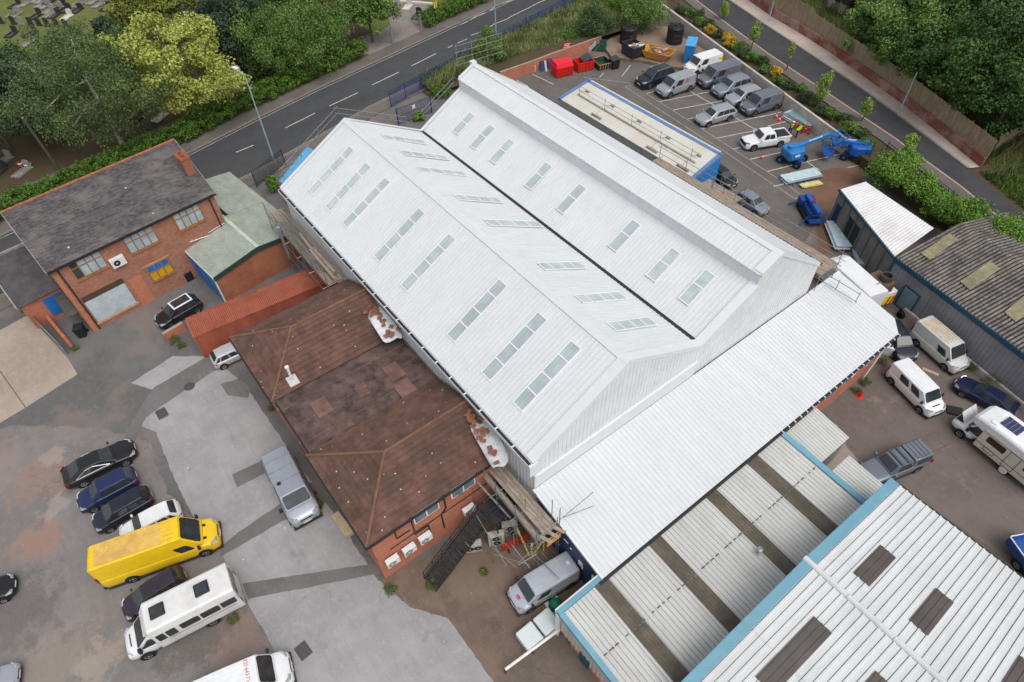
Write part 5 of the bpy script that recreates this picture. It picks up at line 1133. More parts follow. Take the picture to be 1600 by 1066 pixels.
MB().obox((0, -.6, 1.3), (.02, 0, 0), (0, 1.2, 0), (.1, 0, .8)).build('board', mat('sign_red', C(206, 34, 34), .5), sg, world=False)
for i, (w_, z) in enumerate(((.9, .58), (.7, .36), (.95, .14))): MB().obox((.03+.125*z, -w_/2, 1.3+z), (.01, 0, 0), (0, w_, 0), (.012, 0, .1)).build('lettering', UPVC, sg, world=False)
for y in (-.55, .5): MB().box(0-.03, .0, y, y+.06, 0, 1.5).build('leg', GALV, sg, world=False)
q = A(920, 92); mb = MB(); mb.obox((q.x, q.y, .9), (.3, .9, .8), (-.5, .3, .3), (.03, 0, .03)); mb.obox((q.x+.2, q.y+.3, .6), (.2, .9, .9), (.5, -.2, .4), (.03, 0, .03)); mb.build('scrap_metal', GALV, None, 'bent grey scrap metal behind the open red skip', 'scrap')
# bollard rail and pallet by the paving
t = thing('barrier_rail', 'white tubular knee rail with rusty end post along the edge of the brown paving', 'rail', A(790, 1050))
ra0, rb0 = A(790, 1052), A(874, 990); mb = MB(); mb.tube(ra0+V3(0, 0, .75), rb0+V3(0, 0, .75), .09, 8); mb.build('rail', UPVC, t)
mb = MB()
for f in (0, .5, 1): p = ra0.lerp(rb0, f); mb.tube(p, p+V3(0, 0, .8), .07, 6)
mb.build('post', mat('rusty_post', C(110, 60, 40), .8), t)
pt = thing('wrapped_pallet', 'pallet of blocks wrapped in printed white plastic, on the brown paving', 'pallet', A(841, 988), R(90))
for x in (-.66, .66): MB().box(x-.6, x+.6, -.62, .62, .14, .75).build('wrapped_load', mat('printed_wrap', (.66, .70, .69, 1), .4, 0, .06, 3, dirt=C(150, 200, 190), dirt_amt=.5, dirt_scale=3), pt, world=False, bevel=.08)
mb = MB()
for y in (-.55, -.05, .45): mb.box(-1.25, 1.25, y, y+.1, 0, .12)
mb.build('pallet_base', TIMBER, pt, world=False)
q = A(868, 948); gbn = thing('green_bag', 'bunched green tarpaulin on a white slab beside the light blue wall corner', 'tarpaulin', q)
MB().box(-.55, .55, -.45, .45, 0, .1).build('slab', UPVC, gbn, world=False)
MB().lathe((0, 0, .1), [(.42, 0), (.45, .3), (.3, .62), (.12, .7), (0, .72)], n=9).build('bag', mat('green_tarp', C(24, 110, 80), .5, 0, .3, 3), gbn, world=False, smooth=True)
wh = thing('wheelie_bin', 'black wheelie bin at the left corner of the old slate-roofed office', 'bin', A(131, 524), R(70))
MB().add([(-.3, -.35, .1), (.3, -.35, .1), (.3, .35, .1), (-.3, .35, .1), (-.36, -.4, 1.0), (.36, -.4, 1.0), (.36, .4, 1.0), (-.36, .4, 1.0)], [(3, 2, 1, 0), (4, 5, 6, 7), (0, 1, 5, 4), (1, 2, 6, 5), (2, 3, 7, 6), (3, 0, 4, 7)]).build('body', BLACK, wh, world=False)
MB().obox((-.4, -.44, 1.0), (.8, 0, .06), (0, .88, 0), (0, 0, .06)).build('lid', BLACK, wh, world=False)
for x in (-.3, .3): MB().lathe((x, .4, .11), [(0, -.03), (.11, -.03), (.11, .03), (0, .03)], 'y', 10).build('wheel', RUBBER, wh, world=False)
bb = A(296, 436); mb = MB(); mb.rbox((bb.x, bb.y), .8, .7, 0, .95, .2); mb.build('bin', BLACK, None, 'small black bin against the front of the green-roofed shed', 'bin', bevel=.04)
# sheet hoarding and low walls by the concrete slab
ha, hb = A(50, 497), A(108, 556); d = hb-ha; n = V3(-d.y, d.x, 0).normalized()
ht = thing('sheet_hoarding', 'galvanised sheet hoarding leaning along the edge of the beige slab, left of the old office', 'hoarding', ha)
mb = MB(); corr(mb, ha+V3(0, 0, 1.5), d, (0, 0, -1.45), pitch=.3, h=.03); mb.build('sheet', GALV, ht)
mb = MB(); 
for f in (.02, .98): mb.tube(ha+d*f-n*.05, ha+d*f-n*.05+V3(0, 0, 1.65), .05, 6)
mb.build('post', GALV, ht)
q0, q1 = A(66, 490), A(113, 547); d = q1-q0; n = V3(-d.y, d.x, 0).normalized(); MB().obox(q0, d, n*.25, (0, 0, .8)).build('brick_wall', BRICK_R, None, 'low red brick wall just inside the galvanised hoarding', 'wall')
q0, q1 = A(262, 534), A(292, 516); d = q1-q0; n = V3(-d.y, d.x, 0).normalized(); MB().obox(q0, d, n*.3, (0, 0, .9)).build('brick_wall', BRICK_R, None, 'short brick wall at the front end of the shipping container', 'wall')
p = A(536, 822); MB().rbox((p.x, p.y), 2.0, .6, 0, .35, .05).build('timber_box', mat('pale_timber', C(182, 164, 136), .8), None, 'pale timber box on the ground along the end wall of the hipped office', 'box')
for px_, l, m in (((296, 604), 'round iron manhole cover in the pale concrete lane', 'o'), ((474, 1017), 'square blue-grey manhole cover near the white van', 's'), ((253, 646), 'square dark inspection cover in the lane', 's')):
    p = A(*px_, .0); mb = MB()
    if m == 'o': mb.lathe((p.x, p.y, .018), [(0, .012), (.42, .012), (.44, 0)], n=20)
    else: mb.rbox((p.x, p.y), .95, .75, .018, .03, .1)
    mb.build('manhole_cover', mat('iron_cover', C(84, 80, 84), .6, .2, .2, 6), None, l, 'manhole cover')
# rusty flue stack and white van body wedged behind the lean-to
p = A(1376, 470); t = thing('flue_stack', 'rusty brown flue box with a round cowl, wedged beside the grey warehouse wall', 'flue', (p.x-.5, p.y-1.2, 0), R(-12))
RST = mat('rusty_metal', C(104, 84, 74), .75, .2, .2, 1.5, dirt=C(120, 74, 50), dirt_amt=.5)
MB().box(-.9, .9, -.8, .8, 0, 2.9).build('casing', RST, t, world=False, bevel=.03)
MB().lathe((.2, .35, 2.9), [(.5, 0), (.5, .45), (.38, .45), (.38, .1), (0, .1)], n=16).build('cowl', mat('cowl_dark', C(66, 58, 54), .7), t, world=False)
MB().box(.3, .38, -.82, -.4, 2.2, 3.0).build('bracket', GALV, t, world=False)
# street lamps and poles
def lamp(label, base, top, m, z0=0.0, arm=None, r=.09, lamp_len=.7, group=None):
    b = A(*base, z0); h = zfit(base, top, z0)-z0; t = thing('street_lamp', label, 'street lamp', b, 0, group)
    mb = MB(); mb.tube((0, 0, 0), (0, 0, 1.2), r*1.3, 8).tube((0, 0, 1.2), (0, 0, h), r, 8, r2=r*.6)
    mb.build('pole', m, t, world=False)
    if arm is not None:
        d = Vector(arm); MB().tube((0, 0, h-.03), d*1.0+V3(0, 0, h+.35), r*.55, 6).build('arm', m, t, world=False)
        e = d*1.0+V3(0, 0, h+.35); hd = MB(); hd.obox(e-V3(-d.y, d.x, 0)*.2-d*.1, d*lamp_len, V3(-d.y, d.x, 0)*.4, (0, 0, .16)); hd.build('lantern', WHITE, t, world=False, bevel=.04)
    return t
LG = mat('lamp_grey', C(166, 190, 196), .5, .2, .1, 2)
lamp('tall pale street lamp with white lantern standing by the palisade fence near the blue canopy', (431, 258), (386, 116), LG, arm=(-.95, -.3, 0))
lamp('grey lamp column on the road beside the zigzag markings', (775, 53), (774, -30), LG, arm=(-1, 0, 0))
lamp('thin grey lamp column on the pink pavement of the upper road', (1403, 180), (1433, 113), LG, 1.25, r=.07)
lamp('thin grey lamp column at the top end of the pink pavement', (1201, 33), (1211, -30), LG, 1.25, r=.07)
b = A(100, 276); h = zfit((100, 276), (35, 184)); t = thing('telegraph_pole', 'leaning grey timber telegraph pole beside the cemetery path', 'pole', b)
tp = A(35, 184, 9.0)-b; MB().tube((0, 0, 0), tp, .15, 8, r2=.11).build('pole', mat('pole_wood', C(120, 112, 98), .9), t, world=False)
b = A(684, 38); h = 3.2; t = thing('road_sign', 'yellow road sign on a grey post by the cemetery hedge', 'sign', b, R(20)); MB().tube((0, 0, 0), (0, 0, h), .05, 6).build('post', GALV, t, world=False); MB().box(-.04, -.055+.0, -.35, .35, h-.9, h).build('plate', mat('sign_yellow', C(232, 186, 20), .5), t, world=False)
# gates of the cemetery
ir = mat('iron_gate', (.05, .05, .05, 1), .5)
for a, b, l in (((659, 48), (642, 32), 'open grey iron gate leaf on the hedge side of the cemetery entrance'), ((614, 68), (594, 66), 'open grey iron gate leaf under the roadside lime tree')):
    a, b = A(*a), A(*b); t = thing('iron_gate', l, 'gate', a); mb = MB()
    for z in (.15, .8, 1.5): mb.tube(a+V3(0, 0, z), b+V3(0, 0, z), .03, 5)
    for i in range(12): p = a.lerp(b, i/11); mb.tube(p+V3(0, 0, .1), p+V3(0, 0, 1.6), .02, 4)
    mb.build('leaf', GALV if a.y > 40 else ir, t); MB().tube(a, a+V3(0, 0, 2.3), .12, 8).build('gate_post', GALV if a.y > 40 else ir, t)
# rear yard bits
p = A(1388, 551); MB().rbox((p.x, p.y), .8, .8, 0, .85, .4).build('crate', UPVC, None, 'pale box beside the bonnet of the dark car at the corner of the lean-to', 'box')
p = A(1453, 582); MB().rbox((p.x, p.y), 1.2, .25, 0, .12, .3).build('plank', mat('pale_timber', C(182, 164, 136), .8), None, 'loose pale plank on the ground between the two white vans', 'plank')
# ================================================================== BOOM LIFTS
LB = mat('lift_blue', C(40, 124, 190), .4, 0, .08, 1.5, dirt=C(20, 90, 150), dirt_amt=.4, coat=.3); LBD = mat('lift_dark_blue', C(28, 70, 140), .45, 0, .15, 1.5)
def boom(label, c, rz, boom_ang, L1, el1, L2, el2, col, scale=1.0):
    t = thing('boom_lift', label, 'boom lift', c, rz)
    s = scale
    MB().box(-1.2*s, 1.2*s, -.5*s, .5*s, .35*s, .75*s).box(-1.15*s, -.85*s, -.95*s, .95*s, .35*s, .55*s).box(.85*s, 1.15*s, -.95*s, .95*s, .35*s, .55*s).build('chassis', LBD, t, world=False, bevel=.03)
    for x in (-1.0, 1.0):
        for y in (-.95, .95):
            w_ = MB().lathe((x*s, y*s, .42*s), [(.2*s, -.16*s), (.40*s, -.16*s), (.43*s, -.1*s), (.43*s, .1*s), (.40*s, .16*s), (.2*s, .16*s)], 'y', 18).build('wheel', RUBBER, t, world=False, smooth=False)
            MB().lathe((x*s, y*s, .42*s), [(0, -.13*s), (.22*s, -.13*s), (.22*s, .13*s), (0, .13*s)], 'y', 14).build('rim', col, w_, world=False)
    ca, sa = math.cos(boom_ang), math.sin(boom_ang); d = V3(ca, sa, 0); n = V3(-sa, ca, 0)
    mb = MB(); secs = []
    for z, k in ((.8, .95), (1.0, 1.0), (1.75, 1.0), (1.9, .9)):
        secs.append([tuple(d*(x*k*s)+n*(y*k*s)+V3(0, 0, z*s)) for x, y in ((-1.25, -.75), (-1.0, -1.0), (.5, -1.0), (.95, -.6), (.95, .6), (.5, 1.0), (-1.0, 1.0), (-1.25, .75))])
    mb.loft(secs); tt = mb.build('turntable', col, t, world=False, bevel=.05)
    MB().obox(d*(-.6*s)-n*1.02*s+V3(0, 0, 1.3*s), d*.6*s, n*.015, (0, 0, .25*s)).build('label_plate', UPVC, tt, world=False)
    p0 = V3(0, 0, 1.9*s)-d*.8*s; p1 = p0+(d*math.cos(el1)+V3(0, 0, math.sin(el1)))*L1
    mb = MB(); up = V3(0, 0, 1)
    def seg(a, b, w): 
        q = (b-a); uu = q.normalized(); nn = n; vv = nn.cross(uu); mb.obox(a-nn*w/2-vv*w/2, q, nn*w, vv*w)
    seg(p0-V3(0, 0, .15), p1, .38*s); seg(p0+V3(0, 0, -.6*s), p0+V3(0, 0, .3*s)+d*.1, .5*s)
    p2 = p1+(d*math.cos(el2)+V3(0, 0, math.sin(el2)))*L2; seg(p1, p2, .28*s)
    mb.build('boom', col, t, world=False, bevel=.03)
    MB().obox(p0.lerp(p1, .45)-n*.2*s+V3(0, 0, .12), (p1-p0)*.35, n*.02, (0, 0, .14)).build('boom_label', UPVC, t, world=False)
    bk = MB(); c0_ = p2+d*.5*s; zf0 = max(.15, c0_.z-.9)
    bk.obox(V3(c0_.x, c0_.y, zf0)-d*.4-n*.9, d*.8, n*1.8, (0, 0, .08))
    for z in (.4, .75, 1.1):
        for a_, b_ in (((-.4, -.9), (.4, -.9)), ((.4, -.9), (.4, .9)), ((.4, .9), (-.4, .9)), ((-.4, .9), (-.4, -.9))):
            bk.tube(V3(c0_.x, c0_.y, zf0+z)+d*a_[0]+n*a_[1], V3(c0_.x, c0_.y, zf0+z)+d*b_[0]+n*b_[1], .03, 5)
    for a_ in ((-.4, -.9), (.4, -.9), (.4, .9), (-.4, .9), (.4, 0), (-.4, 0)): q = V3(c0_.x, c0_.y, zf0)+d*a_[0]+n*a_[1]; bk.tube(q, q+V3(0, 0, 1.1), .03, 5)
    bk.obox(V3(c0_.x, c0_.y, zf0+.7)-d*.45-n*.3, d*.1, n*.6, (0, 0, .45))
    bk.build('basket', col, t, world=False)
    hy = MB(); hy.tube(p0-V3(0, 0, .5*s)+d*.4, p0.lerp(p1, .45), .07*s, 6); hy.build('ram', GALV, t, world=False)
    return t
c1 = A(1236, 253); v = A(1312, 200, 3)-c1
boom('bright blue boom lift with stretched arm, in front of the white pickup', c1, R(12), math.atan2(v.y, v.x)-R(12), 4.6, R(9), 1.5, R(-22), LB, .95)
c2 = A(1334, 248); v = A(1292, 228, 1.5)-c2
boom('darker blue boom lift beside the hedge, its basket facing the first lift', c2, R(20), math.atan2(v.y, v.x)-R(20), 2.6, R(6), .9, R(-30), mat('lift_mid_blue', C(34, 96, 178), .4, 0, .1, 1.5), .95)
# small blue crawler lift
c3 = A(1262, 335); t = thing('crawler_lift', 'small folded blue crawler lift on the tarmac by the silver cladding stack', 'lift', c3, R(-35))
MB().box(-1.5, 1.5, -.75, -.4, 0, .4).box(-1.5, 1.5, .4, .75, 0, .4).build('track', RUBBER, t, world=False, bevel=.1)
MB().box(-1.4, 1.2, -.45, .45, .4, 1.0).box(-1.6, -.7, -.7, .7, .5, 1.2).build('chassis', LBD, t, world=False, bevel=.05)
MB().obox((-1.4, -.2, 1.2), (3.2, 0, .2), (0, .4, 0), (0, 0, .3)).obox((-1.0, .25, 1.0), (2.6, 0, .1), (0, .25, 0), (0, 0, .25)).build('boom', mat('lift_blue_b', C(30, 90, 176), .4), t, world=False, bevel=.03)
MB().lathe((.2, 0, 1.5), [(0, .25), (.18, .25), (.2, 0)], n=10).build('beacon', mat('red_part', C(150, 30, 30), .5), t, world=False)
mb = MB()
for z in (.6, 1.0, 1.5):
    for a_, b_ in (((1.4, -.7), (2.1, -.7)), ((2.1, -.7), (2.1, .7)), ((2.1, .7), (1.4, .7))): mb.tube((*a_, z), (*b_, z), .03, 5)
mb.box(1.4, 2.1, -.7, .7, .45, .52); mb.build('basket', LBD, t, world=False); mb = MB()
for sx in (-1, 1):
    for sy in (-1, 1): MB().tube((sx*1.2, sy*.6, .7), (sx*1.7, sy*1.4, .05), .06, 6).build('outrigger', LBD, t, world=False)
# ================================================================== WORKERS
def worker(label, p, rz, vest, bend=.25, arm=.6):
    t = thing('person', label, 'person', p, rz)
    J = {'pel': (0, 0, .95), 'spi': (.04+bend*.25, 0, 1.2), 'che': (.08+bend*.5, 0, 1.42), 'nec': (.1+bend*.62, 0, 1.54), 'hea': (.13+bend*.72, 0, 1.68)}
    E = [('pel', 'spi'), ('spi', 'che'), ('che', 'nec'), ('nec', 'hea')]; Rr = {'pel': (.16, .13), 'spi': (.15, .12), 'che': (.17, .14), 'nec': (.065, .065), 'hea': (.10, .11)}
    for s, k in ((-1, 'r'), (1, 'l')):
        x = .08*s
        J.update({'hip'+k: (0, .10*s, .90), 'kne'+k: (.05+x, .11*s, .48), 'ank'+k: (-.02+x, .11*s, .08), 'toe'+k: (.16+x, .13*s, .04), 'sho'+k: (.08+bend*.5, .21*s, 1.42), 'elb'+k: (.14+bend*.5, .27*s, 1.14), 'wri'+k: (.32+bend*.6, .2*s, 1.02), 'han'+k: (.42+bend*.6, .18*s, .99)})
        E += [('pel', 'hip'+k), ('hip'+k, 'kne'+k), ('kne'+k, 'ank'+k), ('ank'+k, 'toe'+k), ('che', 'sho'+k), ('sho'+k, 'elb'+k), ('elb'+k, 'wri'+k), ('wri'+k, 'han'+k)]
        Rr.update({'hip'+k: (.11, .11), 'kne'+k: (.075, .075), 'ank'+k: (.05, .05), 'toe'+k: (.045, .04), 'sho'+k: (.075, .075), 'elb'+k: (.05, .05), 'wri'+k: (.035, .035), 'han'+k: (.042, .03)})
        for f in range(4):
            n_ = 'f%d%s' % (f, k); J[n_] = (.50+bend*.6-.008*abs(f-1.5), (.18+(f-1.5)*.022)*s, .965); Rr[n_] = (.010, .010); E.append(('han'+k, n_))
        n_ = 'th'+k; J[n_] = (.45+bend*.6, (.18-.06)*s, .985); Rr[n_] = (.011, .011); E.append(('wri'+k, n_))
    ks = list(J); me = bpy.data.meshes.new('body'); me.from_pydata([J[k] for k in ks], [(ks.index(a), ks.index(b)) for a, b in E], [])
    o = bpy.data.objects.new('body', me); COL.objects.link(o); o.parent = t
    m = o.modifiers.new('skin', 'SKIN'); 
    for i, k in enumerate(ks): me.skin_vertices[0].data[i].radius = Rr[k]
    me.skin_vertices[0].data[ks.index('pel')].use_root = True
    s_ = o.modifiers.new('sub', 'SUBSURF'); s_.levels = s_.render_levels = 1; me.materials.append(mat('work_trousers', C(48, 50, 60), .8))
    c = J['che']; 
    mb = MB()
    secs = []
    for z, dx, rx, ry in ((.98, 0, .19, .22), (1.2, .04+bend*.25, .18, .21), (1.40, .08+bend*.5, .18, .24), (1.50, .09+bend*.56, .12, .16)):
        secs.append([(dx+rx*math.cos(a), ry*math.sin(a), z) for a in np.linspace(0, 2*math.pi, 12, endpoint=False)])
    mb.loft(secs, cap=False); mb.build('hi_vis_vest', vest, t, world=False)
    h = J['hea']; MB().lathe((h[0], h[1], h[2]+.02), [(.135, 0), (.13, .05), (.09, .115), (0, .14)], n=12).build('helmet', mat('helmet_'+vest.name, C(230, 226, 210) if bend < .3 else C(220, 170, 40), .4), t, world=False)
    f_ = MB(); f_.lathe((h[0]+.02, h[1], h[2]-.06), [(0, -.07), (.07, -.04), (.095, .03), (.1, .08)], n=10).obox((h[0]+.105, -.015, h[2]-.06), (.03, 0, -.01), (0, .03, 0), (0, 0, .045)); f_.build('face', mat('skin', C(196, 146, 120), .6), t, world=False)
    return t
VEST = mat('hi_vis_yellow', C(180, 232, 60, .9), .6, 0, .1, 5); VEST2 = mat('hi_vis_orange', C(226, 190, 90), .6, 0, .1, 5)
worker('worker in a bright yellow-green hi-vis vest bending over behind the white pickup', A(1243, 215), R(60), VEST, .55)
worker('worker in a yellow vest and cap standing at the tail of the white pickup', A(1232, 211), R(-20), VEST2, .1)
# ================================================================== VEHICLES
SPEC = {
 # L, W, hood z, belt z, roof z, windscreen base x (from front), roof front, roof rear (from front), rear base, wheel r, wheelbase, wt (roof half width factor), doors windows
 'hatch':  dict(L=4.05, W=1.76, hood=.90, belt=.95, roof=1.47, xa=.98, xb=1.72, xc=3.45, xd=3.98, wr=.31, fo=.80, wb=2.52, wt=.70, win=((.20, .47), (.51, .80)), quarter=(.84, .95)),
 'saloon': dict(L=4.72, W=1.85, hood=.86, belt=.93, roof=1.40, xa=1.25, xb=2.15, xc=3.35, xd=4.45, wr=.34, fo=.90, wb=2.82, wt=.66, win=((.20, .48), (.51, .80)), quarter=(.82, .90), tail=.98),
 'estate': dict(L=4.75, W=1.83, hood=.88, belt=.95, roof=1.48, xa=1.15, xb=1.95, xc=4.15, xd=4.66, wr=.34, fo=.90, wb=2.75, wt=.70, win=((.18, .42), (.45, .68)), quarter=(.71, .93), rails=True),
 'suv':    dict(L=4.55, W=1.88, hood=1.02, belt=1.08, roof=1.66, xa=1.10, xb=1.80, xc=3.95, xd=4.47, wr=.37, fo=.88, wb=2.70, wt=.72, win=((.18, .44), (.48, .74)), quarter=(.78, .93), rails=True, trim=True),
 'mpv':    dict(L=4.30, W=1.78, hood=.98, belt=1.03, roof=1.60, xa=.85, xb=1.70, xc=3.75, xd=4.22, wr=.32, fo=.84, wb=2.65, wt=.72, win=((.22, .47), (.51, .77)), quarter=(.81, .94)),
 'van_s':  dict(L=4.45, W=1.83, hood=1.05, belt=1.12, roof=1.84, xa=.85, xb=1.55, xc=4.30, xd=4.42, wr=.33, fo=.88, wb=2.75, wt=.84, win=((.16, .40),), van=True, trim=True),
 'van_m':  dict(L=4.95, W=1.94, hood=1.10, belt=1.18, roof=1.95, xa=.78, xb=1.45, xc=4.80, xd=4.92, wr=.35, fo=.90, wb=3.20, wt=.86, win=((.14, .36),), van=True, trim=True),
 'van_l':  dict(L=6.90, W=2.02, hood=1.20, belt=1.30, roof=2.65, xa=.80, xb=1.75, xc=6.72, xd=6.86, wr=.36, fo=1.0, wb=4.30, wt=.84, win=((.08, .215),), van=True, trim=True, winv=(.02, .46)),
 'van_h':  dict(L=5.10, W=2.00, hood=1.15, belt=1.25, roof=2.30, xa=.75, xb=1.50, xc=4.95, xd=5.06, wr=.35, fo=.92, wb=3.10, wt=.86, win=((.12, .32),), van=True, trim=True, winv=(.04, .58)),
}
def lerp_quad(P, u, v): return P[0].lerp(P[1], u).lerp(P[3].lerp(P[2], u), v)
def pane(P, u0, u1, v0, v1, name, m, parent, off=.012, ub=None):
    "glass set on a face given bottom-left, bottom-right, top-right, top-left; corners rounded"
    n = ((P[1]-P[0]).cross(P[3]-P[0])).normalized()
    c = V3(0, 0, .8)
    mid = (P[0]+P[1]+P[2]+P[3])/4
    if n.dot(mid-V3(mid.x*.6, 0, .7)) < 0: n = -n
    pts = []
    for (cu, cv, su, sv) in ((u0, v0, 1, 1), (u1, v0, -1, 1), (u1, v1, -1, -1), (u0, v1, 1, -1)):
        ru, rv = (u1-u0)*.07, (v1-v0)*.16
        a, b = (cu, cv+sv*rv), (cu+su*ru, cv)
        q = [a, (cu+su*ru*.3, cv+sv*rv*.3), b]
        if (su, sv) in ((-1, 1), (1, -1)): q = q[::-1]
        pts += q
    w = [lerp_quad(P, u, v)+n*off for u, v in pts]; k = len(w)
    mb = MB(); mb.add(w+[p-n*.03 for p in w], [tuple(range(k))]+[(i, (i+1) % k, k+(i+1) % k, k+i) for i in range(k)])
    return mb.build(name, m, parent, world=False)
def wheels(t, L, W, fo, wb, r, extra=()):
    for x in (L/2-fo, L/2-fo-wb)+tuple(extra):
        for s in (-1, 1):
            y = s*(W/2-.10)
            MB().lathe((x, s*(W/2-.02), r+.02), [(0, -.02), (r+.075, -.02), (r+.075, .025), (0, .025)], 'y', 20).build('wheel_arch', BLACK, t, world=False)
            w = MB().lathe((x, y, r), [(r*.55, -.11), (r*.95, -.11), (r, -.08), (r, .08), (r*.95, .12), (r*.62, .125)] if s > 0 else [(r*.62, -.125), (r*.95, -.12), (r, -.08), (r, .08), (r*.95, .11), (r*.55, .11)], 'y', 18).build('wheel', RUBBER, t, world=False, smooth=True)
            rm = MB(); rm.lathe((x, y, r), [(0, s*.095), (r*.16, s*.115), (r*.2, s*.09), (r*.60, s*.112), (r*.64, s*.12), (r*.64, s*.05)], 'y', 16)
            rm.build('rim', RIM, w, world=False)
def body_stations(S):
    L, W_, hood, belt = S['L'], S['W']/2, S['hood'], S['belt']; xf = L/2; van = S.get('van'); tail = S.get('tail', belt)
    st = [(xf, .70, hood-.36, .30), (xf-.05, .82, hood-.26, .22), (xf-.20, .93, hood-.15, .19), (xf-.50, .985, hood-.06, .18), (xf-S['xa']*.9, 1.0, hood+.01, .18), (xf-S['xa']-.25, 1.0, belt, .18), (0, 1.0, belt, .18), (-xf+.9, 1.0, belt, .18)]
    if van: st += [(-xf+.12, .99, belt, .2), (-xf+.02, .97, belt, .24)]
    else: st += [(-xf+.40, .98, tail+.0, .2), (-xf+.12, .92, tail-.05, .24), (-xf+.02, .84, tail-.16, .30), (-xf, .76, tail-.28, .36)]
    secs = []
    for x, wf, zt, zb in st:
        w = W_*wf; h = [(0, zb), (.82*w, zb), (.97*w, zb+.12), (w, zb+(zt-zb)*.45), (w*.985, zt-.10), (w*.93, zt-.015), (w*.5, zt+.012), (0, zt+.02)]
        secs.append([(x, y, z) for y, z in h]+[(x, -y, z) for y, z in h[::-1][1:-1]])
    return secs
def vehicle(kind, label, front, rear, col, group=None, zm=.6, grp_name='parked_car', cat='car', fit=True, roof_col=None, extra=None, z0=0, hide=(), **over):
    S = dict(SPEC[kind]); S.update(over)
    f, r = A(*front, zm+z0), A(*rear, zm+z0); d = f-r; c = (f+r)/2; rz = math.atan2(d.y, d.x)
    sc = max(.90, min(1.12, d.length/S['L'])) if fit else 1.0
    t = thing(grp_name, label, cat, (c.x, c.y, z0), rz, group); t.scale = (sc,)*3 if fit else (1, 1, 1)
    L, W_ = S['L'], S['W']; xf = L/2; van = S.get('van')
    b = MB(); b.loft(body_stations(S)); b.build('body', col, t, world=False, smooth=True, sub=1)
    hw = W_/2*(.955 if van else .90); wt = W_/2*S['wt']; z0_, z1_ = S['belt']-.06, S['roof']
    xa, xb, xc, xd = xf-S['xa'], xf-S['xb'], xf-S['xc'], xf-S['xd']
    def sec(x, zb, w, zt, wt_): 
        h = [(w, zb), (wt_, zt-.05), (wt_*.93, zt-.005), (wt_*.5, zt+.015), (0, zt+.02)]
        return [(x, y, z) for y, z in h]+[(x, -y, z) for y, z in h[::-1][1:]]
    xm = (xb+xc)/2; dz = .0 if van else .03
    secs = [sec(xa, z0_, hw*.93, z0_+.07, hw*.90), sec(xb, z0_, hw, z1_-dz, wt*.97), sec(xm, z0_, hw, z1_, wt), sec(xc, z0_, hw*.985, z1_-dz, wt*.97), sec(xd, z0_, hw*.93, (z0_+.07 if not van else z1_-.08), hw*.88 if not van else wt*.95)]
    cb = MB(); cb.loft(secs); cb.build('cabin', roof_col or col, t, world=False, bevel=.03)
    # glass
    V_ = lambda x, y, z: V3(x, y, z)
    Pw = [V_(xa, hw*.92, z0_+.05), V_(xa, -hw*.92, z0_+.05), V_(xb, -wt*.95, z1_-dz), V_(xb, wt*.95, z1_-dz)]
    pane(Pw, .05, .95, .19 if not van else .12, .93, 'windscreen', GLASS, t, .035)
    if not van:
        Pr = [V_(xd, -hw*.92, z0_+.05), V_(xd, hw*.92, z0_+.05), V_(xc, wt*.95, z1_-dz), V_(xc, -wt*.95, z1_-dz)]
        pane(Pr, .08, .92, .26, .90, 'rear_window', GLASS, t, .04)
    wv = S.get('winv', (.14, .86))
    for s in (-1, 1):
        P = [V_(xa, s*hw*1.0, z0_), V_(xd if not van else xd, s*hw*1.0, z0_), V_(xc if not van else xd, s*(wt+.0), z1_-.05), V_(xb, s*(wt), z1_-.05)]
        if s < 0: pass
        zf = (.06/(z1_-z0_))
        for (u0, u1) in S['win']:
            pane(P, u0, u1, wv[0], wv[1], 'side_window', GLASS, t, .03 if not van else .022)
        if S.get('quarter'): pane(P, S['quarter'][0], S['quarter'][1], wv[0]+.03, wv[1]-.05, 'side_window', GLASS, t, .03)
        MB().box(xa-.32 if van else xa-.25, xa-.16 if van else xa-.12, min(s*W_/2, s*(W_/2+.2)), max(s*W_/2, s*(W_/2+.2)), S['belt']-.0, S['belt']+(.26 if van else .14)).build('mirror', BLACK if van else col, t, world=False, bevel=.03)
        # lamps
        hl = MB(); zc = S['hood']-.17; hl.add([V_(xf-.10, s*W_*.24, zc-.07), V_(xf-.14, s*W_*.40, zc-.08), V_(xf-.46, s*W_*.488, zc+.02), V_(xf-.42, s*W_*.455, zc+.12), V_(xf-.22, s*W_*.36, zc+.10), V_(xf-.16, s*W_*.25, zc+.03)], [(0, 1, 2, 3, 4, 5)]); 
        o = hl.build('headlight', HEADL, t, world=False); so = o.modifiers.new('s', 'SOLIDIFY'); so.thickness = .08; so.offset = 0
        zt_ = S.get('tail', S['belt'])
        tl = MB()
        if van: tl.box(-xf-.005, -xf+.12, min(s*S['W']*.40, s*S['W']*.462), max(s*S['W']*.40, s*S['W']*.462), S['belt']-.25, S['belt']+.35)
        else: tl.obox((-xf+.0, s*W_*.33, zt_-.24), (.30, s*W_*.15, .04), (0, s*.05, 0), (-.0, 0, .18))
        tl.build('tail_light', TAILL, t, world=False, bevel=.01)
    # bumpers, grille, plates, trim
    MB().box(xf-.07, xf+.012, -W_*.30, W_*.30, .30, .46).box(xf-.08, xf-.01, -W_*.2, W_*.2, S['hood']-.36, S['hood']-.27).build('grille', BLACK, t, world=False, bevel=.01)
    MB().box(xf+.0, xf+.02, -.26, .26, .47, .58).build('number_plate', PLATE, t, world=False)
    MB().box(-xf-.02, -xf+.02, -.26, .26, .55, .66).build('number_plate', PLATEY, t, world=False)
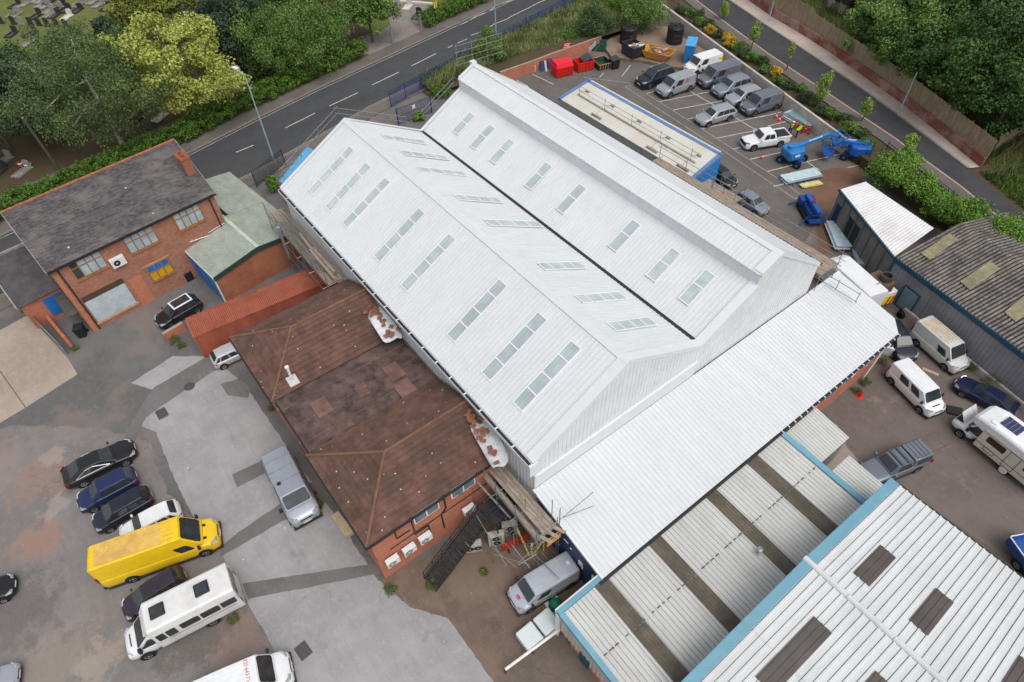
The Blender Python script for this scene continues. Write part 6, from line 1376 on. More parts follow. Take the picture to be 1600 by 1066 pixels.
    if S.get('trim'):
        tr = MB(); tr.box(xf-.5, xf+.02, -W_*.46, W_*.46, .2, .36)
        for s in (-1, 1): tr.box(-xf+.2, xf-.4, min(s*W_*.49, s*W_*.512), max(s*W_*.49, s*W_*.512), .2, .34)
        tr.box(-xf-.04, -xf+.2, -W_*.47, W_*.47, .24, .48); tr.build('bumper', BLACK, t, world=False, bevel=.03)
    if S.get('rails'):
        ml = MB()
        for s in (-1, 1): ml.tube((xb-.1, s*wt*.90, z1_+.05), (xc+.1, s*wt*.90, z1_+.05), .022, 5)
        ml.build('roof_rail', S.get('rail_m', GALV), t, world=False)
    if van:
        rb_ = MB(); k = 5
        for i in range(k): y = (i-(k-1)/2)*wt*.34; rb_.box(xc+.2, xb-.35, y-.045, y+.045, z1_+.010, z1_+.028)
        rb_.build('roof_rib', S.get('rib_m', col), t, world=False)
        dl = MB()
        for s in (-1, 1): dl.box(-xf+1.0, xb-1.05, min(s*hw*.955, s*(hw*.965)), max(s*hw*.955, s*(hw*.965)), S['belt']-.05, S['belt']-.02)
        MB().box(-xf-.012, -xf+.01, -.012, .012, .5, z1_-.15).build('door_seam', BLACK, t, world=False)
    wheels(t, L, W_, S['fo'], S['wb'], S['wr'])
    if extra: extra(t, S, dict(xa=xa, xb=xb, xc=xc, xd=xd, hw=hw, wt=wt, z1=z1_, xf=xf))
    return t
P_BLACK = paint('black', (.012, .012, .014, 1)); P_NAVY = paint('navy', (.012, .020, .075, 1)); P_DNAVY = paint('dark_navy', (.012, .016, .030, 1)); P_WHITE = paint('white', (.74, .75, .76, 1))
P_GREY = paint('grey', (.17, .19, .225, 1), .35); P_SILVER = paint('silver', (.40, .42, .45, 1), .45); P_YEL = paint('yellow', (.80, .52, .012, 1)); P_PURP = paint('aubergine', (.030, .022, .036, 1)); P_LGREY = paint('light_grey', (.46, .49, .54, 1), .3)
P_BLUEG = paint('blue_grey', (.25, .28, .33, 1), .4); P_OFFW = paint('dirty_white', (.60, .60, .57, 1)); P_BLUE = paint('mid_blue', (.012, .075, .30, 1)); P_DBLUE = paint('deep_blue', (.006, .013, .045, 1))
CHROME = mat('chrome', (.6, .6, .6, 1), .2, .8)
def x_saloon(t, S, q):
    mb = MB()
    for s in (-1, 1): mb.path([(q['xa']-.45, s*(q['hw']*.985), S['belt']+.02), (q['xb']-.5, s*(q['wt']+.055), q['z1']-.10), (q['xc']+.2, s*(q['wt']+.065), q['z1']-.12), (q['xd']+.55, s*(q['hw']*.985), S['belt']+.02)], .022, 5); mb.tube((q['xa']-.45, s*q['hw']*1.0, S['belt']+.01), (q['xd']+.55, s*q['hw']*1.0, S['belt']+.01), .02, 5)
    mb.build('chrome_trim', CHROME, t, world=False)
YG = 'cars parked in a row on the worn yard'
vehicle('saloon', 'long black fastback with chrome window trim, first at the top of the yard row', (210, 697), (100, 751), P_BLACK, YG, extra=x_saloon)
vehicle('hatch', 'navy blue hatchback between the black fastback and the dark people carrier', (121, 789), (213, 741), P_NAVY, YG)
vehicle('mpv', 'dark blue-black hatchback next to the white hatchback in the yard row', (146, 822), (236, 771), P_DNAVY, YG)
def x_none(t, S, q): pass
vehicle('hatch', 'white hatchback next to the long yellow van', (187, 842), (282, 794), P_WHITE, YG)
RIBY = mat('dusty_yellow', C(216, 176, 90), .7, 0, .15, 2, dirt=C(190, 150, 80), dirt_amt=.5)
def x_yellow(t, S, q):
    MB().box(q['xc']+.25, q['xb']-1.0, -q['wt']*.86, q['wt']*.86, q['z1']+.0155, q['z1']+.022).build('dusty_roof', RIBY, t, world=False)
    for s in (-1, 1): MB().obox((q['xf']-.62, s*.45-.08, 1.17), (-.2, 0, .06), (0, .16, 0), (0, 0, .05)).build('bonnet_vent', BLACK, t, world=False)
vehicle('van_l', 'long yellow high-roof van with dusty ribbed roof', (341, 828), (158, 893), P_YEL, YG, grp_name='delivery_van', cat='van', rib_m=RIBY, extra=x_yellow, zm=.9)
vehicle('mpv', 'dark aubergine people carrier squeezed between the yellow van and the white minibus', (196, 956), (286, 899), P_PURP, YG)
# minibus
def minibus():
    f, r = A(196, 1010, .8), A(374, 918, .9); d = f-r; c = (f+r)/2; t = thing('minibus', 'white coachbuilt minibus with two black roof hatches and dark side windows', 'minibus', (c.x, c.y, 0), math.atan2(d.y, d.x), YG)
    L = d.length; xf = L/2; W_ = 2.15; BW = mat('bus_white', (.68, .68, .66, 1), .4, 0, .05, 1.5, dirt=C(170, 160, 148), dirt_amt=.4, dirt_scale=.6)
    secs = []
    for x, w, zt, zb in ((xf, .72, .75, .32), (xf-.08, .86, .95, .25), (xf-.35, .95, 1.10, .22), (xf-.75, 1.0, 1.25, .22), (xf-1.2, 1.0, 1.32, .22), (xf-2.2, 1.0, 1.35, .22)):
        w *= 1.0; h = [(0, zb), (.85*w, zb), (w, zb+.15), (w, zt-.2), (w*.93, zt-.03), (0, zt+.03)]; secs.append([(x, y, z) for y, z in h]+[(x, -y, z) for y, z in h[::-1][1:-1]])
    MB().loft(secs).build('cab', P_WHITE, t, world=False, smooth=True, sub=1)
    xa, xb = xf-.75, xf-1.75; hw, wt, z0_, z1_ = .97, .86, 1.18, 2.25
    cb = MB(); cb.loft([[(x, y, z) for y, z in ((w, z0_), (w2, zt), (-w2, zt), (-w, z0_))] for x, w, zt, w2 in ((xa, .92, z0_+.08, .90), (xb, .98, z1_, wt), (xf-2.2, 1.0, z1_, .92))]); cb.build('cab_roof', P_WHITE, t, world=False, bevel=.04)
    P = [V3(xa, .90, 1.24), V3(xa, -.90, 1.24), V3(xb, -wt*.97, z1_), V3(xb, wt*.97, z1_)]; pane(P, .04, .96, .06, .92, 'windscreen', GLASS, t, .02)
    mb = MB(); mb.loft([[(x, y, z) for y, z in ((1.0, .35), (1.09, .6), (1.09, 2.2), (1.0, 2.72), (.85, 2.80), (-.85, 2.80), (-1.0, 2.72), (-1.09, 2.2), (-1.09, .6), (-1.0, .35))] for x in (xf-1.85, -xf)]); mb.build('body', BW, t, world=False, bevel=.05)
    mb = MB(); mb.add([(xf-1.849, -.9, 2.2), (xf-1.849, .9, 2.2), (xf-1.849, .95, 2.7), (xf-1.849, -.95, 2.7), (xf-1.5, -.8, 2.24), (xf-1.5, .8, 2.24)], [(0, 3, 2, 1), (4, 5, 2, 3), (0, 4, 3), (1, 2, 5)]); mb.build('front_fairing', BW, t, world=False)
    for s in (-1, 1):
        P = [V3(xf-1.85, s*1.09, .8), V3(-xf, s*1.09, .8), V3(-xf, s*1.09, 2.2), V3(xf-1.85, s*1.09, 2.2)]
        xs = (.0, .27, .30, .54, .57, .80, .83, 1)
        for u0, u1 in ((.31, .53), (.55, .77), (.79, .965)): pane(P, u0, u1, .50, .97, 'side_window', GLASS, t, .012)
        for u0, u1 in ((.04, .13), (.15, .26)): pane(P, u0, u1, .42, .97, 'door_window' , GLASS, t, .012)
        P2 = [V3(xa-.1, s*.965, 1.22), V3(xf-1.85, s*1.0, 1.22), V3(xf-1.85, s*.95, 1.95), V3(xb+.2, s*.9, 1.95)]; pane(P2, .08, .92, .08, .9, 'side_window', GLASS, t, .03)
        MB().box(-xf+.3, xf-2.6, min(s*1.088, s*1.098), max(s*1.088, s*1.098), 1.22, 1.26).build('waist_stripe', mat('bronze_stripe', C(120, 90, 60), .5), t, world=False)
        MB().box(xa-.3, xa-.12, min(s*1.0, s*1.25), max(s*1.0, s*1.25), 1.3, 1.7).build('mirror', BLACK, t, world=False, bevel=.03)
        MB().obox((xf-.1, s*.55, .78), (-.3, s*.33, .1), (0, 0, .22), (.05, 0, .05)).build('headlight', HEADL, t, world=False)
        MB().box(-xf-.01, -xf+.03, min(s*.85, s*1.02), max(s*.85, s*1.02), .9, 1.5).build('tail_light', TAILL, t, world=False)
    for x in (-xf+1.6, .75): 
        h = MB().box(x-.42, x+.42, -.42, .42, 2.80, 2.92).build('roof_hatch', BLACK, t, world=False, bevel=.08); MB().box(x-.32, x+.32, -.32, .32, 2.92, 2.935).build('hatch_glass', GLASS, h, world=False)
    P = [V3(-xf, -1.0, .6), V3(-xf, 1.0, .6), V3(-xf, .98, 2.7), V3(-xf, -.98, 2.7)]; pane(P, .1, .48, .5, .9, 'rear_window', GLASS, t, .012); pane(P, .52, .9, .5, .9, 'rear_window', GLASS, t, .012)
    MB().box(xf-.46, xf-.41, -.4, .4, 1.15, 1.185).build('bonnet_vent', BLACK, t, world=False)
    wheels(t, L, 2.12, .95, L*.56, .36)
minibus()
def letter_mesh(t, txt, size, loc, rot, m, name='lettering'):
    cu = bpy.data.curves.new(name, 'FONT'); cu.body = txt; cu.size = size; cu.align_x = 'CENTER'; cu.align_y = 'CENTER'; cu.extrude = .004
    o = bpy.data.objects.new(name, cu); COL.objects.link(o)
    dg = bpy.context.evaluated_depsgraph_get(); me = bpy.data.meshes.new_from_object(o.evaluated_get(dg)); bpy.data.objects.remove(o)
    o = bpy.data.objects.new(name, me); COL.objects.link(o); me.materials.append(m); o.parent = t; o.location = loc; o.rotation_euler = rot; return o
REDT = mat('red_lettering', C(200, 60, 44), .5)
def x_redvan(t, S, q):
    for i, w in enumerate(('121', '643', '7142')): letter_mesh(t, w, .30, (q['xb']-.5, (.56, .06, -.50)[i], q['z1']+.03), (0, 0, R(-90)), REDT)
    for s in (-1, 1): MB().obox((q['xf']-.62, s*.45-.08, S['hood']-.06), (-.2, 0, .06), (0, .16, 0), (0, 0, .05)).build('bonnet_vent', BLACK, t, world=False)
vehicle('van_h', 'white van with red telephone number on its roof, cut by the bottom edge', (452, 1040), (300, 1108), P_WHITE, None, zm=.8, grp_name='delivery_van', cat='van', fit=False, L=5.6, xc=5.45, xd=5.56, wb=3.5, extra=x_redvan)
vehicle('hatch', 'black car poking in at the left edge of the picture', (14, 914), (-70, 945), P_BLACK, None)
vehicle('hatch', 'pale silver car only just showing in the bottom left corner', (18, 1056), (-70, 1090), P_SILVER, None)
def x_bars(t, S, q):
    mb = MB()
    for f in (.28, .55, .80): x = q['xb']+(q['xc']-q['xb'])*f; mb.box(x-.02, x+.02, -q['wt']*1.02, q['wt']*1.02, q['z1']+.035, q['z1']+.06)
    mb.build('roof_bar', GALV, t, world=False)
    MB().lathe((q['xb']-.9, -.5, q['z1']), [(0, .08), (.12, .08), (.12, 0)], n=10).build('roof_cap', BLACK, t, world=False)
vehicle('van_m', 'blue-grey van with three white roof bars, parked beside the hipped office', (480, 812), (434, 718), paint('silver_blue', (.34, .37, .42, 1), .3), None, zm=.8, grp_name='delivery_van', cat='van', extra=x_bars)
def x_c3(t, S, q):
    MB().box(q['xc']-.02, q['xb']+.05, -q['wt']*.99, q['wt']*.99, q['z1']-.03, q['z1']+.035).build('roof', P_WHITE, t, world=False, bevel=.04); MB().box(q['xc']+.12, q['xb']-.10, -q['wt']*.76, q['wt']*.76, q['z1']+.036, q['z1']+.05).build('sunroof', GLASS, t, world=False, bevel=.01)
vehicle('hatch', 'black hatchback with a white roof and dark sunroof, at the nose of the container', (245, 506), (311, 468), P_BLACK, None, extra=x_c3, zm=.6)
vehicle('hatch', 'silver hatchback half hidden under the eaves of the hipped office', (398, 535), (331, 566), paint('pale_silver', (.52, .53, .55, 1), .25), None)
def x_badge(t, S, q):
    MB().lathe((q['xf']-.55, .0, S['hood']-.035), [(0, .02), (.19, .02), (.21, 0)], n=18).build('bonnet_sticker', mat('sticker_pink', C(214, 90, 120), .5), t, world=False)
    MB().box(q['xf']-.60, q['xf']-.52, -.13, .13, S['hood']-.02, S['hood']-.008).build('sticker_band', mat('sticker_purple', C(86, 40, 120), .5), t, world=False)
    MB().box(q['xc']+.25, q['xc']+.45, -.12, .12, q['z1']+.02, q['z1']+.06).build('roof_marker', UPVC, t, world=False)
vehicle('van_m', 'grey van with a pink and purple round sticker on its bonnet, on the brown paving', (803, 940), (893, 886), P_LGREY, None, zm=.7, grp_name='delivery_van', cat='van', roof=1.88, extra=x_badge)
# rear yard
vehicle('hatch', 'dark old hatchback with dusty bonnet half under the corner of the lean-to', (1421, 562), (1384, 503), P_DNAVY, None)
RIBO = mat('rust_streaked_rib', C(186, 170, 146), .7, 0, .15, 3)
def x_oldvan(t, S, q):
    MB().box(q['xc']+.2, q['xb']-.6, -q['wt']*.85, q['wt']*.85, q['z1']+.0155, q['z1']+.022).build('rusty_roof', mat('rusty_white', C(206, 196, 180), .7, 0, .1, 2, dirt=C(150, 110, 80), dirt_amt=.5, dirt_scale=1.5, stretch=(1, 3, 1)), t, world=False)
vehicle('van_h', 'old dirty white van with rust-streaked roof beside the grey warehouse wall', (1506, 574), (1434, 512), P_OFFW, None, zm=.8, grp_name='delivery_van', cat='van', rib_m=RIBO, extra=x_oldvan)
def x_camper(t, S, q):
    for s in (-1, 1):
        P = [V3(q['xa'], s*q['hw'], S['belt']-.06), V3(q['xd'], s*q['hw'], S['belt']-.06), V3(q['xd'], s*q['wt'], q['z1']-.05), V3(q['xb'], s*q['wt'], q['z1']-.05)]
        pane(P, .44, .68, .14, .84, 'side_window', GLASS, t, .022)
    MB().box(q['xf']-.5, q['xf']-.42, -.35, .35, S['hood']-.03, S['hood']-.005).build('bonnet_vent', BLACK, t, world=False)
vehicle('van_m', 'clean white camper van with dark side windows, in the middle of the rear yard', (1467, 644), (1398, 575), P_WHITE, None, zm=.7, grp_name='camper_van', cat='van', extra=x_camper)
vehicle('saloon', 'dark blue car overgrown by weeds against the grey warehouse', (1501, 597), (1582, 640), P_DBLUE, None)
# motorhome
def motorhome():
    f, r = A(1499, 648, .8), A(1640, 760, .8); d = (f-r).normalized(); L = 6.6; c = f-d*(L/2); t = thing('motorhome', 'cream and white motorhome with roof solar panel and open bonnet, at the right edge', 'motorhome', (c.x, c.y, 0), math.atan2(d.y, d.x))
    xf = L/2; CRM = mat('cream_panel', C(214, 206, 192), .45, 0, .05, 2); 
    mb = MB(); mb.loft([[(x, y, z) for y, z in ((1.0, .4), (1.12, .55), (1.12, 2.3), (1.04, 2.62), (-1.04, 2.62), (-1.12, 2.3), (-1.12, .55), (-1.0, .4))] for x in (xf-2.0, -xf)]); mb.build('body', CRM, t, world=False, bevel=.05)
    mb = MB(); mb.loft([[(x, y, z) for y, z in ((w, z0_), (w, z1_-.15), (w-.12, z1_), (-w+.12, z1_), (-w, z1_-.15), (-w, z0_))] for x, w, z0_, z1_ in ((xf-.95, .85, 2.2, 2.5), (xf-1.2, 1.0, 2.0, 2.72), (xf-2.0, 1.08, 1.95, 2.9), (xf-3.4, 1.09, 2.35, 2.95), (-xf+.0, 1.09, 2.4, 2.9))]); mb.build('roof', P_WHITE, t, world=False, bevel=.06)
    secs = []
    for x, w, zt, zb in ((xf, .66, .72, .4), (xf-.1, .82, .92, .3), (xf-.4, .92, 1.0, .28), (xf-1.0, .98, 1.1, .28), (xf-2.05, 1.0, 1.2, .28)):
        h = [(0, zb), (.85*w, zb), (w, zb+.15), (w, zt-.15), (w*.93, zt-.02), (0, zt)]; secs.append([(x, y, z) for y, z in h]+[(x, -y, z) for y, z in h[::-1][1:-1]])
    MB().loft(secs).build('cab', P_WHITE, t, world=False, smooth=True, sub=1)
    cb = MB(); cb.loft([[(x, y, z) for y, z in ((w, 1.0), (w2, zt), (-w2, zt), (-w, 1.0))] for x, w, zt, w2 in ((xf-.95, .9, 1.12, .88), (xf-1.5, .96, 1.98, .85), (xf-2.05, .98, 2.0, .9))]); cb.build('cab_roof', P_WHITE, t, world=False, bevel=.03)
    P = [V3(xf-.95, .88, 1.15), V3(xf-.95, -.88, 1.15), V3(xf-1.5, -.84, 1.98), V3(xf-1.5, .84, 1.98)]; pane(P, .05, .95, .08, .92, 'windscreen', GLASS, t, .02)
    MB().obox((xf-.75, -.75, 1.12), (.55, 0, .75), (0, 1.5, 0), (-.03, 0, .03)).build('open_bonnet', P_WHITE, t, world=False, bevel=.02)
    MB().box(xf-.62, xf-.12, -.62, .62, .98, 1.03).build('engine_bay', BLACK, t, world=False)
    BRN = mat('brown_stripe', C(96, 64, 52), .6); TINT = mat('tinted_window', (.045, .03, .022, 1), .1, 0, .2, 2)
    for s in (-1, 1):
        P = [V3(xf-2.0, s*1.12, .55), V3(-xf, s*1.12, .55), V3(-xf, s*1.12, 2.3), V3(xf-2.0, s*1.12, 2.3)]
        for u0, u1, v0, v1 in ((.10, .38, .55, .88), (.68, .92, .55, .88)): pane(P, u0, u1, v0, v1, 'side_window', TINT, t, .012)
        fr = MB()
        for u0, u1, v0, v1 in ((.44, .60, .08, .95), (.14, .30, .12, .3)):
            q = [lerp_quad(P, u, v)+V3(0, s*.012, 0) for u, v in ((u0, v0), (u1, v0), (u1, v1), (u0, v1))]
            for i in range(4): fr.tube(q[i], q[(i+1) % 4], .018, 4)
        fr.build('door_seal', BLACK, t, world=False)
        st = MB(); st.box(-xf+.02, xf-2.05, min(s*1.118, s*1.128), max(s*1.118, s*1.128), 1.02, 1.07).box(-xf+.02, xf-2.05, min(s*1.118, s*1.128), max(s*1.118, s*1.128), 2.18, 2.21); st.build('stripe', BRN, t, world=False)
        P2 = [V3(xf-1.05, s*.94, 1.12), V3(xf-2.0, s*.98, 1.12), V3(xf-2.0, s*.9, 1.95), V3(xf-1.5, s*.86, 1.95)]; pane(P2, .1, .95, .05, .92, 'cab_window', GLASS, t, .03)
        MB().box(xf-1.35, xf-1.15, min(s*.98, s*1.28), max(s*.98, s*1.28), 1.2, 1.6).build('mirror', BLACK, t, world=False, bevel=.03)
        MB().obox((xf-.06, s*.45, .68), (-.2, s*.3, .05), (0, 0, .18), (.04, 0, .03)).build('headlight', HEADL, t, world=False)
    p = MB().box(xf-3.5, xf-2.3, -.55, .45, 2.97, 3.01).build('solar_panel', mat('solar', (.03, .04, .10, 1), .2, 0, .2, 3), t, world=False)
    fr = MB()
    for i in range(5): fr.box(xf-3.5+i*.3-.01, xf-3.49+i*.3, -.55, .45, 3.01, 3.014)
    fr.build('cell_lines', GALV, p, world=False)
    MB().box(xf-4.6, xf-4.1, -.45, .05, 2.94, 3.06).build('roof_vent', mat('beige_vent', C(206, 190, 160), .5), t, world=False, bevel=.03)
    MB().box(xf-2.3, xf-1.9, .5, .85, 2.92, 2.98).build('roof_light', UPVC, t, world=False, bevel=.02)
    wheels(t, L, 2.0, 1.0, 3.4, .34)
    for s in (-1, 1): MB().lathe((xf-4.4, s*1.0, .34), [(0, s*.125), (.2, s*.14), (.27, s*.13), (.28, s*.1)], 'y', 14).build('hub_cap', WHITE, t, world=False)
motorhome()
p = A(1491, 643); MB().rbox((p.x, p.y), 1.1, .8, 0, .12, .6).build('car_mat', BLACK, None, 'black mat on the ground in front of the open bonnet of the motorhome', 'mat')
# pickup with canopy
def pickup(label, front, rear, col, canopy, zm=.8, bars=False):
    f, r = A(*front, zm), A(*rear, zm); d = f-r; c = (f+r)/2; t = thing('pickup_truck', label, 'pickup', (c.x, c.y, 0), math.atan2(d.y, d.x)); L = 5.3; xf = L/2; W_ = 1.88; S = dict(SPEC['suv'], L=L, W=W_, hood=1.08, belt=1.14, roof=1.80, xa=1.45, xb=2.05, xc=3.25, xd=3.55, tail=1.14)
    secs = body_stations(S); MB().loft(secs).build('body', col, t, world=False, smooth=True, sub=1)
    xa, xb, xc, xd = xf-1.45, xf-2.05, xf-3.3, xf-3.6; hw, wt, z0_, z1_ = .85, .70, 1.08, 1.80
    cb = MB(); cb.loft([[(x, y, z) for y, z in ((w, z0_), (w2, zt-.04), (w2*.9, zt), (-w2*.9, zt), (-w2, zt-.04), (-w, z0_))] for x, w, zt, w2 in ((xa, .80, z0_+.08, .78), (xb, hw, z1_, wt), (xc, hw, z1_, wt), (xd, hw*.97, z0_+.1, .8))]); cb.build('cabin', col, t, world=False, bevel=.04)
    P = [V3(xa, .78, 1.14), V3(xa, -.78, 1.14), V3(xb, -wt*.95, z1_-.02), V3(xb, wt*.95, z1_-.02)]; pane(P, .05, .95, .16, .93, 'windscreen', GLASS, t, .035)
    P = [V3(xd, -.78, 1.14), V3(xd, .78, 1.14), V3(xc, wt*.95, z1_-.02), V3(xc, -wt*.95, z1_-.02)]; pane(P, .1, .9, .15, .88, 'rear_window', GLASS, t, .02)
    for s in (-1, 1):
        P = [V3(xa, s*.84, z0_), V3(xd, s*.84, z0_), V3(xc, s*wt, z1_-.05), V3(xb, s*wt, z1_-.05)]
        for u0, u1 in ((.22, .52), (.56, .88)): pane(P, u0, u1, .16, .86, 'side_window', GLASS, t, .03)
        MB().box(xa-.28, xa-.12, min(s*.93, s*1.12), max(s*.93, s*1.12), 1.15, 1.35).build('mirror', col, t, world=False, bevel=.03)
        MB().obox((xf-.06, s*.5, .85), (-.3, s*.38, .08), (0, 0, .16), (.05, 0, .04)).build('headlight', HEADL, t, world=False)
        MB().box(-xf-.01, -xf+.1, min(s*.78, s*.92), max(s*.78, s*.92), .75, 1.1).build('tail_light', TAILL, t, world=False)
    if canopy:
        z2 = 1.82; cb = MB(); cb.loft([[(x, y, z) for y, z in ((w, 1.05), (w2, zt-.04), (w2*.9, zt), (-w2*.9, zt), (-w2, zt-.04), (-w, 1.05))] for x, w, zt, w2 in ((xd+.15, .86, z2-.02, .74), (xd-.3, .88, z2+.04, .75), (-xf+.25, .87, z2+.02, .74), (-xf+.03, .85, 1.4, .78))]); cb.build('canopy', col, t, world=False, bevel=.04)
        for s in (-1, 1): P = [V3(xd, s*.87, 1.08), V3(-xf+.1, s*.87, 1.08), V3(-xf+.2, s*.75, z2), V3(xd, s*.75, z2)]; pane(P, .1, .9, .15, .8, 'canopy_window', GLASS, t, .025)
        mb = MB()
        for x in (xb-.25, xb-.85): mb.box(x-.09, x+.09, -.72, .72, z1_+.06, z1_+.10)
        for s in (-1, 1): mb.tube((xb-.05, s*.66, z1_+.05), (xc, s*.66, z1_+.05), .025, 5); mb.tube((xd-.1, s*.68, z2+.1), (-xf+.4, s*.68, z2+.1), .022, 5)
        for i in range(4): mb.box(xd-.15-i*.33, xd-.13-i*.33, -.66, .66, z2+.06, z2+.08)
        mb.build('roof_rack', mat('rack_grey', C(88, 92, 98), .5, .3), t, world=False)
    else:
        bx = MB().box(-xf+.12, xd-.06, -.76, .76, 1.145, 1.165).build('load_bed', BLACK, t, world=False)
        mb = MB()
        for s in (-1, 1): mb.box(-xf+.05, xd-.02, min(s*.77, s*.93), max(s*.77, s*.93), 1.05, 1.26)
        mb.box(-xf+.02, -xf+.12, -.9, .9, .7, 1.26); mb.build('bed_side', col, t, world=False, bevel=.03)
    MB().box(xf-.08, xf+.02, -.62, .62, .62, .95).build('grille', BLACK, t, world=False, bevel=.02)
    MB().box(xf+.0, xf+.025, -.26, .26, .5, .6).build('number_plate', PLATE, t, world=False)
    for s in (-1, 1): MB().box(-xf+1.7, xf-1.6, min(s*.92, s*.98), max(s*.92, s*.98), .3, .38).build('side_step', BLACK, t, world=False)
    wheels(t, L, W_, .95, 3.15, .39); return t
pickup('silver-grey pickup with hard canopy and roof rack, beside the workshop roof', (1355, 741), (1440, 707), P_GREY, True).scale = (.94, .94, .94)
pickup('white double-cab pickup with an open black load bed, in the upper car park', (1160, 222), (1231, 211), P_WHITE, False)
# upper car park
UG = 'vehicles parked in the upper car park'
vehicle('suv', 'black estate car at the left end of the front row in the upper car park', (998, 131), (1048, 114), P_DNAVY, UG)
def x_vanwin(t, S, q):
    MB().lathe((-.9, -q['hw']*.93, 1.45), [(0, -.03), (.22, -.03), (.22, .02), (0, .02)], 'y', 14).build('round_logo', mat('logo_red', C(196, 84, 84), .5), t, world=False); MB().lathe((-.9, q['hw']*.93, 1.45), [(0, -.02), (.22, -.02), (.22, .03), (0, .03)], 'y', 14).build('round_logo', mat('logo_red', C(196, 84, 84), .5), t, world=False)
vehicle('van_s', 'small silver van with a round red logo, front row beside the black estate', (1030, 145), (1079, 128), P_SILVER, UG, grp_name='delivery_van', cat='van', extra=x_vanwin)
def x_yellowback(t, S, q):
    for s in (-1, 1): MB().box(-q['xf']+.1, -q['xf']+.7, min(s*q['hw']*.90, s*q['hw']*.975), max(s*q['hw']*.90, s*q['hw']*.975), 1.15, 1.55).build('yellow_panel', mat('van_yellow', C(240, 206, 30), .5), t, world=False)
vehicle('van_m', 'white van with yellow rear panels, back row against the concrete wall', (1073, 110), (1121, 95), P_WHITE, UG, grp_name='delivery_van', cat='van', extra=x_yellowback)
vehicle('van_m', 'dark grey van with a pink logo, back row next to the white van', (1093, 130), (1150, 113), P_GREY, UG, grp_name='delivery_van', cat='van', extra=x_vanwin)
vehicle('suv', 'grey sport utility car in the back row, third from the concrete-wall corner', (1115, 146), (1171, 129), P_BLUEG, UG)
vehicle('suv', 'silver-grey crossover in the back row between two greyer vehicles', (1137, 159), (1187, 145), P_SILVER, UG, roof=1.60)
vehicle('van_s', 'dark grey compact van at the right end of the back row', (1159, 173), (1216, 156), P_GREY, UG, grp_name='delivery_van', cat='van')
vehicle('estate', 'pale silver estate car alone in the front row, left of the white pickup', (1090, 189), (1146, 173), P_SILVER, UG)
vehicle('hatch', 'silver-blue car partly hidden under the right eaves scaffold', (1197, 330), (1155, 303), P_BLUEG, None)
vehicle('hatch', 'black car hidden behind the scaffold stair cage by the blue shed', (1146, 288), (1112, 262), P_BLACK, None)
# luton body behind the lean-to
p = A(1338, 432, 2.6); t = thing('box_van', 'white high-roofed box van parked nose-in between the lean-to and the store', 'van', (p.x, p.y, 0), math.atan2(*(A(1372, 462, 2.6)-A(1314, 408, 2.6)).yx))
BVW = mat('box_van_white', (.72, .73, .73, 1), .4, 0, .04, 2)
mb = MB(); mb.loft([[(x, y, z) for y, z in ((1.05, .7), (1.05, zt-.3), (.92, zt), (-.92, zt), (-1.05, zt-.3), (-1.05, .7))] for x, zt in ((-3.0, 2.1), (-2.7, 2.55), (-2.1, 2.85), (2.6, 2.95))]); mb.build('box_body', BVW, t, world=False, bevel=.06, smooth=False)
secs = []
MB().box(-3.9, -2.7, -.95, .95, .4, 1.2).build('cab', BVW, t, world=False, bevel=.15)
MB().obox((-3.05, -.85, 1.2), (.45, 0, .75), (0, 1.7, 0), (-.03, 0, .03)).build('windscreen', GLASS, t, world=False)
wheels(t, 6.0, 2.0, .6, 4.0, .36)
p = A(1384, 470, 1.0); t = thing('marked_vehicle', 'white vehicle tail with red and yellow warning chevrons, just past the rusty flue', 'van', (p.x, p.y, 0), R(-20))
mb = MB(); mb.box(-2.2, .0, -.85, .85, .4, 1.9); mb.build('body', BVW, t, world=False, bevel=.1)
mb = MB(); mb.box(.003, .02, -.78, .78, .5, 1.5); mb.build('chevron_panel', mat('chevron_yellow', C(244, 214, 30), .5), t, world=False)
mb = MB()
for i in range(4): mb.obox((.021, -.75+i*.4, .52), (.006, 0, 0), (0, .18, 0), (0, .15*(1 if i > 1 else -1), .9))
mb.build('chevron_stripe', mat('chevron_red', C(206, 50, 30), .5), t, world=False)
wheels(t, 3.6, 1.7, .5, 2.6, .32)
# blue truck on the right edge
p = A(1592, 884, .8); t = thing('tipper_truck', 'bright blue truck with a white-rimmed load bed, cut off by the right edge', 'truck', (p.x+1.5, p.y+.6, 0), R(-28))
mb = MB(); mb.box(-2.6, 1.2, -1.0, 1.0, .6, 1.0); mb.build('load_bed', P_BLUE, t, world=False, bevel=.03)
mb = MB()
for y in (-1.03, .97): mb.box(-2.6, 1.2, y, y+.06, 1.0, 1.45)
mb.box(-2.63, -2.57, -1, 1, .8, 1.45); mb.build('side_board', P_BLUE, t, world=False)
MB().box(-2.66, -2.60, -1.0, 1.0, 1.4, 1.47).box(-2.6, 1.2, -1.08, -1.02, 1.4, 1.47).build('rim', UPVC, t, world=False)
mb = MB(); mb.loft([[(x, y, z) for y, z in ((.95, .5), (.95, 1.3), (.8, zt), (-.8, zt), (-.95, 1.3), (-.95, .5))] for x, zt in ((1.3, 2.05), (2.2, 2.05), (2.9, 1.3))]); mb.build('cab', P_BLUE, t, world=False, bevel=.06)
P = [V3(2.88, .8, 1.3), V3(2.88, -.8, 1.3), V3(2.2, -.75, 2.03), V3(2.2, .75, 2.03)]; pane(P, .05, .95, .1, .9, 'windscreen', GLASS, t, .02)
wheels(t, 5.6, 2.0, .7, 3.3, .36)
